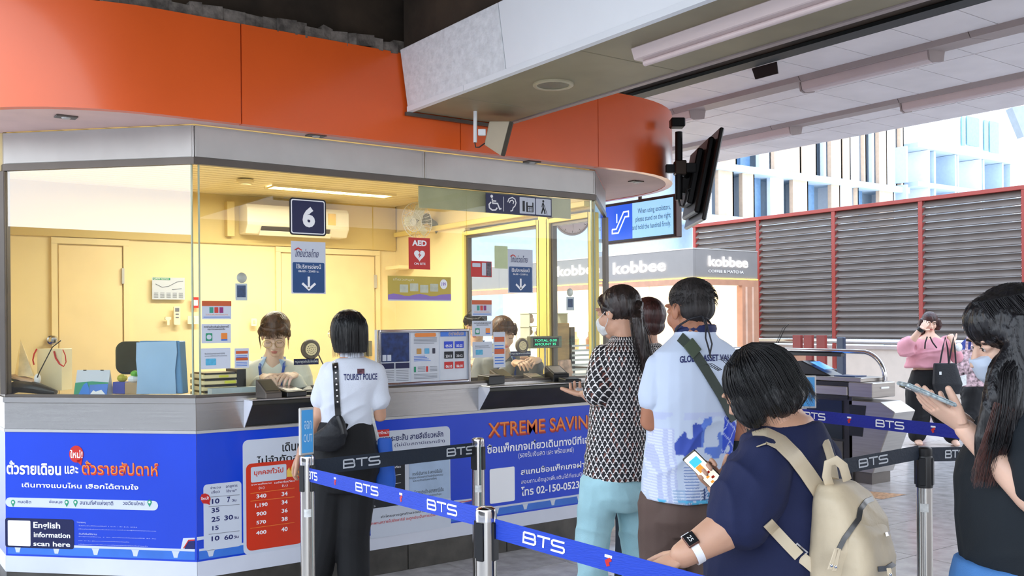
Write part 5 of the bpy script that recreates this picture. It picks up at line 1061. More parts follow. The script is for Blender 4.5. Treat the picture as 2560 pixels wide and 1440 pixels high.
mb.build('binding_ring', m_black, cal)
bn = thing('blue_folder', 'large pale blue document folder standing in the angled window', 'folder', CPL.at(*CPL.hit(400, 984)))
m_pb = mat('pale_blue_plastic', (172, 206, 240), .35, var=.03); m_pb2 = mat('blue_plastic_edge', (110, 160, 205), .3)
sh = [CPL.hit(*p_) for p_ in ((347, 856), (446, 852), (448, 880), (443, 925), (446, 984), (347, 984), (350, 940), (346, 900))]
mb = MB(); mb.prism([CPL.at(u, v, .02) for u, v in sh], CPL.n*.004); mb.build('front_sheet', m_pb, bn)
mb = MB(); mb.prism([CPL.at(*CPL.hit(*p_), -.05) for p_ in ((352, 852), (452, 852), (460, 984), (352, 984))], CPL.n*.065); mb.build('binder', m_pb2, bn, bevel=.004)
ch = thing('office_chair', 'dark green office chair back beside the pale blue folder', 'chair', (1.75, 6.9, .12))
CB = Plane(Vector((1.7, 6.6, 0)), rt0); u0, v1 = CB.hit(296, 853); u1, v0 = CB.hit(372, 935)
mb = MB(); mb.prism([CB.at(u, v) for u, v in rr(u0, v0, u1, v1, .06)], CB.n*.06); mb.build('backrest', mat('dark_green_leather', (30, 56, 54), .25, var=.1), ch, bevel=.015, seg=2)
mb = MB(); mb.box(1.66, 2.1, 6.35, 6.7, .55, .62); mb.build('seat', m_black, ch, bevel=.02); mb = MB(); mb.cyl((1.88, 6.55, .12), (1.88, 6.55, .55), .03); mb.build('column', m_black, ch)
mb = MB(); mb.tube([(1.88, 6.68, .58), (1.8, 6.75, .9), CB.at((u0+u1)/2, v0+.05, -.01)], .025, 10); mb.build('back_support', m_black, ch)
for (x0, y0, x1, y1, m, nm, lab, cat) in ((281, 955, 312, 985, mat('indigo_carton', (70, 80, 170), .5), 'tissue_carton', 'small indigo carton beside the desk calendar', 'carton'), (311, 957, 347, 985, mat('tan_card', (190, 160, 120), .6), 'tissue_box', 'tan tissue box next to the indigo carton', 'box')):
    u0, v1 = CPL.hit(x0, y0); u1, v0 = CPL.hit(x1, y1); mb = MB(); mb.pbox(CPL, u0, u1, v0, v1, -.06, .0); mb.build(nm, m, label=lab, cat=cat, bevel=.003)
for (cx, cy, rx, rz, m, nm, lab) in ((298, 946, .028, .022, mat('olive_yellow', (190, 186, 60), .5), 'wrapped_sweet', 'yellow crumpled wrapper on the indigo carton'), (327, 948, .033, .022, m_whiteink, 'tissue', 'white tissue tuft on the tan box'), (330, 935, .025, .018, mat('leaf_green', (110, 190, 60), .5), 'green_wrapper', 'bright green wrapper above the tissue')):
    u, v = CPL.hit(cx, cy); mb = MB(); mb.ell(CPL.at(u, v, -.03), (rx, .025, rz), nu=10, nv=6); o = mb.build(nm, m, label=lab, cat='wrapper' if nm != 'tissue' else 'tissue')
gb = thing('gift_bag', 'cream paper gift bag with red ribbon handles in the angled window', 'bag', (1.1, 6.2, DZ)); GP = CD(0, 0, .3)
u0, v1 = GP.hit(92, 872); u1, v0 = GP.hit(154, 950)
mb = MB(); mb.pbox(GP, u0, u1, v0-.06, v1, -.1, .0); mb.build('bag_body', mat('cream_paper', (240, 232, 200), .5, var=.04), gb, bevel=.003)
mb = MB(); mb.tube([GP.at(*GP.hit(*p_), .01) for p_ in ((95, 872), (88, 885), (85, 900), (88, 912))], .005, 8, flat=.5); mb.build('ribbon_handle', m_redink, gb, smooth=True)
mb = MB(); mb.tube([GP.at(*GP.hit(*p_), .01) for p_ in ((138, 878), (142, 895), (152, 910), (162, 916), (168, 905), (166, 888), (160, 874))], .005, 8, flat=.5); mb.build('ribbon_handle', m_redink, gb, smooth=True)
pb_ = thing('plastic_bag', 'pointed clear cream plastic bag in the corner of the angled window', 'bag', (.95, 5.95, DZ)); GP2 = CD(0, 0, .2)
mb = MB(); A_ = GP2.at(*GP2.hit(51, 848)); B_ = [GP2.at(*GP2.hit(x, 940), o_) for x, o_ in ((36, 0), (60, .05), (90, .02), (70, -.06), (45, -.05))]
mb.add([A_]+B_, [(0, 1, 2), (0, 2, 3), (0, 3, 4), (0, 4, 5), (0, 5, 1), (5, 4, 3, 2, 1)]); mb.build('bag_body', mat('milky_plastic', (240, 222, 180), .2, var=.1, scale=20), pb_)
pk = thing('black_pouch', 'black pouch with papers lying at the corner of the angled window', 'pouch', (.95, 5.8, DZ)); GP3 = CD(0, 0, .13)
def G3(x, y, o_=0): return GP3.at(*GP3.hit(x, y), o_)
mb = MB(); mb.tube([G3(22, 975), G3(45, 965), G3(90, 970), G3(125, 978), G3(140, 981)], [.03, .035, .032, .02, .012], 12, flat=1.4, side=(0, 0, 1)); mb.build('pouch_body', mat('black_leather', (30, 30, 28), .35, bump=.3, bscale=40), pk, smooth=True)
mb = MB(); mb.obox(G3(52, 948, -.03), (G3(82, 955)-G3(22, 938))*.5, GP3.n*.04, Vector((0, 0, .006))); mb.build('paper', mat('pink_paper', (230, 200, 176), .5), pk)
mb = MB(); mb.obox(G3(48, 955, -.03), (G3(78, 962)-G3(20, 946))*.5, GP3.n*.03, Vector((0, 0, .004))); mb.build('green_paper', mat('moss_paper', (100, 120, 60), .5), pk)
mb = MB(); mb.tube([G3(84, 958, -.01), G3(96, 930, -.01), G3(128, 868, -.01), G3(150, 851, -.01)], .003, 6); mb.build('black_stick', m_black, label='thin black bent stick rising from the pouch', cat='stick')
mb = MB(); mb.ell(G3(88, 948, -.02), (.018, .014, .03), nu=10, nv=8); mb.build('white_bottle', m_whiteink, label='small white bottle beside the black pouch', cat='bottle', smooth=True)
# ---- second window equipment
EP = YP(5.42)
eq = thing('customer_display', 'green lit customer display on a thin pole behind the second window', 'display', EP.at(*EP.hit(1364, 940)))
u0, v1 = EP.hit(1327, 841); u1, v0 = EP.hit(1405, 869); mb = MB(); mb.pbox(EP, u0, u1, v0, v1, -.05, 0); mb.build('casing', mat('taupe_casing', (120, 122, 104), .4), eq, bevel=.004)
mb = MB(); mb.pbox(EP, u0+.02, u1-.03, v0+.012, v1-.012, 0, .002); mb.build('screen', m_black, eq)
text_uv('TOTAL 0.00', EP, u0+.03, (v0+v1)/2+.004, u1-.05, v1-.022, mat('lit_green_digits', (60, 240, 170), .5, emit=1.2), eq, off=.004); text_uv('AMOUNT 35', EP, u0+.03, v0+.02, u1-.06, (v0+v1)/2-.006, MATS['lit_green_digits'], eq, off=.004)
mb = MB(); mb.cyl(EP.at((u0+u1)/2, v0, -.02), Vector((EP.at((u0+u1)/2, v0, -.02).x, EP.at((u0+u1)/2, v0, -.02).y, DZ)), .008); mb.build('pole', m_trim, eq)
m_wood = mat('tan_wood', (186, 148, 92), .5, var=.1, stretch=(1, 1, 6))
mb = MB(); a_, b__ = YP(5.7).hit(1388, 807)[0], YP(5.7).hit(1424, 860)[0]; mb.pbox(YP(5.7), a_, b__, 1.06, YP(5.7).hit(1400, 808)[1], -.14, 0); mb.build('wooden_cabinet', m_wood, label='tall tan wooden cabinet behind the customer display', cat='cabinet', bevel=.004)
mb = MB(); b3 = YP(5.7).hit(1427, 860)[0]; mb.pbox(YP(5.7), b3, b3+.04, 1.06, YP(5.7).hit(1428, 818)[1], -.14, 0); mb.build('file_binder', m_black, label='black upright file right of the wooden cabinet', cat='file')
cs = thing('clear_shelf', 'clear plastic shelf unit holding small toys behind the second window', 'shelf', YP(5.8).at(*YP(5.8).hit(1350, 900))); SPn = YP(5.85)
for y in (785, 818, 846): u0, v = SPn.hit(1322, y); u1, _ = SPn.hit(1420, y-3); mb = MB(); mb.pbox(SPn, u0, u1, v, v+.008, -.12, .0); mb.build('shelf_board', mat('pale_glass_shelf', (226, 232, 216), .2), cs)
for x in (1324, 1418): u, _ = SPn.hit(x, 850); mb = MB(); mb.pbox(SPn, u, u+.006, 1.06, SPn.hit(1370, 784)[1], -.12, 0); mb.build('side_board', MATS['pale_glass_shelf'], cs)
for i, (x, y, c) in enumerate(((1339, 800, (236, 200, 190)), (1371, 803, (250, 244, 230)), (1336, 830, (230, 214, 196)), (1358, 832, (240, 200, 200)), (1385, 830, (226, 230, 226)))):
    u, v = SPn.hit(x, y); mb = MB(); mb.ell(SPn.at(u, v, -.06), (.026, .022, .026), nu=10, nv=8); mb.ell(SPn.at(u, v+.03, -.06), (.018, .018, .018), nu=10, nv=6); mb.build('small_ornament', mat('ornament_%d' % i, c, .5), label='small %s ornament on the clear shelf' % ['pink', 'ivory', 'beige', 'rose', 'pale green'][i], cat='ornament', smooth=True)
u, v = YP(5.2).hit(1418, 905); mb = MB(); mb.prism([YP(5.2).at(u-.05, 1.06, 0), YP(5.2).at(u+.06, 1.06, 0), YP(5.2).at(u+.05, 1.2, -.03), YP(5.2).at(u-.06, 1.2, -.03)], (0, -.006, 0)); mb.build('flyer_stand', mat('orange_white_flyer', (230, 190, 170), .5, var=.3, scale=18), label='small orange and white flyer stand at the right end of the tray', cat='stand')
# frosted stripes low on the last pane
fs_ = thing('frosted_stripes', 'frosted horizontal stripes low on the last glass pane', 'decal', FRONT.at(2.62, 1.12))
for k in range(7):
    u0, v1 = FRONT.hit(1431, 862+k*12); u1, _ = FRONT.hit(1474, 862+k*12); mb = MB(); mb.pbox(FRONT, u0, u1, v1-.014, v1, OG, OG+.001); mb.build('stripe', mat('frosted_print', (222, 226, 210), .6), fs_)
# clock beyond
ck = thing('station_clock', 'round white station clock glimpsed through the last window', 'clock', PD(1431, 545, 9.5)); cp = PD(1431, 543, 9.5); kpl = Plane(cp, rt0)
mb = MB(); mb.lathe(cp, [(0, 0), (.17, 0), (.18, .02), (.18, .06), (0, .06)], 40, fw); mb.build('case', m_rail, ck, smooth=True); mb = MB(); mb.lathe(cp-fw*.001, [(0, 0), (.16, 0), (0, -.002)], 40, fw); mb.build('dial', m_whiteink, ck)
mb = MB()
for k in range(60): a = 2*PI*k/60; r1 = .135 if k % 5 == 0 else .148; d = (math.cos(a), math.sin(a)); wv = (-d[1]*.0025, d[0]*.0025) if k % 5 == 0 else (-d[1]*.001, d[0]*.001); mb.prism([kpl.at(r1*d[0]-wv[0], r1*d[1]-wv[1], .003), kpl.at(.156*d[0]-wv[0], .156*d[1]-wv[1], .003), kpl.at(.156*d[0]+wv[0], .156*d[1]+wv[1], .003), kpl.at(r1*d[0]+wv[0], r1*d[1]+wv[1], .003)], kpl.n*.001)
mb.build('minute_marking', m_blackink, ck)
for L_, a, wd in ((.09, 2.2, .006), (.13, -1.5, .004)): d = (math.cos(a), math.sin(a)); mb = MB(); mb.prism([kpl.at(-d[1]*wd, d[0]*wd, .005), kpl.at(d[1]*wd, -d[0]*wd, .005), kpl.at(L_*d[0], L_*d[1], .005)], kpl.n*.001); mb.build('hand', m_blackink, ck)
mb = MB(); mb.cyl(cp+Vector((0, 0, .17)), Vector((cp.x, cp.y, 3.35)), .012); mb.build('hanger', m_rail, ck)
# ================================================================ PEOPLE
LAT = np.random.RandomState(11).rand(32, 32, 32)
def vnoise(p):
    p = np.asarray(p); i = np.floor(p).astype(int); f = p-i; f = f*f*(3-2*f); r = 0
    for a in (0, 1):
        for b in (0, 1):
            for c in (0, 1):
                w = (f[:, 0] if a else 1-f[:, 0])*(f[:, 1] if b else 1-f[:, 1])*(f[:, 2] if c else 1-f[:, 2])
                r = r+w*LAT[(i[:, 0]+a) % 32, (i[:, 1]+b) % 32, (i[:, 2]+c) % 32]
    return r
def remesh(mb, vox, it=4):
    me = bpy.data.meshes.new('t'); me.from_pydata([tuple(v) for v in mb.v], [], mb.f)
    bm = bmesh.new(); bm.from_mesh(me); bmesh.ops.recalc_face_normals(bm, faces=bm.faces); bm.to_mesh(me); bm.free()
    o = bpy.data.objects.new('t', me); COL.objects.link(o)
    m = o.modifiers.new('r', 'REMESH'); m.mode = 'VOXEL'; m.voxel_size = vox
    if it: s = o.modifiers.new('s', 'SMOOTH'); s.factor = .5; s.iterations = it
    dg = bpy.context.evaluated_depsgraph_get(); r = bpy.data.meshes.new_from_object(o.evaluated_get(dg)); bpy.data.objects.remove(o); bpy.data.meshes.remove(me)
    return r
def mco(me):
    a = np.empty(len(me.vertices)*3); me.vertices.foreach_get('co', a); return a.reshape(-1, 3)
def mno(me):
    a = np.empty(len(me.vertices)*3); me.vertices.foreach_get('normal', a); return a.reshape(-1, 3)
def finish(me, name, m, parent, o0=None):
    me.name = name; me.materials.clear(); me.materials.append(m); me.polygons.foreach_set('use_smooth', [True]*len(me.polygons)); me.polygons.foreach_set('material_index', [0]*len(me.polygons))
    o = bpy.data.objects.new(name, me); COL.objects.link(o); base = ORG[parent]
    me.transform(Matrix.Translation(-base)); o.parent = parent; ORG[o] = base; return o
def folds(me, amp, S, U, freq=9, slant=.5, seed=0, keep=None):
    """cloth wrinkles: ridged noise, long across the body, finer up and down"""
    v = mco(me); n = mno(me); S = np.array(S); U = np.array(U); s = v@S; u = v@U; d = v@np.cross(S, U)
    q = np.stack([s*freq*.45+seed, (u+s*slant)*freq*1.6+seed*3.1, d*freq*.5], 1)
    q += (vnoise(np.stack([s*5, u*5, d*5+seed], 1))[:, None]-.5)*1.6
    r = 1-np.abs(2*vnoise(q)-1); r2 = vnoise(np.stack([s*freq*2.1, (u-s*slant)*freq*.9+9, d*freq*1.2+seed], 1))
    h = amp*(r**2*1.0+r2*.8-.7)
    me.vertices.foreach_set('co', (v+n*h[:, None]).ravel()); me.update()
def grooves(me, amp, c, ax, fr, dens=34, seed=0):
    v = mco(me); n = mno(me); c = np.array(c); ax = np.array(ax); fr = np.array(fr); sd = np.cross(ax, fr); p = v-c
    ang = np.arctan2(p@sd, p@fr); h = p@ax
    w = vnoise(np.stack([ang*3+seed+20, h*9, h*0+seed], 1)); g = vnoise(np.stack([(ang+w*.35)*dens/2+40, h*5+w*2, h*0+seed+3], 1))
    k = 1-.7*np.clip((n@ax), 0, 1)**2
    me.vertices.foreach_set('co', (v+n*((g-.5)*2*amp*k)[:, None]).ravel()); me.update()
def loft(mb, secs, S, Fv, n=22, e=2.3):
    rings = []; S = Vector(S); Fv = Vector(Fv)
    for c, rx, ry in secs:
        c = Vector(c); ring = []
        for k in range(n):
            a = 2*PI*k/n; ca, sa = math.cos(a), math.sin(a)
            ring.append(c+S*(rx*math.copysign(abs(ca)**(2/e), ca))+Fv*(ry*math.copysign(abs(sa)**(2/e), sa)))
        rings += ring
    m = len(secs); fs = [(i*n+k, i*n+(k+1) % n, (i+1)*n+(k+1) % n, (i+1)*n+k) for i in range(m-1) for k in range(n)]
    fs += [tuple(range(n-1, -1, -1)), tuple((m-1)*n+k for k in range(n))]
    mb.add(rings, fs)
def limb(mb, pts, rs, n=14):
    P = [Vector(p) for p in pts]; mb.tube(P, rs, n)
    mb.ell(P[0], (rs[0],)*3, nu=12, nv=8); mb.ell(P[-1], (rs[-1],)*3, nu=12, nv=8)
def arm(mb, a, b, c, k=1.0, infl=0):
    a, b, c = map(Vector, (a, b, c)); limb(mb, [a, a.lerp(b, .35), a.lerp(b, .8), b, b.lerp(c, .25), b.lerp(c, .65), c], [x*k+infl for x in (.047, .044, .037, .035, .037, .030, .0235)])
def leg(mb, a, b, c, k=1.0, infl=0):
    a, b, c = map(Vector, (a, b, c)); limb(mb, [a, a.lerp(b, .4), a.lerp(b, .85), b, b.lerp(c, .3), b.lerp(c, .7), c], [x*k+infl for x in (.085, .078, .06, .056, .055, .042, .034)])
def foot(mb, ank, f, ln=.24):
    ank = Vector(ank); f = Vector(f); s = Vector((-f.y, f.x, 0)); g = Vector((ank.x, ank.y, 0))
    P = [g-f*.06+Vector((0, 0, .035)), g+Vector((0, 0, .05)), g+f*ln*.45+Vector((0, 0, .036)), g+f*ln*.72+Vector((0, 0, .024))]
    mb.tube(P, [(.034, .03), (.042, .036), (.03, .044), (.02, .036)], 14, side=(0, 0, 1)); mb.ell(P[3], (.036, .036, .02)); mb.ell(P[0], (.03, .03, .034))
    mb.tube([ank, g+Vector((0, 0, .04))], [.034, .036], 12)
def hand(mb, w, d, nrm, th, curl=(.35, .5, .4), k=1.0, spread=.08, thumb=None):
    """palm and five fingers; w wrist, d towards the knuckles, nrm back of the hand, th = +1/-1 side of the thumb (along d x nrm)"""
    w = Vector(w); d = Vector(d).normalized(); nrm = Vector(nrm); nrm = (nrm-d*nrm.dot(d)).normalized(); s = d.cross(nrm)*th
    mb.tube([w-d*.02, w+d*.01*k, w+d*.05*k, w+d*.085*k], [(.017*k, .024*k), (.016*k, .028*k), (.015*k, .038*k), (.012*k, .038*k)], 16, side=nrm)
    for i, (off, L, r) in enumerate(((.029, .068, .0088), (.0095, .076, .009), (-.0105, .070, .0086), (-.029, .055, .0076))):
        p = w+d*(.082-.004*abs(i-1))*k+s*off*k; dd = (d+s*spread*(1.2-i*.8)).normalized(); pts = [p-d*.02*k, p]; ang = 0
        for j, fr in enumerate((.45, .3, .25)):
            ang += curl[j]*(1+.08*i); v = dd*math.cos(ang)-nrm*math.sin(ang); p = p+v*L*fr*k; pts.append(p)
        mb.tube(pts, [r*k, r*k, r*.96*k, r*.9*k, r*.78*k], 10); mb.ell(pts[-1], (r*.78*k,)*3, nu=8, nv=6); mb.ell(pts[1], (r*1.05*k,)*3, nu=8, nv=6)
    t = thumb or (.8, .6, -.25); p = w+d*.02*k+s*.022*k; v = (d*t[1]+s*t[0]+nrm*t[2]).normalized(); v2 = (v+d*.55-nrm*.15).normalized()
    pts = [p, p+v*.04*k, p+v*.04*k+v2*.032*k, p+v*.04*k+v2*.056*k]; mb.tube(pts, [.014*k, .0115*k, .0105*k, .0085*k], 10); mb.ell(pts[-1], (.0085*k,)*3, nu=8, nv=6)
class Frame:
    def __init__(s, o, f, u=(0, 0, 1)):
        s.o = Vector(o); s.f = Vector(f).normalized(); u = Vector(u); s.u = (u-s.f*u.dot(s.f)).normalized(); s.r = s.f.cross(s.u); s.M = Matrix((s.r, s.f, s.u)).transposed()
    def p(s, x, y, z): return s.o+s.r*x+s.f*y+s.u*z
def headmesh(mb, H, k=1.0, male=False):
    def E(c, r): mb.ell(H.p(*[x*k for x in c]), [x*k for x in r], H.M)
    E((0, -.018, .03), (.073, .09, .084)); E((0, .022, -.03), (.058, .062, .08)); E((0, .05, -.084), (.034 if male else .028, .03, .028)); E((0, .0, -.06), (.052, .06, .05))
    for s in (-1, 1):
        E((s*.034, .05, -.03), (.026, .028, .032)); E((s*.073, -.008, -.008), (.009, .019, .031)); E((s*.031, .066, .004), (.019, .014, .011)); E((s*.03, .073, .026), (.026, .012, .008))
    mb.tube([H.p(0, .078*k, .012*k), H.p(0, .092*k, -.01*k), H.p(0, .104*k, -.032*k), H.p(0, .088*k, -.04*k)], [.008*k, .009*k, .0125*k, .011*k], 10)
    for s in (-1, 1): E((s*.011, .09, -.035), (.008, .009, .007))
    E((0, .08, -.058), (.021, .011, .006)); E((0, .078, -.067), (.019, .011, .006))
def body(root, H, neck, torso, S, Fv, arms, hands, legs, feet, skin, nk=.05, vox=.007, hk=1.0, male=False, hvox=.0045):
    mb = MB(); loft(mb, torso, S, Fv)
    limb(mb, [Vector(neck)-Vector((0, 0, .03)), Vector(neck)+(H.p(0, -.02, -.05)-Vector(neck))*.5, H.p(0, -.02, -.04)], [nk*1.15, nk, nk*1.02])
    for a in arms: arm(mb, *a[:3], *(a[3:]))
    for l in legs: leg(mb, *l[:3], *(l[3:]))
    for f_ in feet: foot(mb, *f_)
    parts = [remesh(mb, vox, 5)]
    mb = MB(); headmesh(mb, H, hk, male); limb(mb, [H.p(0, -.02, -.04), (H.p(0, -.02, -.1)).lerp(Vector(neck), .3)], [nk*.98, nk*.98]); parts.append(remesh(mb, hvox, 2))
    for h in hands: mb = MB(); hand(mb, **h); parts.append(remesh(mb, .003, 1))
    bm = bmesh.new()
    for p in parts: bm.from_mesh(p)
    me = bpy.data.meshes.new('body'); bm.to_mesh(me); bm.free()
    for p in parts: bpy.data.meshes.remove(p)
    return finish(me, 'body', skin, root)
def face(root, H, k=1.0, closed=False, lip=(190, 96, 90), brow=(50, 36, 30)):
    mk = mat('eye_white', (235, 230, 225), .25); mi = mat('iris', (40, 26, 20), .2); ml = mat('lip_%d' % lip[0], lip, .4); mbw = mat('brow_%d' % brow[0], brow, .8)
    for s in (-1, 1):
        if not closed:
            mb = MB(); mb.ell(H.p(s*.031*k, .072*k, .003*k), (.0115*k, .009*k, .0075*k), H.M, 14, 8); e = mb.build('eye', mk, root, smooth='all')
            mb = MB(); mb.ell(H.p(s*.031*k, .0795*k, .002*k), (.0048*k, .0026*k, .0048*k), H.M, 12, 6); mb.build('iris', mi, e, smooth='all')
        mb = MB(); mb.tube([H.p((s*.031+x)*k, (.0815-.9*(s*.0+x)**2*12*.1)*k, (z+(-.004 if closed else .006))*k) for x, z in ((-.014, -.001), (-.006, .0012 if not closed else -.002), (.004, .0015 if not closed else -.0025), (.014, -.001))], .0012*k, 6); mb.build('eyelash', mi, root)
        mb = MB(); mb.tube([H.p((s*.032+x)*k, (.087-abs(x)*.18)*k, z*k) for x, z in ((-.017, .024), (-.005, .028), (.006, .028), (.018, .024))], [.0018*k, .003*k, .003*k, .0016*k], 6, flat=.5); mb.build('eyebrow', mbw, root)
    mb = MB(); mb.ell(H.p(0, .0895*k, -.0585*k), (.019*k, .004*k, .0045*k), H.M, 14, 8); mb.ell(H.p(0, .088*k, -.0665*k), (.016*k, .0045*k, .005*k), H.M, 14, 8); mb.build('lips', ml, root, smooth='all')
def cloth(root, name, build, m, vox=.007, it=6, amp=0, S=(1, 0, 0), freq=9, slant=.5, seed=0, U=(0, 0, 1), post=None):
    mb = MB(); build(mb); me = remesh(mb, vox, it)
    if amp: folds(me, amp, S, U, freq, slant, seed)
    if post: post(me)
    return finish(me, name, m, root)
def hair(root, build, m, H, vox=.005, it=3, amp=.0022, dens=34, seed=0, name='hair'):
    mb = MB(); build(mb); me = remesh(mb, vox, it); grooves(me, amp, H.p(0, -.02, 0), H.u, H.f, dens, seed); return finish(me, name, m, root)
def strands(root, paths, m, r=.0009, name='hair_strands'):
    mb = MB()
    for p in paths: n = len(p); mb.tube(p, [r*(1-.8*i/(n-1)) for i in range(n)], 4, cap=False)
    return mb.build(name, m, root, smooth='all', kind='stuff')
def wrap_text(s, pl, u0, v0, u1, v1, m, root, target, bold=.02, curve=0, off=.003):
    """print lettering onto the cloth: every point is dropped onto the cloth along the plane's normal"""
    o = text_uv(s, pl, u0, v0, u1, v1, m, root, off=.0, bold=bold, res=3); me = o.data; base = ORG[root]
    bm = bmesh.new(); bm.from_mesh(me); bmesh.ops.triangulate(bm, faces=bm.faces); bmesh.ops.subdivide_edges(bm, edges=[e for e in bm.edges if e.calc_length() > .012], cuts=1); bm.to_mesh(me); bm.free()
    bv = BVHTree.FromPolygons([v.co for v in target.data.vertices], [tuple(p.vertices) for p in target.data.polygons])
    um = (u0+u1)/2
    for v in me.vertices:
        q_ = v.co.copy()
        if curve: uu_ = (q_+base-pl.o).dot(pl.u)-um; q_ -= pl.v*curve*uu_*uu_
        h = bv.ray_cast(q_, (q_+base-CO).normalized())
        if h[0]: v.co = h[0]+pl.n*off
    o.name = 'lettering'; return o
def onto(target, root, pl, pts, w, name, m, off=.004, th=.003, far=.35):
    """a strap lying on the cloth: centre line of (u, v) dropped on the cloth along the plane's normal"""
    base = ORG[root]; bv = BVHTree.FromPolygons([v.co for v in target.data.vertices], [tuple(p.vertices) for p in target.data.polygons])
    P = []; n = len(pts)
    fine = []
    for i in range(n-1):
        for k in range(6): t = k/6; fine.append((pts[i][0]*(1-t)+pts[i+1][0]*t, pts[i][1]*(1-t)+pts[i+1][1]*t))
    fine.append(pts[-1]); L = []; R_ = []
    for i, (u, v) in enumerate(fine):
        a, b = fine[max(i-1, 0)], fine[min(i+1, len(fine)-1)]; d = Vector((b[0]-a[0], b[1]-a[1])).normalized(); nn = Vector((-d.y, d.x))*w/2
        for s_, lst in ((1, L), (-1, R_)):
            q_ = pl.at(u+nn.x*s_, v+nn.y*s_)-base; h = bv.ray_cast(q_, (q_+base-CO).normalized()); lst.append(h[0] if h[0] else None)
    pa = [x for x in zip(L, R_) if x[0] is not None and x[1] is not None]
    mb = MB(); vs = []; fs = []
    for l, r in pa: l = l+base; r = r+base; vs += [l+pl.n*off, r+pl.n*off, r+pl.n*(off+th), l+pl.n*(off+th)]
    for i in range(len(pa)-1):
        for k in range(4): fs.append((i*4+k, i*4+(k+1) % 4, i*4+4+(k+1) % 4, i*4+4+k))
    fs += [(0, 1, 2, 3), (len(pa)*4-1, len(pa)*4-2, len(pa)*4-3, len(pa)*4-4)]
    mb.add(vs, fs); return mb.build(name, m, root, smooth=True)
def skinmat(name, c):
    m = mat(name, c, .45, var=.04, scale=14, bump=.05, bscale=220); b = m.node_tree.nodes['Principled BSDF']; b.inputs['Subsurface Weight'].default_value = .12; b.inputs['Subsurface Radius'].default_value = (.01, .004, .002); return m
def hairmat(name, c, r=.38):
    return mat(name, c, r, var=.35, scale=40, bump=.5, bscale=90, stretch=(1, 1, .12))
sk1 = skinmat('skin_warm', (206, 158, 130)); sk2 = skinmat('skin_light', (226, 184, 160)); sk3 = skinmat('skin_tan', (176, 118, 88)); sk4 = skinmat('skin_pale', (232, 196, 172))
h_black = hairmat('black_hair', (16, 14, 16)); h_dkbrown = hairmat('dark_brown_hair', (46, 34, 30)); h_brown = hairmat('brown_hair', (90, 58, 34)); h_auburn = hairmat('auburn_hair', (62, 30, 26))
UPV = Vector((0, 0, 1))
def hz(v): v = Vector((v.x, v.y, 0)); return v.normalized()
FW, RT = hz(fw), hz(rt)

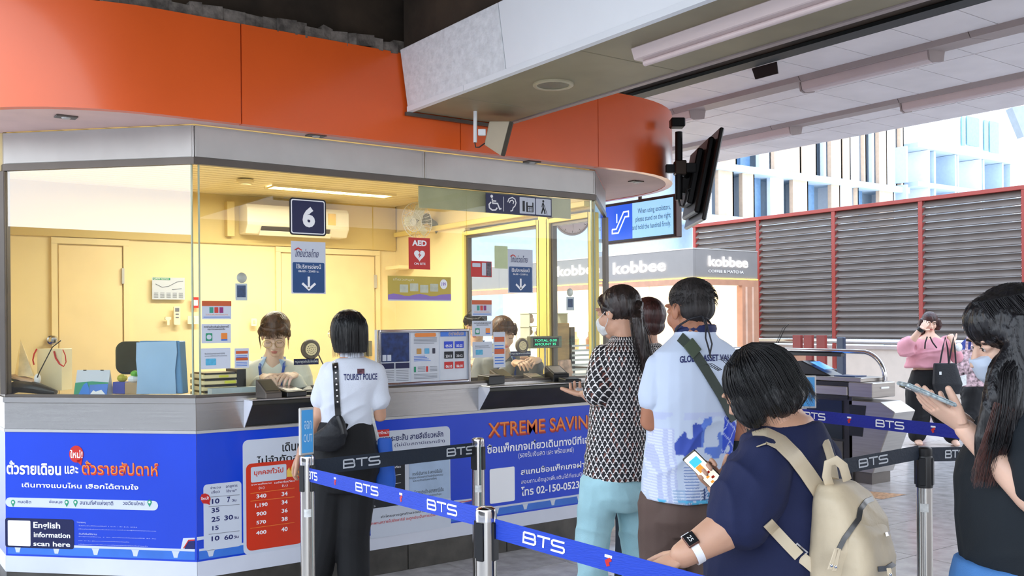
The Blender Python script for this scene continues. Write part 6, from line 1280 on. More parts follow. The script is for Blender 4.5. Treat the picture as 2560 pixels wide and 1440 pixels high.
# ---------------------------------------------------------------- 1 police officer seen from behind
def officer():
    D = 4.75; P = lambda x, y, d=0: PD(x, y, D+d)
    f = (FW*.95-RT*.25).normalized(); S = Vector((f.y, -f.x, 0)); root = thing('person', 'police officer with black bob in white polo and black trousers at the counter', 'person', Vector((P(850, 900).x, P(850, 900).y, 0)))
    H = Frame(P(868, 836, .02), (f*.9-S*.35), UPV); neck = P(880, 900)
    pel = P(862, 1150); ch = P(882, 950); wa = P(866, 1055)
    T_ = [(pel-UPV*.08, .12, .10), (pel, .16, .115), (wa, .118, .09), (P(872, 1000), .125, .095), (ch, .145, .1), (P(882, 918), .13, .085), (neck, .07, .06), (neck+UPV*.03, .05, .05)]
    sA, sB = P(824, 928), P(938, 934); eA, eB = P(796, 1040, -.05), P(950, 1040, .0); wA, wB = P(752, 1130, .1), P(915, 1015, .28)
    hA, hB = P(832, 1180), P(892, 1180); kA, kB = P(815, 1330), P(882, 1330); aA, aB = P(775, 1470), P(884, 1475)
    for a in (aA, aB): a.z = .09
    body(root, H, neck, T_, S, f, [(sA, eA, wA, .95), (sB, eB, wB, .95)], [dict(w=wA, d=P(736, 1165, .12)-wA, nrm=-RT, th=-1, curl=(.3, .4, .3)), dict(w=wB, d=f, nrm=UPV, th=-1)], [(hA, kA, aA), (hB, kB, aB)], [], sk1)
    m_sh = mat('white_polo', (220, 224, 234), .8, var=.02, bump=.2, bscale=400)
    def sh(mb):
        loft(mb, [(P(862, 1075), .135, .108), (wa, .132, .105), (P(872, 1000), .142, .112), (ch, .162, .112), (P(883, 924), .15, .098), (P(881, 908), .118, .08), (P(880, 896), .075, .064), (neck+UPV*.012, .06, .056)], S, f)
        for s, e in ((sA, eA), (sB, eB)): limb(mb, [s-UPV*.0, s.lerp(e, .3), s.lerp(e, .62)], [.05, .055, .058])
    shirt = cloth(root, 'polo_shirt', sh, m_sh, amp=.007, S=S, freq=7, slant=-.9, seed=2)
    mb = MB(); mb.tube([neck+UPV*.018-f*0+S*.052*math.cos(a)+f*(.05*math.sin(a)-.0) for a in [2*PI*i/20 for i in range(21)]], [(.02, .008)]*21, 8, side=UPV, cap=False); mb.build('collar', m_sh, root, smooth=True)
    m_tr = mat('black_trousers', (14, 14, 17), .8, var=.1, bump=.1, bscale=200)
    def tr(mb):
        loft(mb, [(P(863, 1225), .12, .115), (P(862, 1180), .17, .135), (pel, .172, .135), (P(863, 1090), .145, .115), (P(864, 1050), .13, .104)], S, f)
        for h, k, a in ((hA, kA, aA), (hB, kB, aB)): limb(mb, [h, h.lerp(k, .5), k, k.lerp(a, .5), a], [.1, .094, .083, .078, .078])
    cloth(root, 'trousers', tr, m_tr, amp=.006, S=S, freq=6, seed=4)
    for a in (aA, aB): mb = MB(); foot(mb, a, f, .26); finish(remesh(mb, .006, 2), 'shoe', m_black, root)
    def hr(mb):
        mb.ell(H.p(0, -.02, .035), (.088, .102, .092), H.M); loft(mb, [(H.p(0, -.035, -.09), .078, .072), (H.p(0, -.03, -.05), .086, .085), (H.p(0, -.022, .0), .09, .096), (H.p(0, -.02, .04), .088, .098)], H.r, H.f)
    hair(root, hr, h_black, H)
    st = []
    for i in range(150):
        a = random.uniform(PI*1.0, PI*2.0); pts = []
        for t in range(7):
            z = .11-.215*t/6; k = math.sqrt(max(0, 1-(max(z-.02, 0)/.108)**2)); k = min(k, 1); pts.append(H.p(.092*k*math.cos(a), -.022+.104*k*math.sin(a)+.0, z-(.01*random.random() if t == 6 else 0)))
        st.append(pts)
    strands(root, st, h_black, .0014)
    # mask and glasses
    mb = MB(); loft(mb, [(H.p(0, .055, -.085), .03, .035), (H.p(0, .06, -.06), .048, .045), (H.p(0, .062, -.025), .05, .045)], H.r, H.f); finish(remesh(mb, .005, 2), 'face_mask', m_label, root)
    mb = MB(); mb.tube([H.p(-.072, .03, -.04), H.p(-.078, -.005, -.02)], .002, 5); mb.build('mask_loop', m_label, root)
    for s in (-1, 1): mb = MB(); mb.tube([H.p(s*.034+.023*math.cos(a), .1, .002+.021*math.sin(a)) for a in [2*PI*i/20 for i in range(21)]], .0012, 5, cap=False); mb.build('glasses_rim', m_chrome, root)
    mb = MB(); mb.tube([H.p(-.058, .1, .006), H.p(-.08, .05, .006), H.p(-.08, -.005, .004)], .0012, 5); mb.build('glasses_temple', m_chrome, root)
    # chest print
    SPl = Plane(P(882, 960, -.3), S); u0 = SPl.hit(859, 940)[0]; u1 = SPl.hit(943, 940)[0]; v0 = SPl.hit(900, 950)[1]; v1 = SPl.hit(900, 934)[1]
    wrap_text('TOURIST POLICE', SPl, u0, v0, u1, v1, m_navyink, root, shirt, bold=.02)
    a_, b_ = SPl.hit(893, 922), SPl.hit(911, 934); onto(shirt, root, SPl, [(a_[0], (a_[1]+b_[1])/2), (b_[0], (a_[1]+b_[1])/2)], abs(a_[1]-b_[1]), 'badge_print', mat('brown_badge', (110, 70, 80), .5, var=.4, scale=90), .002, .001)
    # strap of her bag
    sp_ = [SPl.hit(*q_) for q_ in ((836, 895), (839, 930), (841, 975), (843, 1010), (845, 1045), (851, 1075))]
    onto(shirt, root, SPl, sp_, .024, 'sleeve_fold', m_sh, .001, .001) if 0 else None
    return root, shirt, SPl, sp_, D, S, f
po, po_sh, po_pl, po_st, _, pS, pf = officer()
bag = thing('shoulder_bag', 'black slouchy shoulder bag with studded strap on the police officer', 'bag', PD(825, 1130, 4.6)); m_bag = mat('black_bag_fabric', (22, 24, 30), .6, var=.1, bump=.3, bscale=60)
# strap follows the shirt
def strap_on(target, troot, troot_pl, pts, w, name, m, parent, off=.004, th=.003):
    o = onto(target, troot, troot_pl, pts, w, name, m, off, th); d = ORG[troot]-ORG[parent]; o.data.transform(Matrix.Translation(d)); o.parent = parent; ORG[o] = ORG[parent]; return o
st_ = strap_on(po_sh, po, po_pl, po_st, .026, 'strap', mat('black_leather_strap', (14, 14, 16), .35), bag)
bvp = BVHTree.FromPolygons([v.co for v in po_sh.data.vertices], [tuple(p.vertices) for p in po_sh.data.polygons])
for k in range(8):
    u, v = po_pl.hit(838+k*.9, 903+k*14.5); q_ = po_pl.at(u, v); h = bvp.ray_cast(q_-ORG[po], (q_-CO).normalized())
    if h[0]: mb = MB(); mb.lathe(h[0]+ORG[po]+po_pl.n*.008, [(0, -.002), (.0055, 0), (.004, .002), (0, .0025)], 10, po_pl.n); mb.build('stud', m_chrome, st_)
def bg_(mb):
    a, b = PD(800, 1085, 4.55), PD(862, 1085, 4.55)
    loft(mb, [(PD(812, 1126, 4.58), .05, .03), (PD(815, 1112, 4.58), .09, .045), (PD(824, 1088, 4.57), .085, .045), (PD(838, 1064, 4.57), .05, .035), (PD(846, 1040, 4.58), .018, .018)], RT, FW, e=2.0)
mb = MB(); bg_(mb); bme = remesh(mb, .006, 4); folds(bme, .006, RT, UPV, 8, .8, 6); finish(bme, 'bag_body', m_bag, bag)
mb = MB(); mb.tube([PD(846, 1040, 4.555), PD(852, 1062, 4.54), PD(857, 1085, 4.54)], [(.004, .012)]*3, 8, side=-FW); mb.build('strap_end', MATS['black_leather_strap'], bag, smooth=True)
bl_ = thing('tote_bag', 'blue tote bag with white strap on the far side of the officer', 'bag', PD(962, 1240, 4.75)); 
mb = MB(); loft(mb, [(PD(965, 1232, 4.78), .045, .012), (PD(963, 1180, 4.78), .05, .02), (PD(963, 1130, 4.78), .04, .02), (PD(962, 1095, 4.78), .035, .012)], RT, FW); bme = remesh(mb, .005, 3); folds(bme, .005, RT, UPV, 9, .8, 6); finish(bme, 'bag_body', mat('tote_blue', (28, 92, 196), .6), bl_)
mb = MB(); mb.tube([PD(944, 1100, 4.78), PD(936, 1070, 4.75), PD(930, 1045, 4.72), PD(925, 1020, 4.7)], [(.003, .011)]*4, 8, side=-FW); mb.build('strap', m_label, bl_, smooth=True)

# ---------------------------------------------------------------- 2 woman with ponytail and patterned blouse
def blouse_mat():
    m = bpy.data.materials.new('black_white_triangle_print'); m.use_nodes = True; nt = m.node_tree; b = nt.nodes['Principled BSDF']; b.inputs['Roughness'].default_value = .7; N = nt.nodes.new; L = nt.links.new
    uv = N('ShaderNodeUVMap'); uv.uv_map = 'pattern'; sp = N('ShaderNodeSeparateXYZ'); L(uv.outputs[0], sp.inputs[0])
    def mt(op, a, b_=None):
        n = N('ShaderNodeMath'); n.operation = op
        for i, x in enumerate((a, b_)):
            if x is None: continue
            if isinstance(x, (int, float)): n.inputs[i].default_value = x
            else: L(x, n.inputs[i])
        return n.outputs[0]
    v = mt('MULTIPLY', sp.outputs[1], 1/.0215); fl_ = mt('FLOOR', v); u = mt('ADD', mt('MULTIPLY', sp.outputs[0], 1/.0235), mt('MULTIPLY', fl_, .5)); a = mt('FRACT', u); bb = mt('FRACT', v)
    d = mt('ABSOLUTE', mt('SUBTRACT', a, .5)); tri = mt('LESS_THAN', d, mt('MULTIPLY', mt('SUBTRACT', 1.0, bb), .5))  # white triangles
    cx = mt('SUBTRACT', a, .5); cyy = mt('SUBTRACT', bb, .15); disc = mt('LESS_THAN', mt('SQRT', mt('ADD', mt('MULTIPLY', cx, cx), mt('MULTIPLY', cyy, cyy))), .27)
    wt = mt('MULTIPLY', tri, mt('SUBTRACT', 1, disc))
    wn_ = N('ShaderNodeTexWhiteNoise'); wn_.noise_dimensions = '2D'; cb = N('ShaderNodeCombineXYZ'); L(mt('FLOOR', u), cb.inputs[0]); L(fl_, cb.inputs[1]); L(cb.outputs[0], wn_.inputs['Vector'])
    br = mt('MULTIPLY', mt('GREATER_THAN', wn_.outputs['Value'], .72), mt('LESS_THAN', a, .35))
    m1 = N('ShaderNodeMix'); m1.data_type = 'RGBA'; m1.inputs[6].default_value = s2l((22, 18, 24))+(1,); m1.inputs[7].default_value = s2l((104, 56, 46))+(1,); L(br, m1.inputs[0])
    m2 = N('ShaderNodeMix'); m2.data_type = 'RGBA'; L(wt, m2.inputs[0]); L(m1.outputs[2], m2.inputs[6]); m2.inputs[7].default_value = s2l((236, 232, 228))+(1,); L(m2.outputs[2], b.inputs['Base Color'])
    return m
m_blouse = blouse_mat()
def add_uv(c, S, f, R_=.15):
    c = np.array(c); S = np.array(S); f = np.array(f)
    def post(me):
        v = mco(me)-c; th = np.arctan2(v@S, -(v@f)); r = np.hypot(v@S, v@f); U = th*R_; Vv = v[:, 2]
        li = np.empty(len(me.loops), int); me.loops.foreach_get('vertex_index', li); uvl = me.uv_layers.new(name='pattern'); uvl.data.foreach_set('uv', np.stack([U[li], Vv[li]], 1).ravel())
    return post
def ponytail():
    D = 4.2; P = lambda x, y, d=0: PD(x, y, D+d)
    f = (FW*.75-RT*.66).normalized(); S = Vector((f.y, -f.x, 0)); root = thing('person', 'woman with long ponytail, black and white triangle blouse, pale blue jeans', 'person', Vector((P(1550, 900).x, P(1550, 900).y, 0)))
    H = Frame(P(1543, 780), (f*.93-RT*.22-UPV*.22), UPV*.97+f*.2); neck = P(1566, 842)
    pel = P(1545, 1190); ch = P(1562, 930); wa = P(1555, 1060)
    T_ = [(pel-UPV*.08, .12, .11), (pel, .155, .12), (wa, .12, .095), (ch, .14, .1), (P(1567, 885), .13, .085), (neck, .06, .055), (neck+UPV*.03, .05, .05)]
    sA, sB = P(1508, 890, -.05), P(1628, 895, .04); eA, eB = P(1494, 1000, -.12), P(1640, 1020, .1); wA, wB = P(1462, 985, .12), P(1560, 1000, .3)
    hA, hB = P(1502, 1215, -.04), P(1588, 1215, .04); kA, kB = P(1480, 1360, -.06), P(1592, 1380, .04); aA, aB = P(1486, 1620, -.02), P(1600, 1660, .1)
    for a in (aA, aB): a.z = .09
    body(root, H, neck, T_, S, f, [(sA, eA, wA, .92), (sB, eB, wB, .92)], [dict(w=wA, d=P(1449, 984, .2)-wA, nrm=-UPV, th=1, curl=(.4, .6, .4)), dict(w=wB, d=f, nrm=UPV, th=-1)], [(hA, kA, aA), (hB, kB, aB)], [], sk1)
    def sh(mb):
        loft(mb, [(P(1552, 1192), .172, .145), (P(1552, 1140), .165, .14), (wa, .152, .125), (P(1560, 990), .156, .12), (ch, .164, .118), (P(1566, 878), .148, .1), (P(1567, 856), .09, .07), (neck+UPV*.005, .062, .058)], S, f)
        for s, e in ((sA, eA), (sB, eB)): limb(mb, [s, s.lerp(e, .4), s.lerp(e, .8)], [.05, .06, .066])
    cen = P(1556, 1000)
    cloth(root, 'blouse', sh, m_blouse, amp=.008, S=S, freq=6, slant=.3, seed=5, post=add_uv(cen, S, f))
    m_j = mat('pale_blue_denim', (168, 210, 218), .8, var=.06, scale=8, bump=.25, bscale=300)
    def tr(mb):
        loft(mb, [(P(1548, 1270), .11, .11), (P(1547, 1235), .165, .135), (pel, .165, .135), (P(1552, 1130), .14, .115)], S, f)
        for h, k, a in ((hA, kA, aA), (hB, kB, aB)): limb(mb, [h, h.lerp(k, .5), k, k.lerp(a, .5), a], [.092, .084, .072, .064, .055])
    cloth(root, 'jeans', tr, m_j, amp=.009, S=S, freq=11, slant=.5, seed=8)
    for a in (aA, aB): mb = MB(); foot(mb, a, f, .25); finish(remesh(mb, .006, 2), 'shoe', m_label, root)
    tie = H.p(.0, -.115, .012)
    def hr(mb):
        mb.ell(H.p(0, -.026, .03), (.082, .098, .088), H.M); mb.ell(H.p(0, -.07, .005), (.06, .055, .055), H.M)
        mb.tube([H.p(s_, y_, z_) for s_, y_, z_ in ((0, .06, .085), (-.05, .045, .06), (-.074, .015, .02), (-.07, -.03, -.01))], [.014, .016, .014, .012], 10)
    hair(root, hr, h_dkbrown, H, dens=50)
    pt = [tie, P(1592, 800, -.13), P(1602, 840, -.13), P(1612, 890, -.125), P(1608, 935, -.11)]
    def hp(mb): mb.tube([tie+H.f*.02]+pt, [(.02, .02), (.024, .02), (.032, .024), (.036, .026), (.03, .02), (.008, .006)], 14)
    mb = MB(); hp(mb); me = remesh(mb, .005, 2); grooves(me, .004, (P(1600, 860, -.12)), UPV, RT, 26, 3); finish(me, 'ponytail', h_dkbrown, root)
    st = []
    for i in range(140):
        a, b = random.uniform(0, 2*PI), random.uniform(.6, 1.25); w = [.015, .026, .036, .038, .03]; L = random.uniform(.75, 1.08); pts = []
        for j, q_ in enumerate(pt): pts.append(q_.lerp(pt[0], 1-L if j == 4 else 0)+RT*(w[j]*b*math.cos(a)*.9)+FW*(w[j]*b*math.sin(a)*.6)+RT*random.uniform(-.006, .006))
        st.append(pts)
    strands(root, st, h_dkbrown, .0013)
    mb = MB()
    for k in range(12): a = 2*PI*k/12; c = tie+H.f*.012; mb.ell(c+H.r*.025*math.cos(a)+(H.u*.025*math.sin(a)), (.0065,)*3, nu=10, nv=7)
    mb.build('pearl_hair_tie', mat('pearl', (236, 230, 220), .15), root, smooth='all')
    mb = MB(); loft(mb, [(H.p(0, .06, -.092), .03, .03), (H.p(0, .062, -.065), .05, .042), (H.p(0, .062, -.03), .054, .044), (H.p(0, .066, -.012), .04, .034)], H.r, H.f); finish(remesh(mb, .005, 2), 'face_mask', m_label, root)
    mb = MB(); mb.tube([H.p(-.05, .07, -.02), H.p(-.073, .01, .005), H.p(-.083, -.01, .0)], .0015, 5); mb.tube([H.p(-.045, .06, -.08), H.p(-.07, .01, -.04), H.p(-.083, -.01, -.01)], .0015, 5); mb.build('mask_loop', m_label, root)
    mb = MB(); c = P(1449, 975, .2); mb.obox(c, RT*.018, (FW*.9+UPV*.1)*.07, UPV*.004); mb.build('phone', m_palegrey, label='pale phone held by the ponytail woman', cat='phone', bevel=.003)
ponytail()
# ---------------------------------------------------------------- 3 woman hidden between them
def hidden():
    D = 4.9; P = lambda x, y, d=0: PD(x, y, D+d)
    f = (FW*.8-RT*.6).normalized(); S = Vector((f.y, -f.x, 0)); root = thing('person', 'mostly hidden woman with short auburn hair between the ponytail and the white shirt', 'person', Vector((P(1608, 900).x, P(1608, 900).y, 0)))
    H = Frame(P(1612, 800), f, UPV); neck = P(1618, 858); pel = P(1605, 1130); ch = P(1612, 930)
    T_ = [(pel-UPV*.08, .12, .1), (pel, .15, .11), (P(1608, 1030), .12, .09), (ch, .14, .1), (P(1612, 885), .12, .08), (neck, .06, .055)]
    sA, sB = P(1560, 900), P(1662, 900); hA, hB = P(1580, 1160), P(1625, 1160); kA, kB = P(1572, 1320), P(1620, 1320); aA, aB = P(1568, 1480), P(1615, 1480)
    for a in (aA, aB): a.z = .09
    body(root, H, neck, T_, S, f, [(sA, P(1560, 1010), P(1570, 980, .2)), (sB, P(1660, 1010), P(1640, 980, .2))], [], [(hA, kA, aA), (hB, kB, aB)], [], sk1, vox=.009)
    def sh(mb):
        loft(mb, [(P(1605, 1120), .16, .12), (P(1608, 1030), .14, .11), (ch, .155, .112), (P(1613, 878), .14, .09), (neck+UPV*.004, .06, .056)], S, f)
        for s, e in ((sA, P(1560, 1010)), (sB, P(1660, 1010))): limb(mb, [s, s.lerp(e, .7)], [.056, .06])
    cloth(root, 'blouse', sh, m_blouse, vox=.009, amp=.006, S=S, seed=1, post=add_uv(P(1610, 1000), S, f))
    def tr(mb):
        loft(mb, [(P(1604, 1200), .11, .11), (pel, .155, .125), (P(1606, 1080), .14, .11)], S, f)
        for h, k, a in ((hA, kA, aA), (hB, kB, aB)): limb(mb, [h, k, a], [.085, .07, .065])
    cloth(root, 'trousers', tr, mat('dark_slate_trousers', (34, 44, 56), .8), vox=.009, amp=.005, S=S)
    for a in (aA, aB): mb = MB(); foot(mb, a, f, .26); finish(remesh(mb, .006, 2), 'shoe', m_label, root)
    hair(root, lambda mb: (mb.ell(H.p(0, -.025, .028), (.084, .1, .092), H.M), mb.ell(H.p(0, -.05, -.03), (.07, .062, .05), H.M)), h_auburn, H)
hidden()
# ---------------------------------------------------------------- 4 man in white shirt
def man():
    D = 3.75; KPX = F/D; P = lambda x, y, d=0: PD(x, y, D+d)
    f = (FW*.93-RT*.36).normalized(); S = Vector((f.y, -f.x, 0)); root = thing('person', 'man in white shirt printed GLOBAL ASSET VALUER and brown trousers', 'person', Vector((P(1725, 900).x, P(1725, 900).y, 0)))
    H = Frame(P(1722, 775), f*.95-RT*.15-UPV*.12, UPV); neck = P(1738, 832)
    pel = P(1722, 1230); ch = P(1738, 950); wa = P(1725, 1100)
    T_ = [(pel-UPV*.08, .14, .12), (pel, .165, .125), (wa, .15, .12), (ch, .185, .125), (P(1740, 890), .17, .1), (neck, .075, .07), (neck+UPV*.03, .06, .06)]
    sA, sB = P(1652, 922, -.03), P(1822, 925, .03); eA, eB = P(1628, 1052, -.04), P(1842, 1080, 0); wA, wB = P(1678, 1066, .2), P(1800, 1080, .28)
    hA, hB = P(1665, 1260), P(1775, 1260); kA, kB = P(1655, 1450), P(1775, 1450); aA, aB = P(1655, 1680), P(1775, 1690)
    for a in (aA, aB): a.z = .09
    body(root, H, neck, T_, S, f, [(sA, eA, wA, 1.3), (sB, eB, wB, 1.2)], [dict(w=wA, d=f, nrm=UPV, th=1), dict(w=wB, d=f, nrm=UPV, th=-1)], [(hA, kA, aA, 1.1), (hB, kB, aB, 1.1)], [], sk3, nk=.06, male=True, hk=1.04)
    # print of the shirt, in the shirt's own coordinates
    m_sh = bpy.data.materials.new('printed_white_polyester'); m_sh.use_nodes = True; nt = m_sh.node_tree; at = nt.nodes.new('ShaderNodeAttribute'); at.attribute_name = 'print'; nt.links.new(at.outputs['Color'], nt.nodes['Principled BSDF'].inputs['Base Color']); nt.nodes['Principled BSDF'].inputs['Roughness'].default_value = .7
    cen = P(1720, 1000)
    def paint(me):
        v = mco(me); n = mno(me); cs = np.array(cen); u = (v-cs)@np.array(S)*KPX*1.04+1720; y = 1000-(v[:, 2]-cs[2])*KPX
        back = (n@np.array(f)) < .1; col = np.tile(np.array(s2l((204, 216, 236))), (len(v), 1))
        def put(mk, c): col[mk & back] = s2l(c)
        nz = vnoise(np.stack([u/9+3, y/9, u*0+2], 1)); nz2 = vnoise(np.stack([u/22+7, y/18, u*0+5], 1))
        # pale sky band above the globe
        gx, gy, R_ = 1745, 1150, 118; r = np.hypot(u-gx, y-gy); glob = (r < R_) & (y < 1135); 
        put((np.abs(y-1032) < 10) & (nz2 > .35), (196, 206, 236))
        land = glob & (nz2 > .46); put(land, (96, 130, 216)); put(land & (u > 1760), (40, 80, 206)); put(glob & (u > 1765) & (r > R_*.55), (34, 70, 205)); put(glob & (u < 1700) & (nz2 > .42), (60, 84, 180))
        g1 = (np.abs(((u-gx)*.8+(y-gy)*.6) % 34) < 2.6) | (np.abs(((u-gx)*.6-(y-gy)*.8) % 34) < 2.6); put(glob & g1 & (u > 1755), (190, 206, 244))
        # towers along the hem
        def tower(x0, x1, yt, c, c2, lean=0.):
            uu = u+(y-1240)*lean; k = (uu > x0) & (uu < x1) & (y > yt); put(k, c); put(k & ((np.floor(y/3.5) % 2) == 0), c2); put(k & ((np.floor((uu-x0)/7) % 2) == 0) & ((np.floor(y/3.5) % 2) == 0), (230, 236, 248))
        tower(1600, 1640, 1060, (200, 208, 236), (186, 194, 228)); tower(1655, 1690, 1150, (110, 136, 190), (214, 224, 240)); tower(1662, 1682, 1138, (120, 146, 196), (220, 230, 244))
        tower(1692, 1706, 1205, (60, 84, 130), (40, 60, 110)); tower(1708, 1740, 1185, (60, 140, 180), (120, 190, 220)); tower(1742, 1800, 1196, (70, 160, 200), (150, 206, 230)); tower(1630, 1655, 1210, (150, 180, 216), (206, 220, 240))
        put((u > 1706) & (u < 1722) & (y > 1170) & (np.abs(((u*1.4+y) % 9)) < 3), (70, 110, 170)); put((y > 1232) & (nz > .4), (90, 190, 230))
        ca = me.color_attributes.new('print', 'FLOAT_COLOR', 'POINT'); ca.data.foreach_set('color', np.concatenate([col, np.ones((len(v), 1))], 1).ravel())
    def sh(mb):
        loft(mb, [(P(1716, 1240), .176, .158), (P(1716, 1180), .17, .15), (wa, .168, .142), (P(1733, 1020), .185, .145), (ch, .195, .135), (P(1740, 908), .188, .118), (P(1740, 880), .17, .105), (P(1740, 858), .125, .09), (P(1739, 838), .084, .076), (P(1739, 824), .072, .07)], S, f)
        for s, e in ((sA, eA), (sB, eB)): limb(mb, [s, s.lerp(e, .3), s.lerp(e, .5)], [.062, .07, .073])
    shirt = cloth(root, 'sports_shirt', sh, m_sh, vox=.0055, amp=.009, S=S, freq=5, slant=-1.2, seed=3, post=paint)
    mb = MB(); mb.tube([P(1739, 822)+S*.074*math.cos(a)+f*.07*math.sin(a) for a in [2*PI*i/20 for i in range(21)]], [(.018, .01)]*21, 8, side=UPV, cap=False); mb.build('collar', mat('navy_collar', (24, 34, 84), .7), root, smooth=True)
    pl = Plane(P(1750, 900, -.4), (S*.96)); lp = lambda x, y: pl.hit(x, y)
    a, b = lp(1692, 905), lp(1868, 880); wrap_text('GLOBAL ASSET VALUER', pl, a[0]+.01, a[1], b[0]-.03, a[1]+.024, m_navyink, root, shirt, bold=.03, curve=-.15 if 0 else .25)
    st = onto(shirt, root, pl, [lp(*q_) for q_ in ((1698, 842), (1725, 868), (1760, 920), (1800, 985), (1835, 1050), (1850, 1090))], .036, 'crossbody_strap', mat('olive_webbing', (62, 70, 62), .7, bump=.2, bscale=200), .004, .004)
    onto(shirt, root, pl, [lp(*q_) for q_ in ((1716, 856), (1738, 884))], .046, 'strap_buckle', mat('olive_plastic_buckle', (78, 88, 72), .4), .008, .008)
    def tr(mb):
        loft(mb, [(P(1718, 1330), .13, .12), (P(1718, 1290), .172, .14), (pel, .15, .13), (P(1720, 1190), .14, .12)], S, f)
        for h, k, a in ((hA, kA, aA), (hB, kB, aB)): limb(mb, [h, h.lerp(k, .5), k, k.lerp(a, .5), a], [.112, .1, .085, .08, .075])
    cloth(root, 'trousers', tr, mat('brown_trousers', (96, 76, 68), .8, var=.05, bump=.15, bscale=250), amp=.008, S=S, freq=6, slant=.8, seed=9)
    for a in (aA, aB): mb = MB(); foot(mb, a, f, .28); finish(remesh(mb, .006, 2), 'shoe', m_black, root)
    def hr(mb): mb.ell(H.p(0, -.022, .048), (.082, .1, .078), H.M); mb.ell(H.p(0, -.05, .0), (.074, .066, .062), H.M)
    hm = hairmat('short_dark_hair', (38, 33, 32), .6); hair(root, hr, hm, H, amp=.0016, dens=60)
    st = []
    for i in range(520):
        a = random.uniform(PI*.9, PI*2.1); t = random.uniform(-.35, 1.3); dn = Vector((math.cos(a)*math.cos(t), math.sin(a)*math.cos(t), math.sin(t))); c = H.p(.0+dn.x*.081, -.024+dn.y*.099, .045+dn.z*.077*(1 if dn.z > 0 else 1.1)); o_ = (H.M@dn).normalized(); st.append([c, c+o_*.008-H.u*.006, c+o_*.012-H.u*.018])
    strands(root, st, hm, .0012)
    # cord of his face mask
    mc = mat('black_cord', (26, 26, 34), .6)
    cd_ = thing('mask_cord', 'black mask cord round the neck of the man, hanging down his back', 'cord', P(1765, 830, -.1))
    nb_ = [P(1688, 828, -.02), P(1700, 812, -.08), P(1725, 797, -.1), P(1752, 790, -.1), P(1768, 796, -.08), P(1778, 812, 0)]
    mb = MB(); mb.tube(nb_, .004, 8); mb.build('neck_loop', mc, cd_, smooth=True)
    mb = MB(); mb.tube([P(1756, 792, -.1), P(1765, 815, -.12), P(1764, 845, -.14), P(1772, 872, -.15), P(1777, 895, -.155)], .0032, 6); mb.tube([P(1764, 800, -.1), P(1772, 830, -.13), P(1780, 860, -.145), P(1774, 890, -.155)], .0032, 6); mb.build('hanging_end', mc, cd_, smooth=True)
    cb = thing('crossbody_bag', 'dark olive crossbody bag at the hip of the man in white', 'bag', P(1860, 1100, -.05)); mb = MB(); loft(mb, [(P(1852, 1125, .05), .05, .04), (P(1852, 1090, .04), .065, .05), (P(1848, 1040, .04), .055, .045), (P(1842, 1010, .04), .03, .03)], S, f); me = remesh(mb, .006, 2); folds(me, .005, S, UPV, 9, .5, 4); finish(me, 'bag_body', mat('dark_olive_nylon', (40, 50, 46), .6, bump=.2, bscale=100), cb)
man()
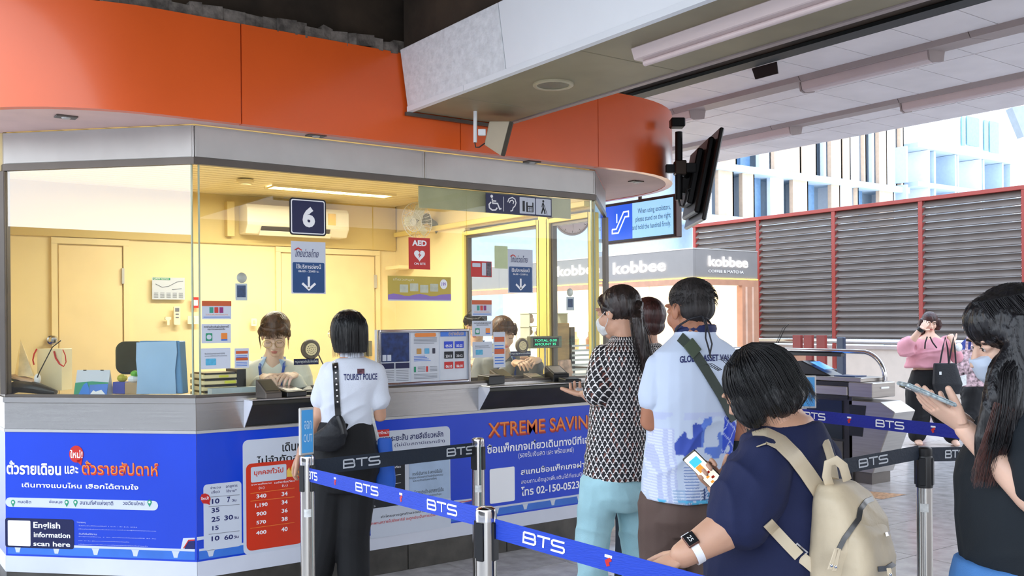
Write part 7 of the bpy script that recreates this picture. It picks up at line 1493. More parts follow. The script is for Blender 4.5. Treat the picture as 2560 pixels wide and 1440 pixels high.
# ---------------------------------------------------------------- 5 woman in navy with backpack
m_sn = mat('navy_cotton', (16, 26, 66), .85, var=.05, bump=.15, bscale=300)
def navy():
    D = 2.78; P = lambda x, y, d=0: PD(x, y, D+d)
    f = (-RT*.72+FW*.69).normalized(); S = Vector((f.y, -f.x, 0)); root = thing('person', 'woman with black bob in navy shirt and smartwatch, cream backpack on', 'person', Vector((P(1945, 1300).x, P(1945, 1300).y, 0)))
    H = Frame(P(1888, 978, .0), -RT*.62+FW*.68-UPV*.36, UPV*.9-RT*.35); neck = P(1972, 1055, -.01)
    pel = P(1945, 1440, 0); ch = P(1958, 1200); wa = P(1948, 1330)
    T_ = [(pel-UPV*.1, .15, .12), (pel, .19, .15), (wa, .17, .15), (ch, .185, .145), (P(1965, 1120), .16, .1), (neck, .08, .07), (neck+UPV*.02, .06, .06)]
    sA, sB = P(1908, 1165, -.14), P(2040, 1150, .16); eA, eB = P(1838, 1308, -.2), P(1930, 1300, .3); wA, wB = P(1706, 1388, -.22), P(1790, 1215, .32)
    hA, hB = P(1925, 1470, -.08), P(1965, 1470, .08); kA, kB = P(1900, 1780, -.08), P(1950, 1780, .08); aA, aB = P(1925, 2020, -.08), P(1980, 2020, .08)
    for a in (aA, aB): a.z = .09
    body(root, H, neck, T_, S, f, [(sA, eA, wA, 1.5), (sB, eB, wB, 1.35)], [dict(w=wA, d=P(1655, 1418, -.22)-wA, nrm=UPV*.9-FW*.3, th=1, curl=(.5, .8, .5), k=.98), dict(w=wB, d=P(1765, 1175, .3)-wB, nrm=FW, th=-1, curl=(.6, .8, .6), k=.95)], [(hA, kA, aA, 1.15), (hB, kB, aB, 1.15)], [], sk1, nk=.062, vox=.006)
    def sh(mb):
        loft(mb, [(P(1935, 1475), .215, .19), (P(1940, 1400), .215, .195), (wa, .205, .19), (P(1950, 1260), .205, .18), (ch, .205, .165), (P(1960, 1140), .185, .13), (P(1968, 1092), .15, .11), (P(1974, 1052), .092, .085)], S, f)
        for s, e in ((sA, eA), (sB, eB)): limb(mb, [s, s.lerp(e, .4), s.lerp(e, .85)], [.082, .094, .092])
    shirt = cloth(root, 'navy_shirt', sh, m_sn, vox=.006, amp=.011, S=S, freq=5, slant=.9, seed=7)
    def tr(mb):
        loft(mb, [(P(1945, 1560), .13, .12), (P(1945, 1500), .185, .16), (pel, .18, .155)], S, f)
        for h, k, a in ((hA, kA, aA), (hB, kB, aB)): limb(mb, [h, k, a], [.11, .085, .07])
    cloth(root, 'trousers', tr, m_sn, vox=.01, amp=.006, S=S)
    for a in (aA, aB): mb = MB(); foot(mb, a, f, .24); finish(remesh(mb, .007, 2), 'shoe', m_black, root)
    def hr(mb):
        mb.ell(H.p(0, -.028, .033), (.094, .106, .094), H.M); mb.ell(H.p(0, -.068, -.03), (.09, .068, .07), H.M); mb.ell(H.p(.0, -.095, -.05), (.07, .042, .035), H.M)
        for s in (-1, 1): mb.ell(H.p(s*.07, .0, -.03), (.03, .05, .062), H.M)
    hair(root, hr, h_black, H, vox=.004, amp=.005, dens=26)
    st = []
    for i in range(420):
        a = random.uniform(PI*.75, PI*2.25); t = random.random(); c = H.p(.012*random.uniform(-1, 1), -.035, .135); pts = []
        fl = random.uniform(.85, 1.25); zt = random.uniform(-.1, -.075)
        for j in range(9):
            q_ = j/8; z = .132-(.132-zt)*q_; zz = min(1, max(0, (z-.02)/.115)); k = math.sqrt(max(0, 1-zz*zz)); k = k*(1+.07*math.sin(a*5+i))+(.0 if j < 6 else .06*(j-5)*(fl-.85)); pts.append(H.p(.099*k*math.cos(a), -.034+.112*k*math.sin(a), z+(.012*(j-6) if j > 6 and fl > 1.1 else 0)))
        st.append(pts)
    for i in range(14):
        a = random.uniform(PI*.7, PI*1.9); c = Vector((math.cos(a)*.08, -.03+math.sin(a)*.1, .1)); st.append([H.p(c.x, c.y, c.z), H.p(c.x*1.3, c.y*1.3, c.z+.03), H.p(c.x*1.5, c.y*1.4, c.z+.035)])
    strands(root, st, h_black, .0013)
    # smartwatch
    wt = thing('smartwatch', 'smartwatch with white band on the wrist resting on the blue belt', 'watch', wA+ (eA-wA)*.12)
    d = (eA-wA).normalized(); wc = wA+d*.035; n_ = (UPV-d*UPV.dot(d)).normalized(); s_ = d.cross(n_); n_ = (n_*.75-FW*.66); n_ = (n_-d*n_.dot(d)).normalized(); s_ = d.cross(n_)
    mb = MB(); ring = [wc+n_*.041*math.cos(a)+s_*.041*math.sin(a) for a in [2*PI*i/28 for i in range(29)]]
    vs = []; fs = []
    for i, q_ in enumerate(ring): r_ = (q_-wc).normalized(); vs += [q_-d*.011, q_+d*.011, q_+d*.011+r_*.003, q_-d*.011+r_*.003]
    for i in range(28):
        for k in range(4): fs.append((i*4+k, i*4+(k+1) % 4, i*4+4+(k+1) % 4, i*4+4+k))
    mb.add(vs, fs); mb.build('band', m_whiteink, wt, smooth=True)
    mb = MB(); mb.obox(wc+n_*.046, d*.017, s_*.02, n_*.005); mb.build('case', mat('rose_metal', (120, 84, 74), .3, .7), wt, bevel=.004, seg=2)
    mb = MB(); mb.obox(wc+n_*.0516, d*.0145, s_*.0175, n_*.0006); mb.build('watch_face', m_black, wt)
    pw = Plane(wc+n_*.0525, -s_, d)
    if pw.n.dot(n_) < 0: pw = Plane(wc+n_*.0525, s_, d)
    text_uv('25', pw, -.009, -.006, .009, .006, m_whiteink, wt, off=.0004)
    # phone she looks at
    ph = thing('phone', 'phone with bright lit screen held in front of the navy shirt', 'phone', P(1750, 1170, .25)); pc = P(1757, 1172, .26); ux = (RT*.62-UPV*.62+FW*.1).normalized(); uy = (RT*.55+UPV*.75-FW*.25); uy = (uy-ux*uy.dot(ux)).normalized(); un = ux.cross(uy)
    if un.dot(CO-pc) < 0: un = -un
    mb = MB(); mb.obox(pc, ux*.068, uy*.026, un*.004); mb.build('phone_body', m_black, ph, bevel=.003)
    pp = Plane(pc+un*.0045, ux, uy)
    poly('screen', pp, rr(-.064, -.0235, .064, .0235, .004), mat('phone_screen', (236, 226, 206), .3, emit=.8), ph, 0, .0006) if pp.n.dot(un) > 0 else poly('screen', pp, rr(-.064, -.0235, .064, .0235, .004), mat('phone_screen', (236, 226, 206), .3, emit=.8), ph, -.001, .0006)
    sg = 1 if pp.n.dot(un) > 0 else -1; m_cy = mat('screen_cyan', (70, 190, 210), .3, emit=.7); m_or = mat('screen_orange', (236, 150, 60), .3, emit=.7)
    mb = MB(); mb.obox(pp.at(-.035, 0, .0009*sg), ux*.014, uy*.016, un*.0004); mb.build('app_panel', m_cy, ph); mb = MB(); mb.obox(pp.at(-.008, -.004, .0009*sg), ux*.012, uy*.01, un*.0004); mb.build('app_panel', m_or, ph)
    for k in range(4): mb = MB(); mb.obox(pp.at(.018+.011*k, .006*(-1)**k, .0009*sg), ux*.004, uy*.005, un*.0004); mb.build('app_icon', m_or if k % 2 else m_redorange, ph)
    # backpack
    bk = thing('backpack', 'cream leather backpack with grey zips on the woman in navy', 'backpack', P(2130, 1440, -.2)); m_bk = mat('cream_leather', (204, 186, 156), .5, var=.07, scale=9, bump=.35, bscale=26); m_bs = mat('cream_strap', (214, 196, 166), .5, var=.05, bump=.1, bscale=80)
    B = -f; D2 = -.17; m_zip = mat('grey_zip', (92, 92, 92), .35, .6)
    def bd(mb): loft(mb, [(P(2125, 1560, D2), .13, .07), (P(2128, 1520, D2), .145, .085), (P(2130, 1400, D2), .14, .085), (P(2122, 1300, D2), .125, .075), (P(2105, 1235, D2), .105, .055), (P(2092, 1205, D2), .07, .035)], S, f, e=3)
    mb = MB(); bd(mb); me = remesh(mb, .006, 5); folds(me, .009, S, UPV, 7, .4, 12); body_o = finish(me, 'backpack_body', m_bk, bk)
    def pk_(mb): loft(mb, [(P(2165, 1560, D2-.07), .10, .045), (P(2168, 1500, D2-.07), .115, .055), (P(2168, 1400, D2-.065), .108, .05), (P(2160, 1330, D2-.055), .095, .04), (P(2150, 1290, D2-.04), .08, .02)], S, f, e=3)
    mb = MB(); pk_(mb); me = remesh(mb, .006, 4); folds(me, .007, S, UPV, 8, .7, 15); pocket = finish(me, 'front_pocket', m_bk, bk)
    bp = Plane(P(2140, 1300, D2-.35), RT)
    onto(body_o, bk, bp, [bp.hit(*q_) for q_ in ((2096, 1372), (2110, 1345), (2130, 1318), (2146, 1296), (2150, 1272), (2165, 1252), (2185, 1244))], .012, 'zip', m_zip, .002, .003)
    onto(pocket, bk, bp, [bp.hit(*q_) for q_ in ((2194, 1422), (2215, 1420), (2232, 1410), (2244, 1395))], .012, 'zip', m_zip, .002, .003)
    for (x0, y0, x1, y1) in ((2093, 1370, 2074, 1425), (2097, 1372, 2086, 1428), (2222, 1420, 2226, 1440)):
        dd = D2-.16; mb = MB(); a, b = P(x0, y0, dd), P(x1, y1, dd); mb.obox((a+b)/2, (b-a)/2, RT*.0065, FW*.0018); zp = mb.build('zip_pull', m_bs, bk, bevel=.002); mb = MB(); mb.lathe(b.lerp(a, .2)-FW*.002, [(0, -.001), (.004, 0), (0, .002)], 10, -FW); mb.build('rivet', m_chrome, zp)
    o_ = onto(pocket, bk, bp, [bp.hit(2212, 1335), bp.hit(2232, 1330)], .009, 'name_plate', m_chrome, .004, .002)
    mb = MB(); mb.tube([P(2078, 1225, D2-.03), P(2066, 1190, D2-.05), P(2070, 1158, D2-.05), P(2090, 1150, D2-.05), P(2108, 1165, D2-.05), P(2118, 1200, D2-.03)], [(.004, .013)]*6, 10, side=-FW); mb.build('grab_handle', m_bs, bk, smooth=True)
    def strapon(pts, w): 
        sl_ = Plane(P(1980, 1200, -.6), RT); o = onto(shirt, root, sl_, [sl_.hit(*q_) for q_ in pts], w, 'shoulder_strap', m_bs, .004, .006); dl = ORG[root]-ORG[bk]; o.data.transform(Matrix.Translation(dl)); o.parent = bk; ORG[o] = ORG[bk]; return o
    strapon([(1884, 1098), (1915, 1088), (1950, 1105), (1985, 1140), (2015, 1180), (2042, 1220), (2062, 1252)], .036)
    mb = MB(); mb.tube([P(2050, 1074, -.0), P(2064, 1104, -.07), P(2077, 1145, -.12), P(2086, 1196, -.16)], [(.004, .014)]*4, 10, side=-FW); mb.build('shoulder_strap', m_bs, bk, smooth=True)
    strapon([(1918, 1306), (1940, 1330), (1968, 1360), (1995, 1388)], .026)
    mb = MB(); mb.tube([P(1990, 1384, -.2), P(2015, 1402, -.22), P(2050, 1432, -.22)], [(.004, .016)]*3, 10, side=-FW); mb.build('lower_strap', m_bs, bk, smooth=True)
    mb = MB(); c = P(1992, 1384, -.21); u_ = (RT*.75-UPV*.65).normalized(); v_ = (RT*.65+UPV*.75).normalized()
    for s in (-1, 1): mb.obox(c+u_*.018*s, u_*.002, v_*.021, FW*.003); mb.obox(c+v_*.021*s, u_*.02, v_*.002, FW*.003)
    mb.build('buckle_frame', m_chrome, bk); mb = MB(); mb.obox(c, u_*.01, v_*.018, FW*.002); mb.build('buckle_web', m_black, bk)
navy()
# ---------------------------------------------------------------- 6 woman in black at the right edge
def blackshirt():
    D = 2.45; P = lambda x, y, d=0: PD(x, y, D+d)
    f = (-RT*.96-FW*.1).normalized(); S = Vector((f.y, -f.x, 0)); root = thing('person', 'woman with very long dark hair in black shirt looking at her phone', 'person', Vector((P(2560, 1200).x, P(2560, 1200).y, 0)))
    H = Frame(P(2522, 846), -RT*.95+FW*.12-UPV*.38, UPV*.94-RT*.32); neck = P(2590, 985)
    pel = P(2565, 1560); ch = P(2570, 1140); wa = P(2562, 1340)
    T_ = [(pel-UPV*.08, .13, .12), (pel, .16, .13), (wa, .13, .115), (ch, .15, .12), (P(2582, 1050), .14, .09), (neck, .06, .06), (neck+UPV*.03, .05, .05)]
    sA, sB = P(2598, 1080, -.14), P(2590, 1075, .17); eA, eB = P(2640, 1300, -.2), P(2600, 1300, .2); wA, wB = P(2412, 1072, -.06), P(2425, 1068, .13)
    hA, hB = P(2560, 1600, -.07), P(2560, 1600, .08); kA, kB = P(2520, 1950, -.07), P(2540, 1950, .08); aA, aB = P(2540, 2200, -.07), P(2560, 2200, .08)
    for a in (aA, aB): a.z = .09
    body(root, H, neck, T_, S, f, [(sA, eA, wA, 1.12), (sB, eB, wB, 1.0)], [dict(w=wA, d=P(2345, 1022, -.05)-wA, nrm=-UPV+RT*.1-FW*.25, th=1, curl=(.04, .1, .14), k=1.0, spread=.05, thumb=(.45, .85, -.4)), dict(w=wB, d=P(2362, 1022, .1)-wB, nrm=-UPV-FW*.2, th=-1, curl=(.15, .2, .2), spread=.04)], [(hA, kA, aA), (hB, kB, aB)], [], sk2, vox=.006, hvox=.0035)
    face(root, H, brow=(40, 30, 28))
    m_bt = mat('black_teal_cotton', (12, 22, 30), .85, var=.08, bump=.12, bscale=300)
    def sh(mb):
        loft(mb, [(P(2580, 1475), .17, .145), (P(2568, 1400), .17, .15), (P(2558, 1300), .16, .155), (P(2558, 1200), .165, .15), (ch, .172, .145), (P(2580, 1050), .16, .11), (P(2588, 1015), .11, .09), (neck+UPV*.0, .07, .07)], S, f)
        for s, e in ((sA, eA), (sB, eB)): limb(mb, [s, s.lerp(e, .35), s.lerp(e, .55)], [.07, .08, .082])
    cloth(root, 'black_shirt', sh, m_bt, vox=.006, amp=.008, S=S, freq=6, slant=.4, seed=3)
    def tr(mb):
        loft(mb, [(P(2560, 1640), .12, .12), (pel, .165, .145), (P(2535, 1460), .16, .15), (P(2530, 1400), .14, .13)], S, f)
        for h, k, a in ((hA, kA, aA), (hB, kB, aB)): limb(mb, [h, k, a], [.1, .075, .06])
    cloth(root, 'jeans', tr, mat('mid_blue_denim', (74, 128, 190), .8, var=.08, bump=.2, bscale=300), vox=.009, amp=.006, S=S)
    for a in (aA, aB): mb = MB(); foot(mb, a, f, .24); finish(remesh(mb, .007, 2), 'shoe', m_label, root)
    hm = mat('long_dark_hair', (22, 20, 24), .36, var=.35, scale=40, bump=.5, bscale=90, stretch=(1, 1, .12)); 
    def hr(mb):
        mb.ell(H.p(0, -.025, .04), (.096, .108, .097), H.M); mb.ell(H.p(-.02, .02, .06), (.082, .075, .07), H.M)
        mb.tube([H.p(0, -.05, .05), P(2585, 880, -.0), P(2590, 960, -.02), P(2580, 1040, -.03)], [(.085, .08), (.09, .085), (.088, .08), (.075, .07)], 20, side=RT)
        mb.tube([H.p(-.07, .03, .05), H.p(-.095, .012, .0), P(2512, 930, -.1), P(2510, 1010, -.12), P(2478, 1100, -.12), P(2452, 1200, -.1)], [(.04, .03), (.038, .026), (.042, .03), (.055, .032), (.045, .024), (.012, .01)], 16, side=RT)
        mb.tube([H.p(-.085, -.03, .05), P(2565, 930, -.11), P(2560, 1020, -.13), P(2550, 1100, -.13)], [(.05, .04), (.055, .04), (.06, .035), (.05, .03)], 16, side=RT)
    mb = MB(); hr(mb); me = remesh(mb, .0045, 3); grooves(me, .004, H.p(0, -.02, 0), UPV, RT, 60, 2)
    finish(me, 'long_hair', hm, root)
    st = []
    for i in range(520):
        o_ = random.uniform(0, 1); dp = random.uniform(-.02, .02)
        w0 = random.uniform(-.035, .05); zend = random.uniform(1090, 1215)-o_*60
        pts = [H.p(-.03-.06*random.random(), .06-.12*o_, .125-.02*o_), H.p(-.094, .045-.13*o_, .05), H.p(-.103, .018-.12*o_, .0), P(2500+o_*75, 930, -.125+dp), P(2490+o_*80+w0*60, 1020, -.145+dp), P(2470+o_*85+w0*160, 1110, -.14+dp), P(2452+o_*80+w0*240, zend, -.12+dp)]
        st.append(pts)
    strands(root, st, hm, .0014); m_ends = mat('brown_hair_ends', (84, 52, 46), .4, var=.3, scale=50)
    st = []
    for i in range(240):
        o_ = random.random(); w0 = random.uniform(-.05, .05); st.append([P(2488+o_*55+w0*50, 1005+o_*20, -.15+random.uniform(-.01, .01)), P(2470+o_*55+w0*200, 1080, -.15), P(2450+o_*50+w0*330, 1150, -.135), P(2442+o_*38+w0*420, random.uniform(1180, 1222), -.12)])
    strands(root, st, m_ends, .0015, 'hair_ends')
    mb = MB(); loft(mb, [(H.p(0, .058, -.095), .03, .034), (H.p(0, .062, -.07), .05, .044), (H.p(0, .062, -.035), .056, .048), (H.p(0, .07, -.016), .04, .04)], H.r, H.f); me = remesh(mb, .004, 2); finish(me, 'face_mask', mat('pale_blue_mask', (206, 218, 236), .8, var=.02), root)
    mb = MB(); mb.tube([H.p(-.052, .06, -.03), H.p(-.08, .02, -.01), H.p(-.085, .0, .0)], .0015, 5); mb.build('mask_loop', m_label, root)
    ph = thing('phone', 'phone in clear silvery case seen edge on in the hand at right', 'phone', P(2300, 1000, -.06)); a, b = P(2250, 970, -.08), P(2372, 1022, -.08); ux = (b-a)/2; nn = (UPV*1.0-FW*.02); nn = (nn-ux*nn.dot(ux)/ux.length_squared).normalized(); vv = ux.cross(nn).normalized()
    c = (a+b)/2+nn*.012; mb = MB(); mb.obox(c, ux, vv*.036, nn*.0045); mb.build('phone_body', mat('silver_blue_case', (190, 206, 210), .2, .3, var=.3, scale=90), ph, bevel=.003)
    mb = MB(); mb.obox(c+nn*.005, ux*.94, vv*.033, nn*.0006); mb.build('screen', mat('dim_screen', (150, 170, 180), .2, emit=.3), ph); mb = MB(); mb.obox(c-ux*.82-nn*.0065, ux*.12, vv*.02, nn*.002); mb.build('camera_bump', m_chrome, ph, bevel=.001)
blackshirt()
# ---------------------------------------------------------------- 7 woman in pink and 8 her companion
def pink():
    D = 11.2; P = lambda x, y, d=0: PD(x, y, D+d)
    f = (-FW*.95-RT*.2).normalized(); S = Vector((f.y, -f.x, 0)); root = thing('person', 'woman in pink blouse and black trousers hiding her face with a raised hand', 'person', Vector((P(2325, 900).x, P(2325, 900).y, 0)))
    H = Frame(P(2325, 806), f-UPV*.3, UPV); neck = P(2325, 834); pel = P(2322, 962); ch = P(2322, 870); wa = P(2322, 920)
    T_ = [(pel-UPV*.08, .16, .13), (pel, .2, .15), (wa, .17, .13), (ch, .18, .13), (P(2324, 850), .15, .09), (neck, .06, .055)]
    sA, sB = P(2284, 856), P(2364, 856); eA, eB = P(2263, 874, -.12), P(2392, 892, -.08); wA, wB = P(2303, 822, -.25), P(2382, 856, -.22)
    hA, hB = P(2298, 975), P(2345, 975); kA, kB = P(2296, 1045), P(2360, 1045); aA, aB = P(2293, 1112), P(2385, 1122, -.1)
    for a in (aA, aB): a.z = .07
    body(root, H, neck, T_, S, f, [(sA, eA, wA, 1.3), (sB, eB, wB, 1.2)], [dict(w=wA, d=P(2325, 797, -.2)-wA, nrm=-FW, th=1, curl=(.2, .3, .2)), dict(w=wB, d=P(2376, 838, -.2)-wB, nrm=-FW, th=1, curl=(.9, 1, .6))], [(hA, kA, aA, 1.3), (hB, kB, aB, 1.3)], [(aA, f, .2), (aB, f, .2)], sk2, vox=.009, hvox=.006)
    face(root, H)
    mp = mat('pink_cotton', (216, 150, 160), .8, var=.04)
    def sh(mb):
        loft(mb, [(P(2318, 918), .245, .175), (P(2320, 900), .23, .165), (ch, .215, .155), (P(2324, 852), .17, .11), (P(2325, 840), .08, .07)], S, f)
        for s, e, w in ((sA, eA, wA), (sB, eB, wB)): limb(mb, [s, s.lerp(e, .6), e, e.lerp(w, .35)], [.08, .115, .1, .06] if s == sA else [.07, .08, .07, .05])
    cloth(root, 'pink_blouse', sh, mp, vox=.01, amp=.02, S=S, freq=5, seed=4)
    def tr(mb):
        loft(mb, [(P(2322, 1010), .17, .15), (pel, .245, .18), (P(2322, 925), .19, .15)], S, f)
        for h, k, a in ((hA, kA, aA), (hB, kB, aB)): limb(mb, [h, h.lerp(k, .5), k, k.lerp(a, .8)], [.15, .145, .125, .1])
    cloth(root, 'trousers', tr, mat('wide_black_trousers', (12, 12, 15), .8), vox=.01, amp=.012, S=S, freq=4)
    hair(root, lambda mb: (mb.ell(H.p(0, -.02, .035), (.09, .1, .09), H.M), mb.tube([H.p(.075, .0, .04), H.p(.095, .0, -.05), H.p(.085, .01, -.15)], [.04, .05, .03], 10), mb.tube([H.p(-.075, .0, .04), H.p(-.095, .0, -.04), H.p(-.09, .0, -.1)], [.035, .045, .02], 10), mb.tube([H.p(0, -.06, .0), H.p(0, -.05, -.13)], [.08, .07], 12)), h_auburn, H, vox=.008)
    for a, b in (((2318, 842), (2312, 872)), ((2325, 842), (2342, 870))): mb = MB(); mb.tube([P(*a, -.17), P((a[0]+b[0])/2-2, (a[1]+b[1])/2, -.19), P(*b, -.19)], .008, 6); mb.build('neck_tie', m_black, root)
    mb = MB(); d = (wA-eA).normalized(); mb.tube([wA-d*.03, wA+d*.01], [.04, .038], 14); mb.build('watch_band', m_black, root)
    tb2 = thing('tote_bag', 'large black tote bag hanging from the arm of the woman in pink', 'bag', P(2368, 985, -.3)); mb = MB(); loft(mb, [(P(2368, 985, -.3), .13, .05), (P(2368, 960, -.3), .16, .07), (P(2362, 908, -.3), .12, .04)], S, f, e=4); finish(remesh(mb, .008, 3), 'bag_body', m_bag, tb2)
    for x0, x1 in ((2352, 2366), (2374, 2384)): mb = MB(); mb.tube([P(x0-2, 908, -.34), P(x0+5, 870, -.36), P((x0+x1)/2+4, 843, -.34), P(x1+3, 870, -.36), P(x1+6, 910, -.34)], .009, 6); mb.build('bag_handle', m_bag, tb2, smooth=True)
    mb = MB(); mb.obox(P(2351, 933, -.385), RT*.012, UPV*.018, FW*.003); mb.build('badge', m_label, tb2)
    mb = MB(); mb.obox(P(2406, 952, -.34), RT*.045+UPV*.012, UPV*.06, FW*.004); mb.build('paper_tag', m_label, tb2)
    mb = MB(); mb.ell(P(2397, 868, -.32), (.06, .03, .05), nu=12, nv=8); mb.build('white_mask', m_label, label='crumpled white mask held beside the black tote handles', cat='mask', smooth=True)
    # companion
    D = 12.4; P = lambda x, y, d=0: PD(x, y, D+d); f = (-RT*.9-FW*.3).normalized(); S = Vector((f.y, -f.x, 0)); root = thing('person', 'woman in royal navy top carrying a floral tote behind the black shirt', 'person', Vector((P(2430, 900).x, P(2430, 900).y, 0)))
    H = Frame(P(2424, 812), f, UPV); neck = P(2434, 842); pel = P(2432, 965); ch = P(2434, 880)
    T_ = [(pel-UPV*.08, .13, .12), (pel, .17, .13), (P(2432, 920), .14, .12), (ch, .16, .12), (P(2434, 856), .14, .09), (neck, .06, .055)]
    sA, sB = P(2432, 862, -.15), P(2436, 862, .15); hA, hB = P(2430, 980, -.08), P(2434, 980, .08); kA, kB = P(2425, 1045, -.08), P(2430, 1045, .08); aA, aB = P(2425, 1110, -.08), P(2400, 1110, .1)
    for a in (aA, aB): a.z = .07
    body(root, H, neck, T_, S, f, [(sA, P(2440, 905, -.18), P(2420, 890, -.2)), (sB, P(2436, 905, .16), P(2410, 900, .1))], [], [(hA, kA, aA), (hB, kB, aB)], [(aA, f, .22), (aB, f, .22)], sk2, vox=.01, hvox=.007)
    def sh(mb):
        loft(mb, [(P(2432, 930), .18, .15), (ch, .185, .15), (P(2434, 858), .16, .11), (P(2434, 845), .07, .06)], S, f)
        for s in (sA, sB): limb(mb, [s, s-UPV*.12+f*.02], [.075, .08])
    cloth(root, 'navy_top', sh, mat('royal_navy_top', (26, 44, 120), .8), vox=.01, amp=.01, S=S)
    def tr(mb):
        loft(mb, [(P(2432, 1010), .13, .13), (pel, .18, .15), (P(2432, 930), .15, .13)], S, f)
        for h, k, a in ((hA, kA, aA), (hB, kB, aB)): limb(mb, [h, k, a], [.12, .1, .08])
    cloth(root, 'trousers', tr, MATS['wide_black_trousers'], vox=.01, amp=.01, S=S)
    hair(root, lambda mb: (mb.ell(H.p(0, -.025, .03), (.09, .1, .09), H.M), mb.tube([H.p(0, -.05, .0), H.p(0, -.08, -.12), H.p(0, -.09, -.3)], [.085, .08, .05], 12)), h_black, H, vox=.008)
    ft = thing('tote_bag', 'floral patterned tote bag with pale handles beside the black tote', 'bag', P(2430, 970, -.3)); mf = mat('floral_print', (190, 160, 164), .8, var=.5, scale=22)
    mb = MB(); loft(mb, [(P(2432, 966, -.32), .16, .06), (P(2430, 920, -.32), .2, .07), (P(2432, 874, -.32), .17, .04)], RT, -FW, e=4); finish(remesh(mb, .009, 3), 'bag_body', mf, ft)
    for x in (2418, 2432): mb = MB(); mb.tube([P(x-2, 876, -.37), P(x, 850, -.33), P(x+6, 832, -.2)], [(.006, .018)]*3, 8, side=-FW); mb.build('bag_handle', mf, ft, smooth=True)
pink()
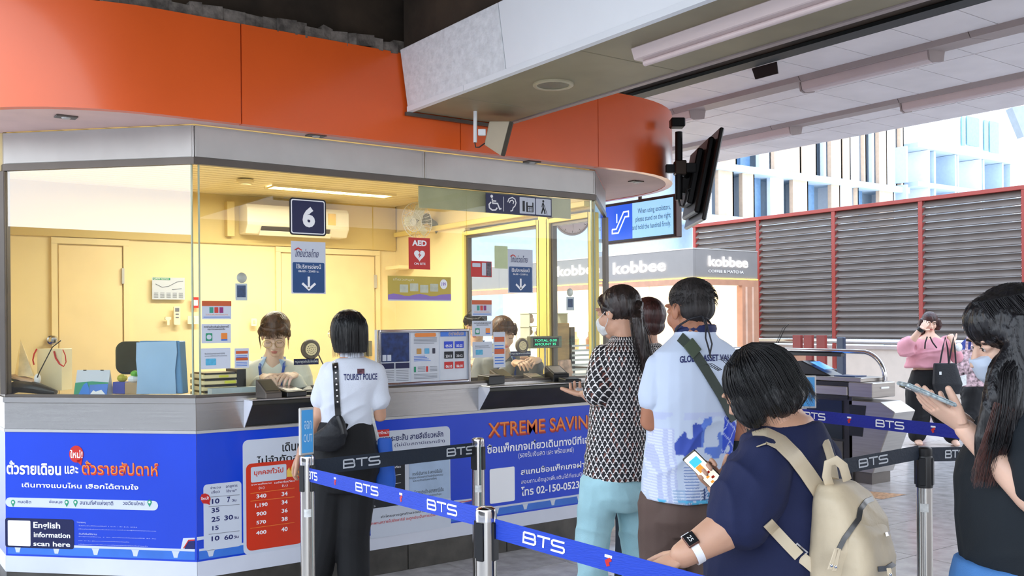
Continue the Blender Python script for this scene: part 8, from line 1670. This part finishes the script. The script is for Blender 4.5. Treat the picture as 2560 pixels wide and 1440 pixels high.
# ---------------------------------------------------------------- clerks
def clerk(D, hx, hy, label, hm, shirtm, hands, look, dz=0, glasses=False, bun=False, vox=.007, dx=0):
    P = lambda x, y, d=0: PD(x, y, D+d); K = F/D
    f = hz(-FW*.95+RT*look[0]); S = Vector((f.y, -f.x, 0)); root = thing('person', label, 'person', Vector((P(hx, hy, .35).x, P(hx, hy, .35).y, .12)))
    H = Frame(P(hx, hy), f-UPV*look[1], UPV); neck = P(hx-1+dx, hy+.135*K, .08); sh_y = hy+.17*K
    ch = P(hx+dx, hy+.32*K, .16); pel = P(hx+dx, hy+.66*K, .33); wa = P(hx+dx, hy+.5*K, .26)
    T_ = [(pel-UPV*.08, .13, .12), (pel, .16, .12), (wa, .125, .1), (ch, .15, .1), (P(hx+dx, sh_y, .12), .13, .08), (neck, .055, .05), (neck+UPV*.03, .05, .05)]
    sA, sB = P(hx+dx-.155*K, sh_y+.03*K, .13), P(hx+dx+.155*K, sh_y+.03*K, .13)
    eA, eB = P(hx+dx-.2*K, hy+.46*K, .05), P(hx+dx+.2*K, hy+.46*K, .05); wA, wB = P(hands[0], hands[1], -.12), P(hands[2], hands[3], -.1)
    kA, kB = pel+f*.4-S*.1+UPV*-.02, pel+f*.4+S*.1+UPV*-.02; aA, aB = kA-UPV*.36-f*.05, kB-UPV*.36-f*.05
    dirA = (P(hands[0]+16, hands[1]+2, -.2)-wA); dirB = (P(hands[2]-22, hands[3]+3, -.2)-wB)
    body(root, H, neck, T_, S, f, [(sA, eA, wA, .95), (sB, eB, wB, .95)], [dict(w=wA, d=dirA, nrm=UPV*.8-FW*.5, th=-1, curl=(.4, .5, .4)), dict(w=wB, d=dirB, nrm=UPV*.6-FW*.7, th=1, curl=(.4, .6, .4))], [(pel-S*.08, kA, aA), (pel+S*.08, kB, aB)], [], sk4, vox=vox)
    face(root, H, closed=True, brow=(90, 60, 44), lip=(196, 116, 104))
    def shb(mb):
        loft(mb, [(pel, .165, .13), (wa, .14, .115), (ch, .17, .12), (P(hx+dx, sh_y, .12), .155, .095), (P(hx+dx, sh_y-.025*K, .11), .1, .07), (neck, .058, .054)], S, f)
        for s, e, w in ((sA, eA, wA), (sB, eB, wB)): limb(mb, [s, s.lerp(e, .5), e, e.lerp(w, .5), e.lerp(w, .85)], [.058, .058, .054, .05, .044])
    cloth(root, 'shirt', shb, shirtm, vox=vox, amp=.008, S=S, freq=7, seed=2)
    cloth(root, 'trousers', lambda mb: (loft(mb, [(pel-UPV*.1, .14, .13), (pel, .17, .14)], S, f), limb(mb, [pel-S*.08, kA, aA], [.1, .08, .06]), limb(mb, [pel+S*.08, kB, aB], [.1, .08, .06])), m_tr_n, vox=.01)
    def hr(mb):
        mb.ell(H.p(0, -.03, .04), (.086, .098, .088), H.M); mb.ell(H.p(0, -.08, .02), (.06, .05, .05), H.M)
        for s in (-1, 1): mb.tube([H.p(s*.05, .06, .09), H.p(s*.078, .04, .045), H.p(s*.082, .015, .0)], [.02, .016, .008], 10)
        mb.tube([H.p(-.058, .056, .07), H.p(0, .078, .072), H.p(.058, .056, .07)], .02, 10)
    hair(root, hr, hm, H, amp=.002)
    st = []
    for i in range(170): x = random.uniform(-.06, .06); e = random.uniform(.018, .045); st.append([H.p(x*.7, .065, .115), H.p(x, .094-abs(x)*.5, .075), H.p(x*1.1+.004, .1-abs(x)*.55, .05), H.p(x*1.15+random.uniform(-.006, .006), .1-abs(x)*.55, e)])
    for s in (-1, 1):
        for i in range(10): w_ = random.random(); st.append([H.p(s*.066, .058, .075), H.p(s*(.076+.008*w_), .06, .02), H.p(s*(.07+.008*w_), .062, -.03-.035*w_)])
    strands(root, st, hm, .0014)
    # collar and lanyard
    mc = mat('pale_blue_collar', (176, 204, 240), .7)
    for s in (-1, 1):
        a = neck+S*s*.05+UPV*.015; mb = MB(); mb.prism([a-f*.02+UPV*.012, a+f*.045+UPV*.0-S*s*.02, a+f*.06-UPV*.075+S*s*.01, a+f*.03-UPV*.05+S*s*.035], f*.004+S*s*.002); mb.build('collar', mc, root)
        mb = MB(); mb.tube([neck+S*s*.062-f*.02+UPV*.01, neck+S*s*.068+f*.07-UPV*.04, ch+S*s*.05+f*.126+UPV*.02, ch+S*s*.012+f*.13-UPV*.12], [(.0015, .008)]*4, 8, side=f); mb.build('lanyard', m_bluelight if 0 else mat('lanyard_blue', (40, 80, 170), .6), root, smooth=True)
    if glasses:
        for s in (-1, 1): mb = MB(); mb.tube([H.p(s*.034+.025*math.cos(a), .1-.1*abs(s*.034+.025*math.cos(a)) *.4, -.004+.023*math.sin(a)) for a in [2*PI*i/24 for i in range(25)]], .0014, 6, cap=False); mb.build('glasses_rim', mat('gold_wire', (180, 150, 90), .3, .8), root)
        mb = MB(); mb.tube([H.p(-.01, .102, .0), H.p(.01, .102, .0)], .0013, 5); mb.build('glasses_bridge', MATS['gold_wire'], root)
    so = thing('office_chair', 'office stool hidden under '+label.split(',')[0].split(' behind')[0], 'chair', Vector((pel.x, pel.y, .12))); mb = MB(); z0 = pel.z-.13; mb.lathe((pel.x, pel.y, z0-.05), [(0, 0), (.2, 0), (.21, .03), (.19, .045), (0, .05)], 24); mb.build('seat', m_black, so, smooth=True); mb = MB(); mb.cyl((pel.x, pel.y, .14), (pel.x, pel.y, z0-.05), .03); mb.build('column', m_chrome, so); mb = MB(); mb.lathe((pel.x, pel.y, .12), [(0, 0), (.24, 0), (.22, .02), (0, .03)], 24); mb.build('base', m_black, so)
m_tr_n = mat('navy_trousers', (26, 30, 50), .8)
m_cs = mat('pale_uniform_shirt', (232, 232, 220), .75, var=.03)
clerk(5.45, 688, 838, 'ticket clerk with fringe, gold glasses and blue lanyard looking down under sign 6', h_brown, m_cs, (660, 942, 735, 938), (.12, .52), glasses=True, bun=True, dx=-4)
clerk(6.7, 1258, 836, 'second clerk in grey shirt behind the cards of the right window', h_brown, mat('grey_uniform_shirt', (120, 124, 130), .75), (1290, 905, 1345, 900), (.3, .3), vox=.009)
clerk(7.5, 1190, 812, 'third clerk with black hair mostly hidden behind the notice board', h_black, m_cs, (1175, 905, 1215, 905), (-.2, .4), vox=.009)
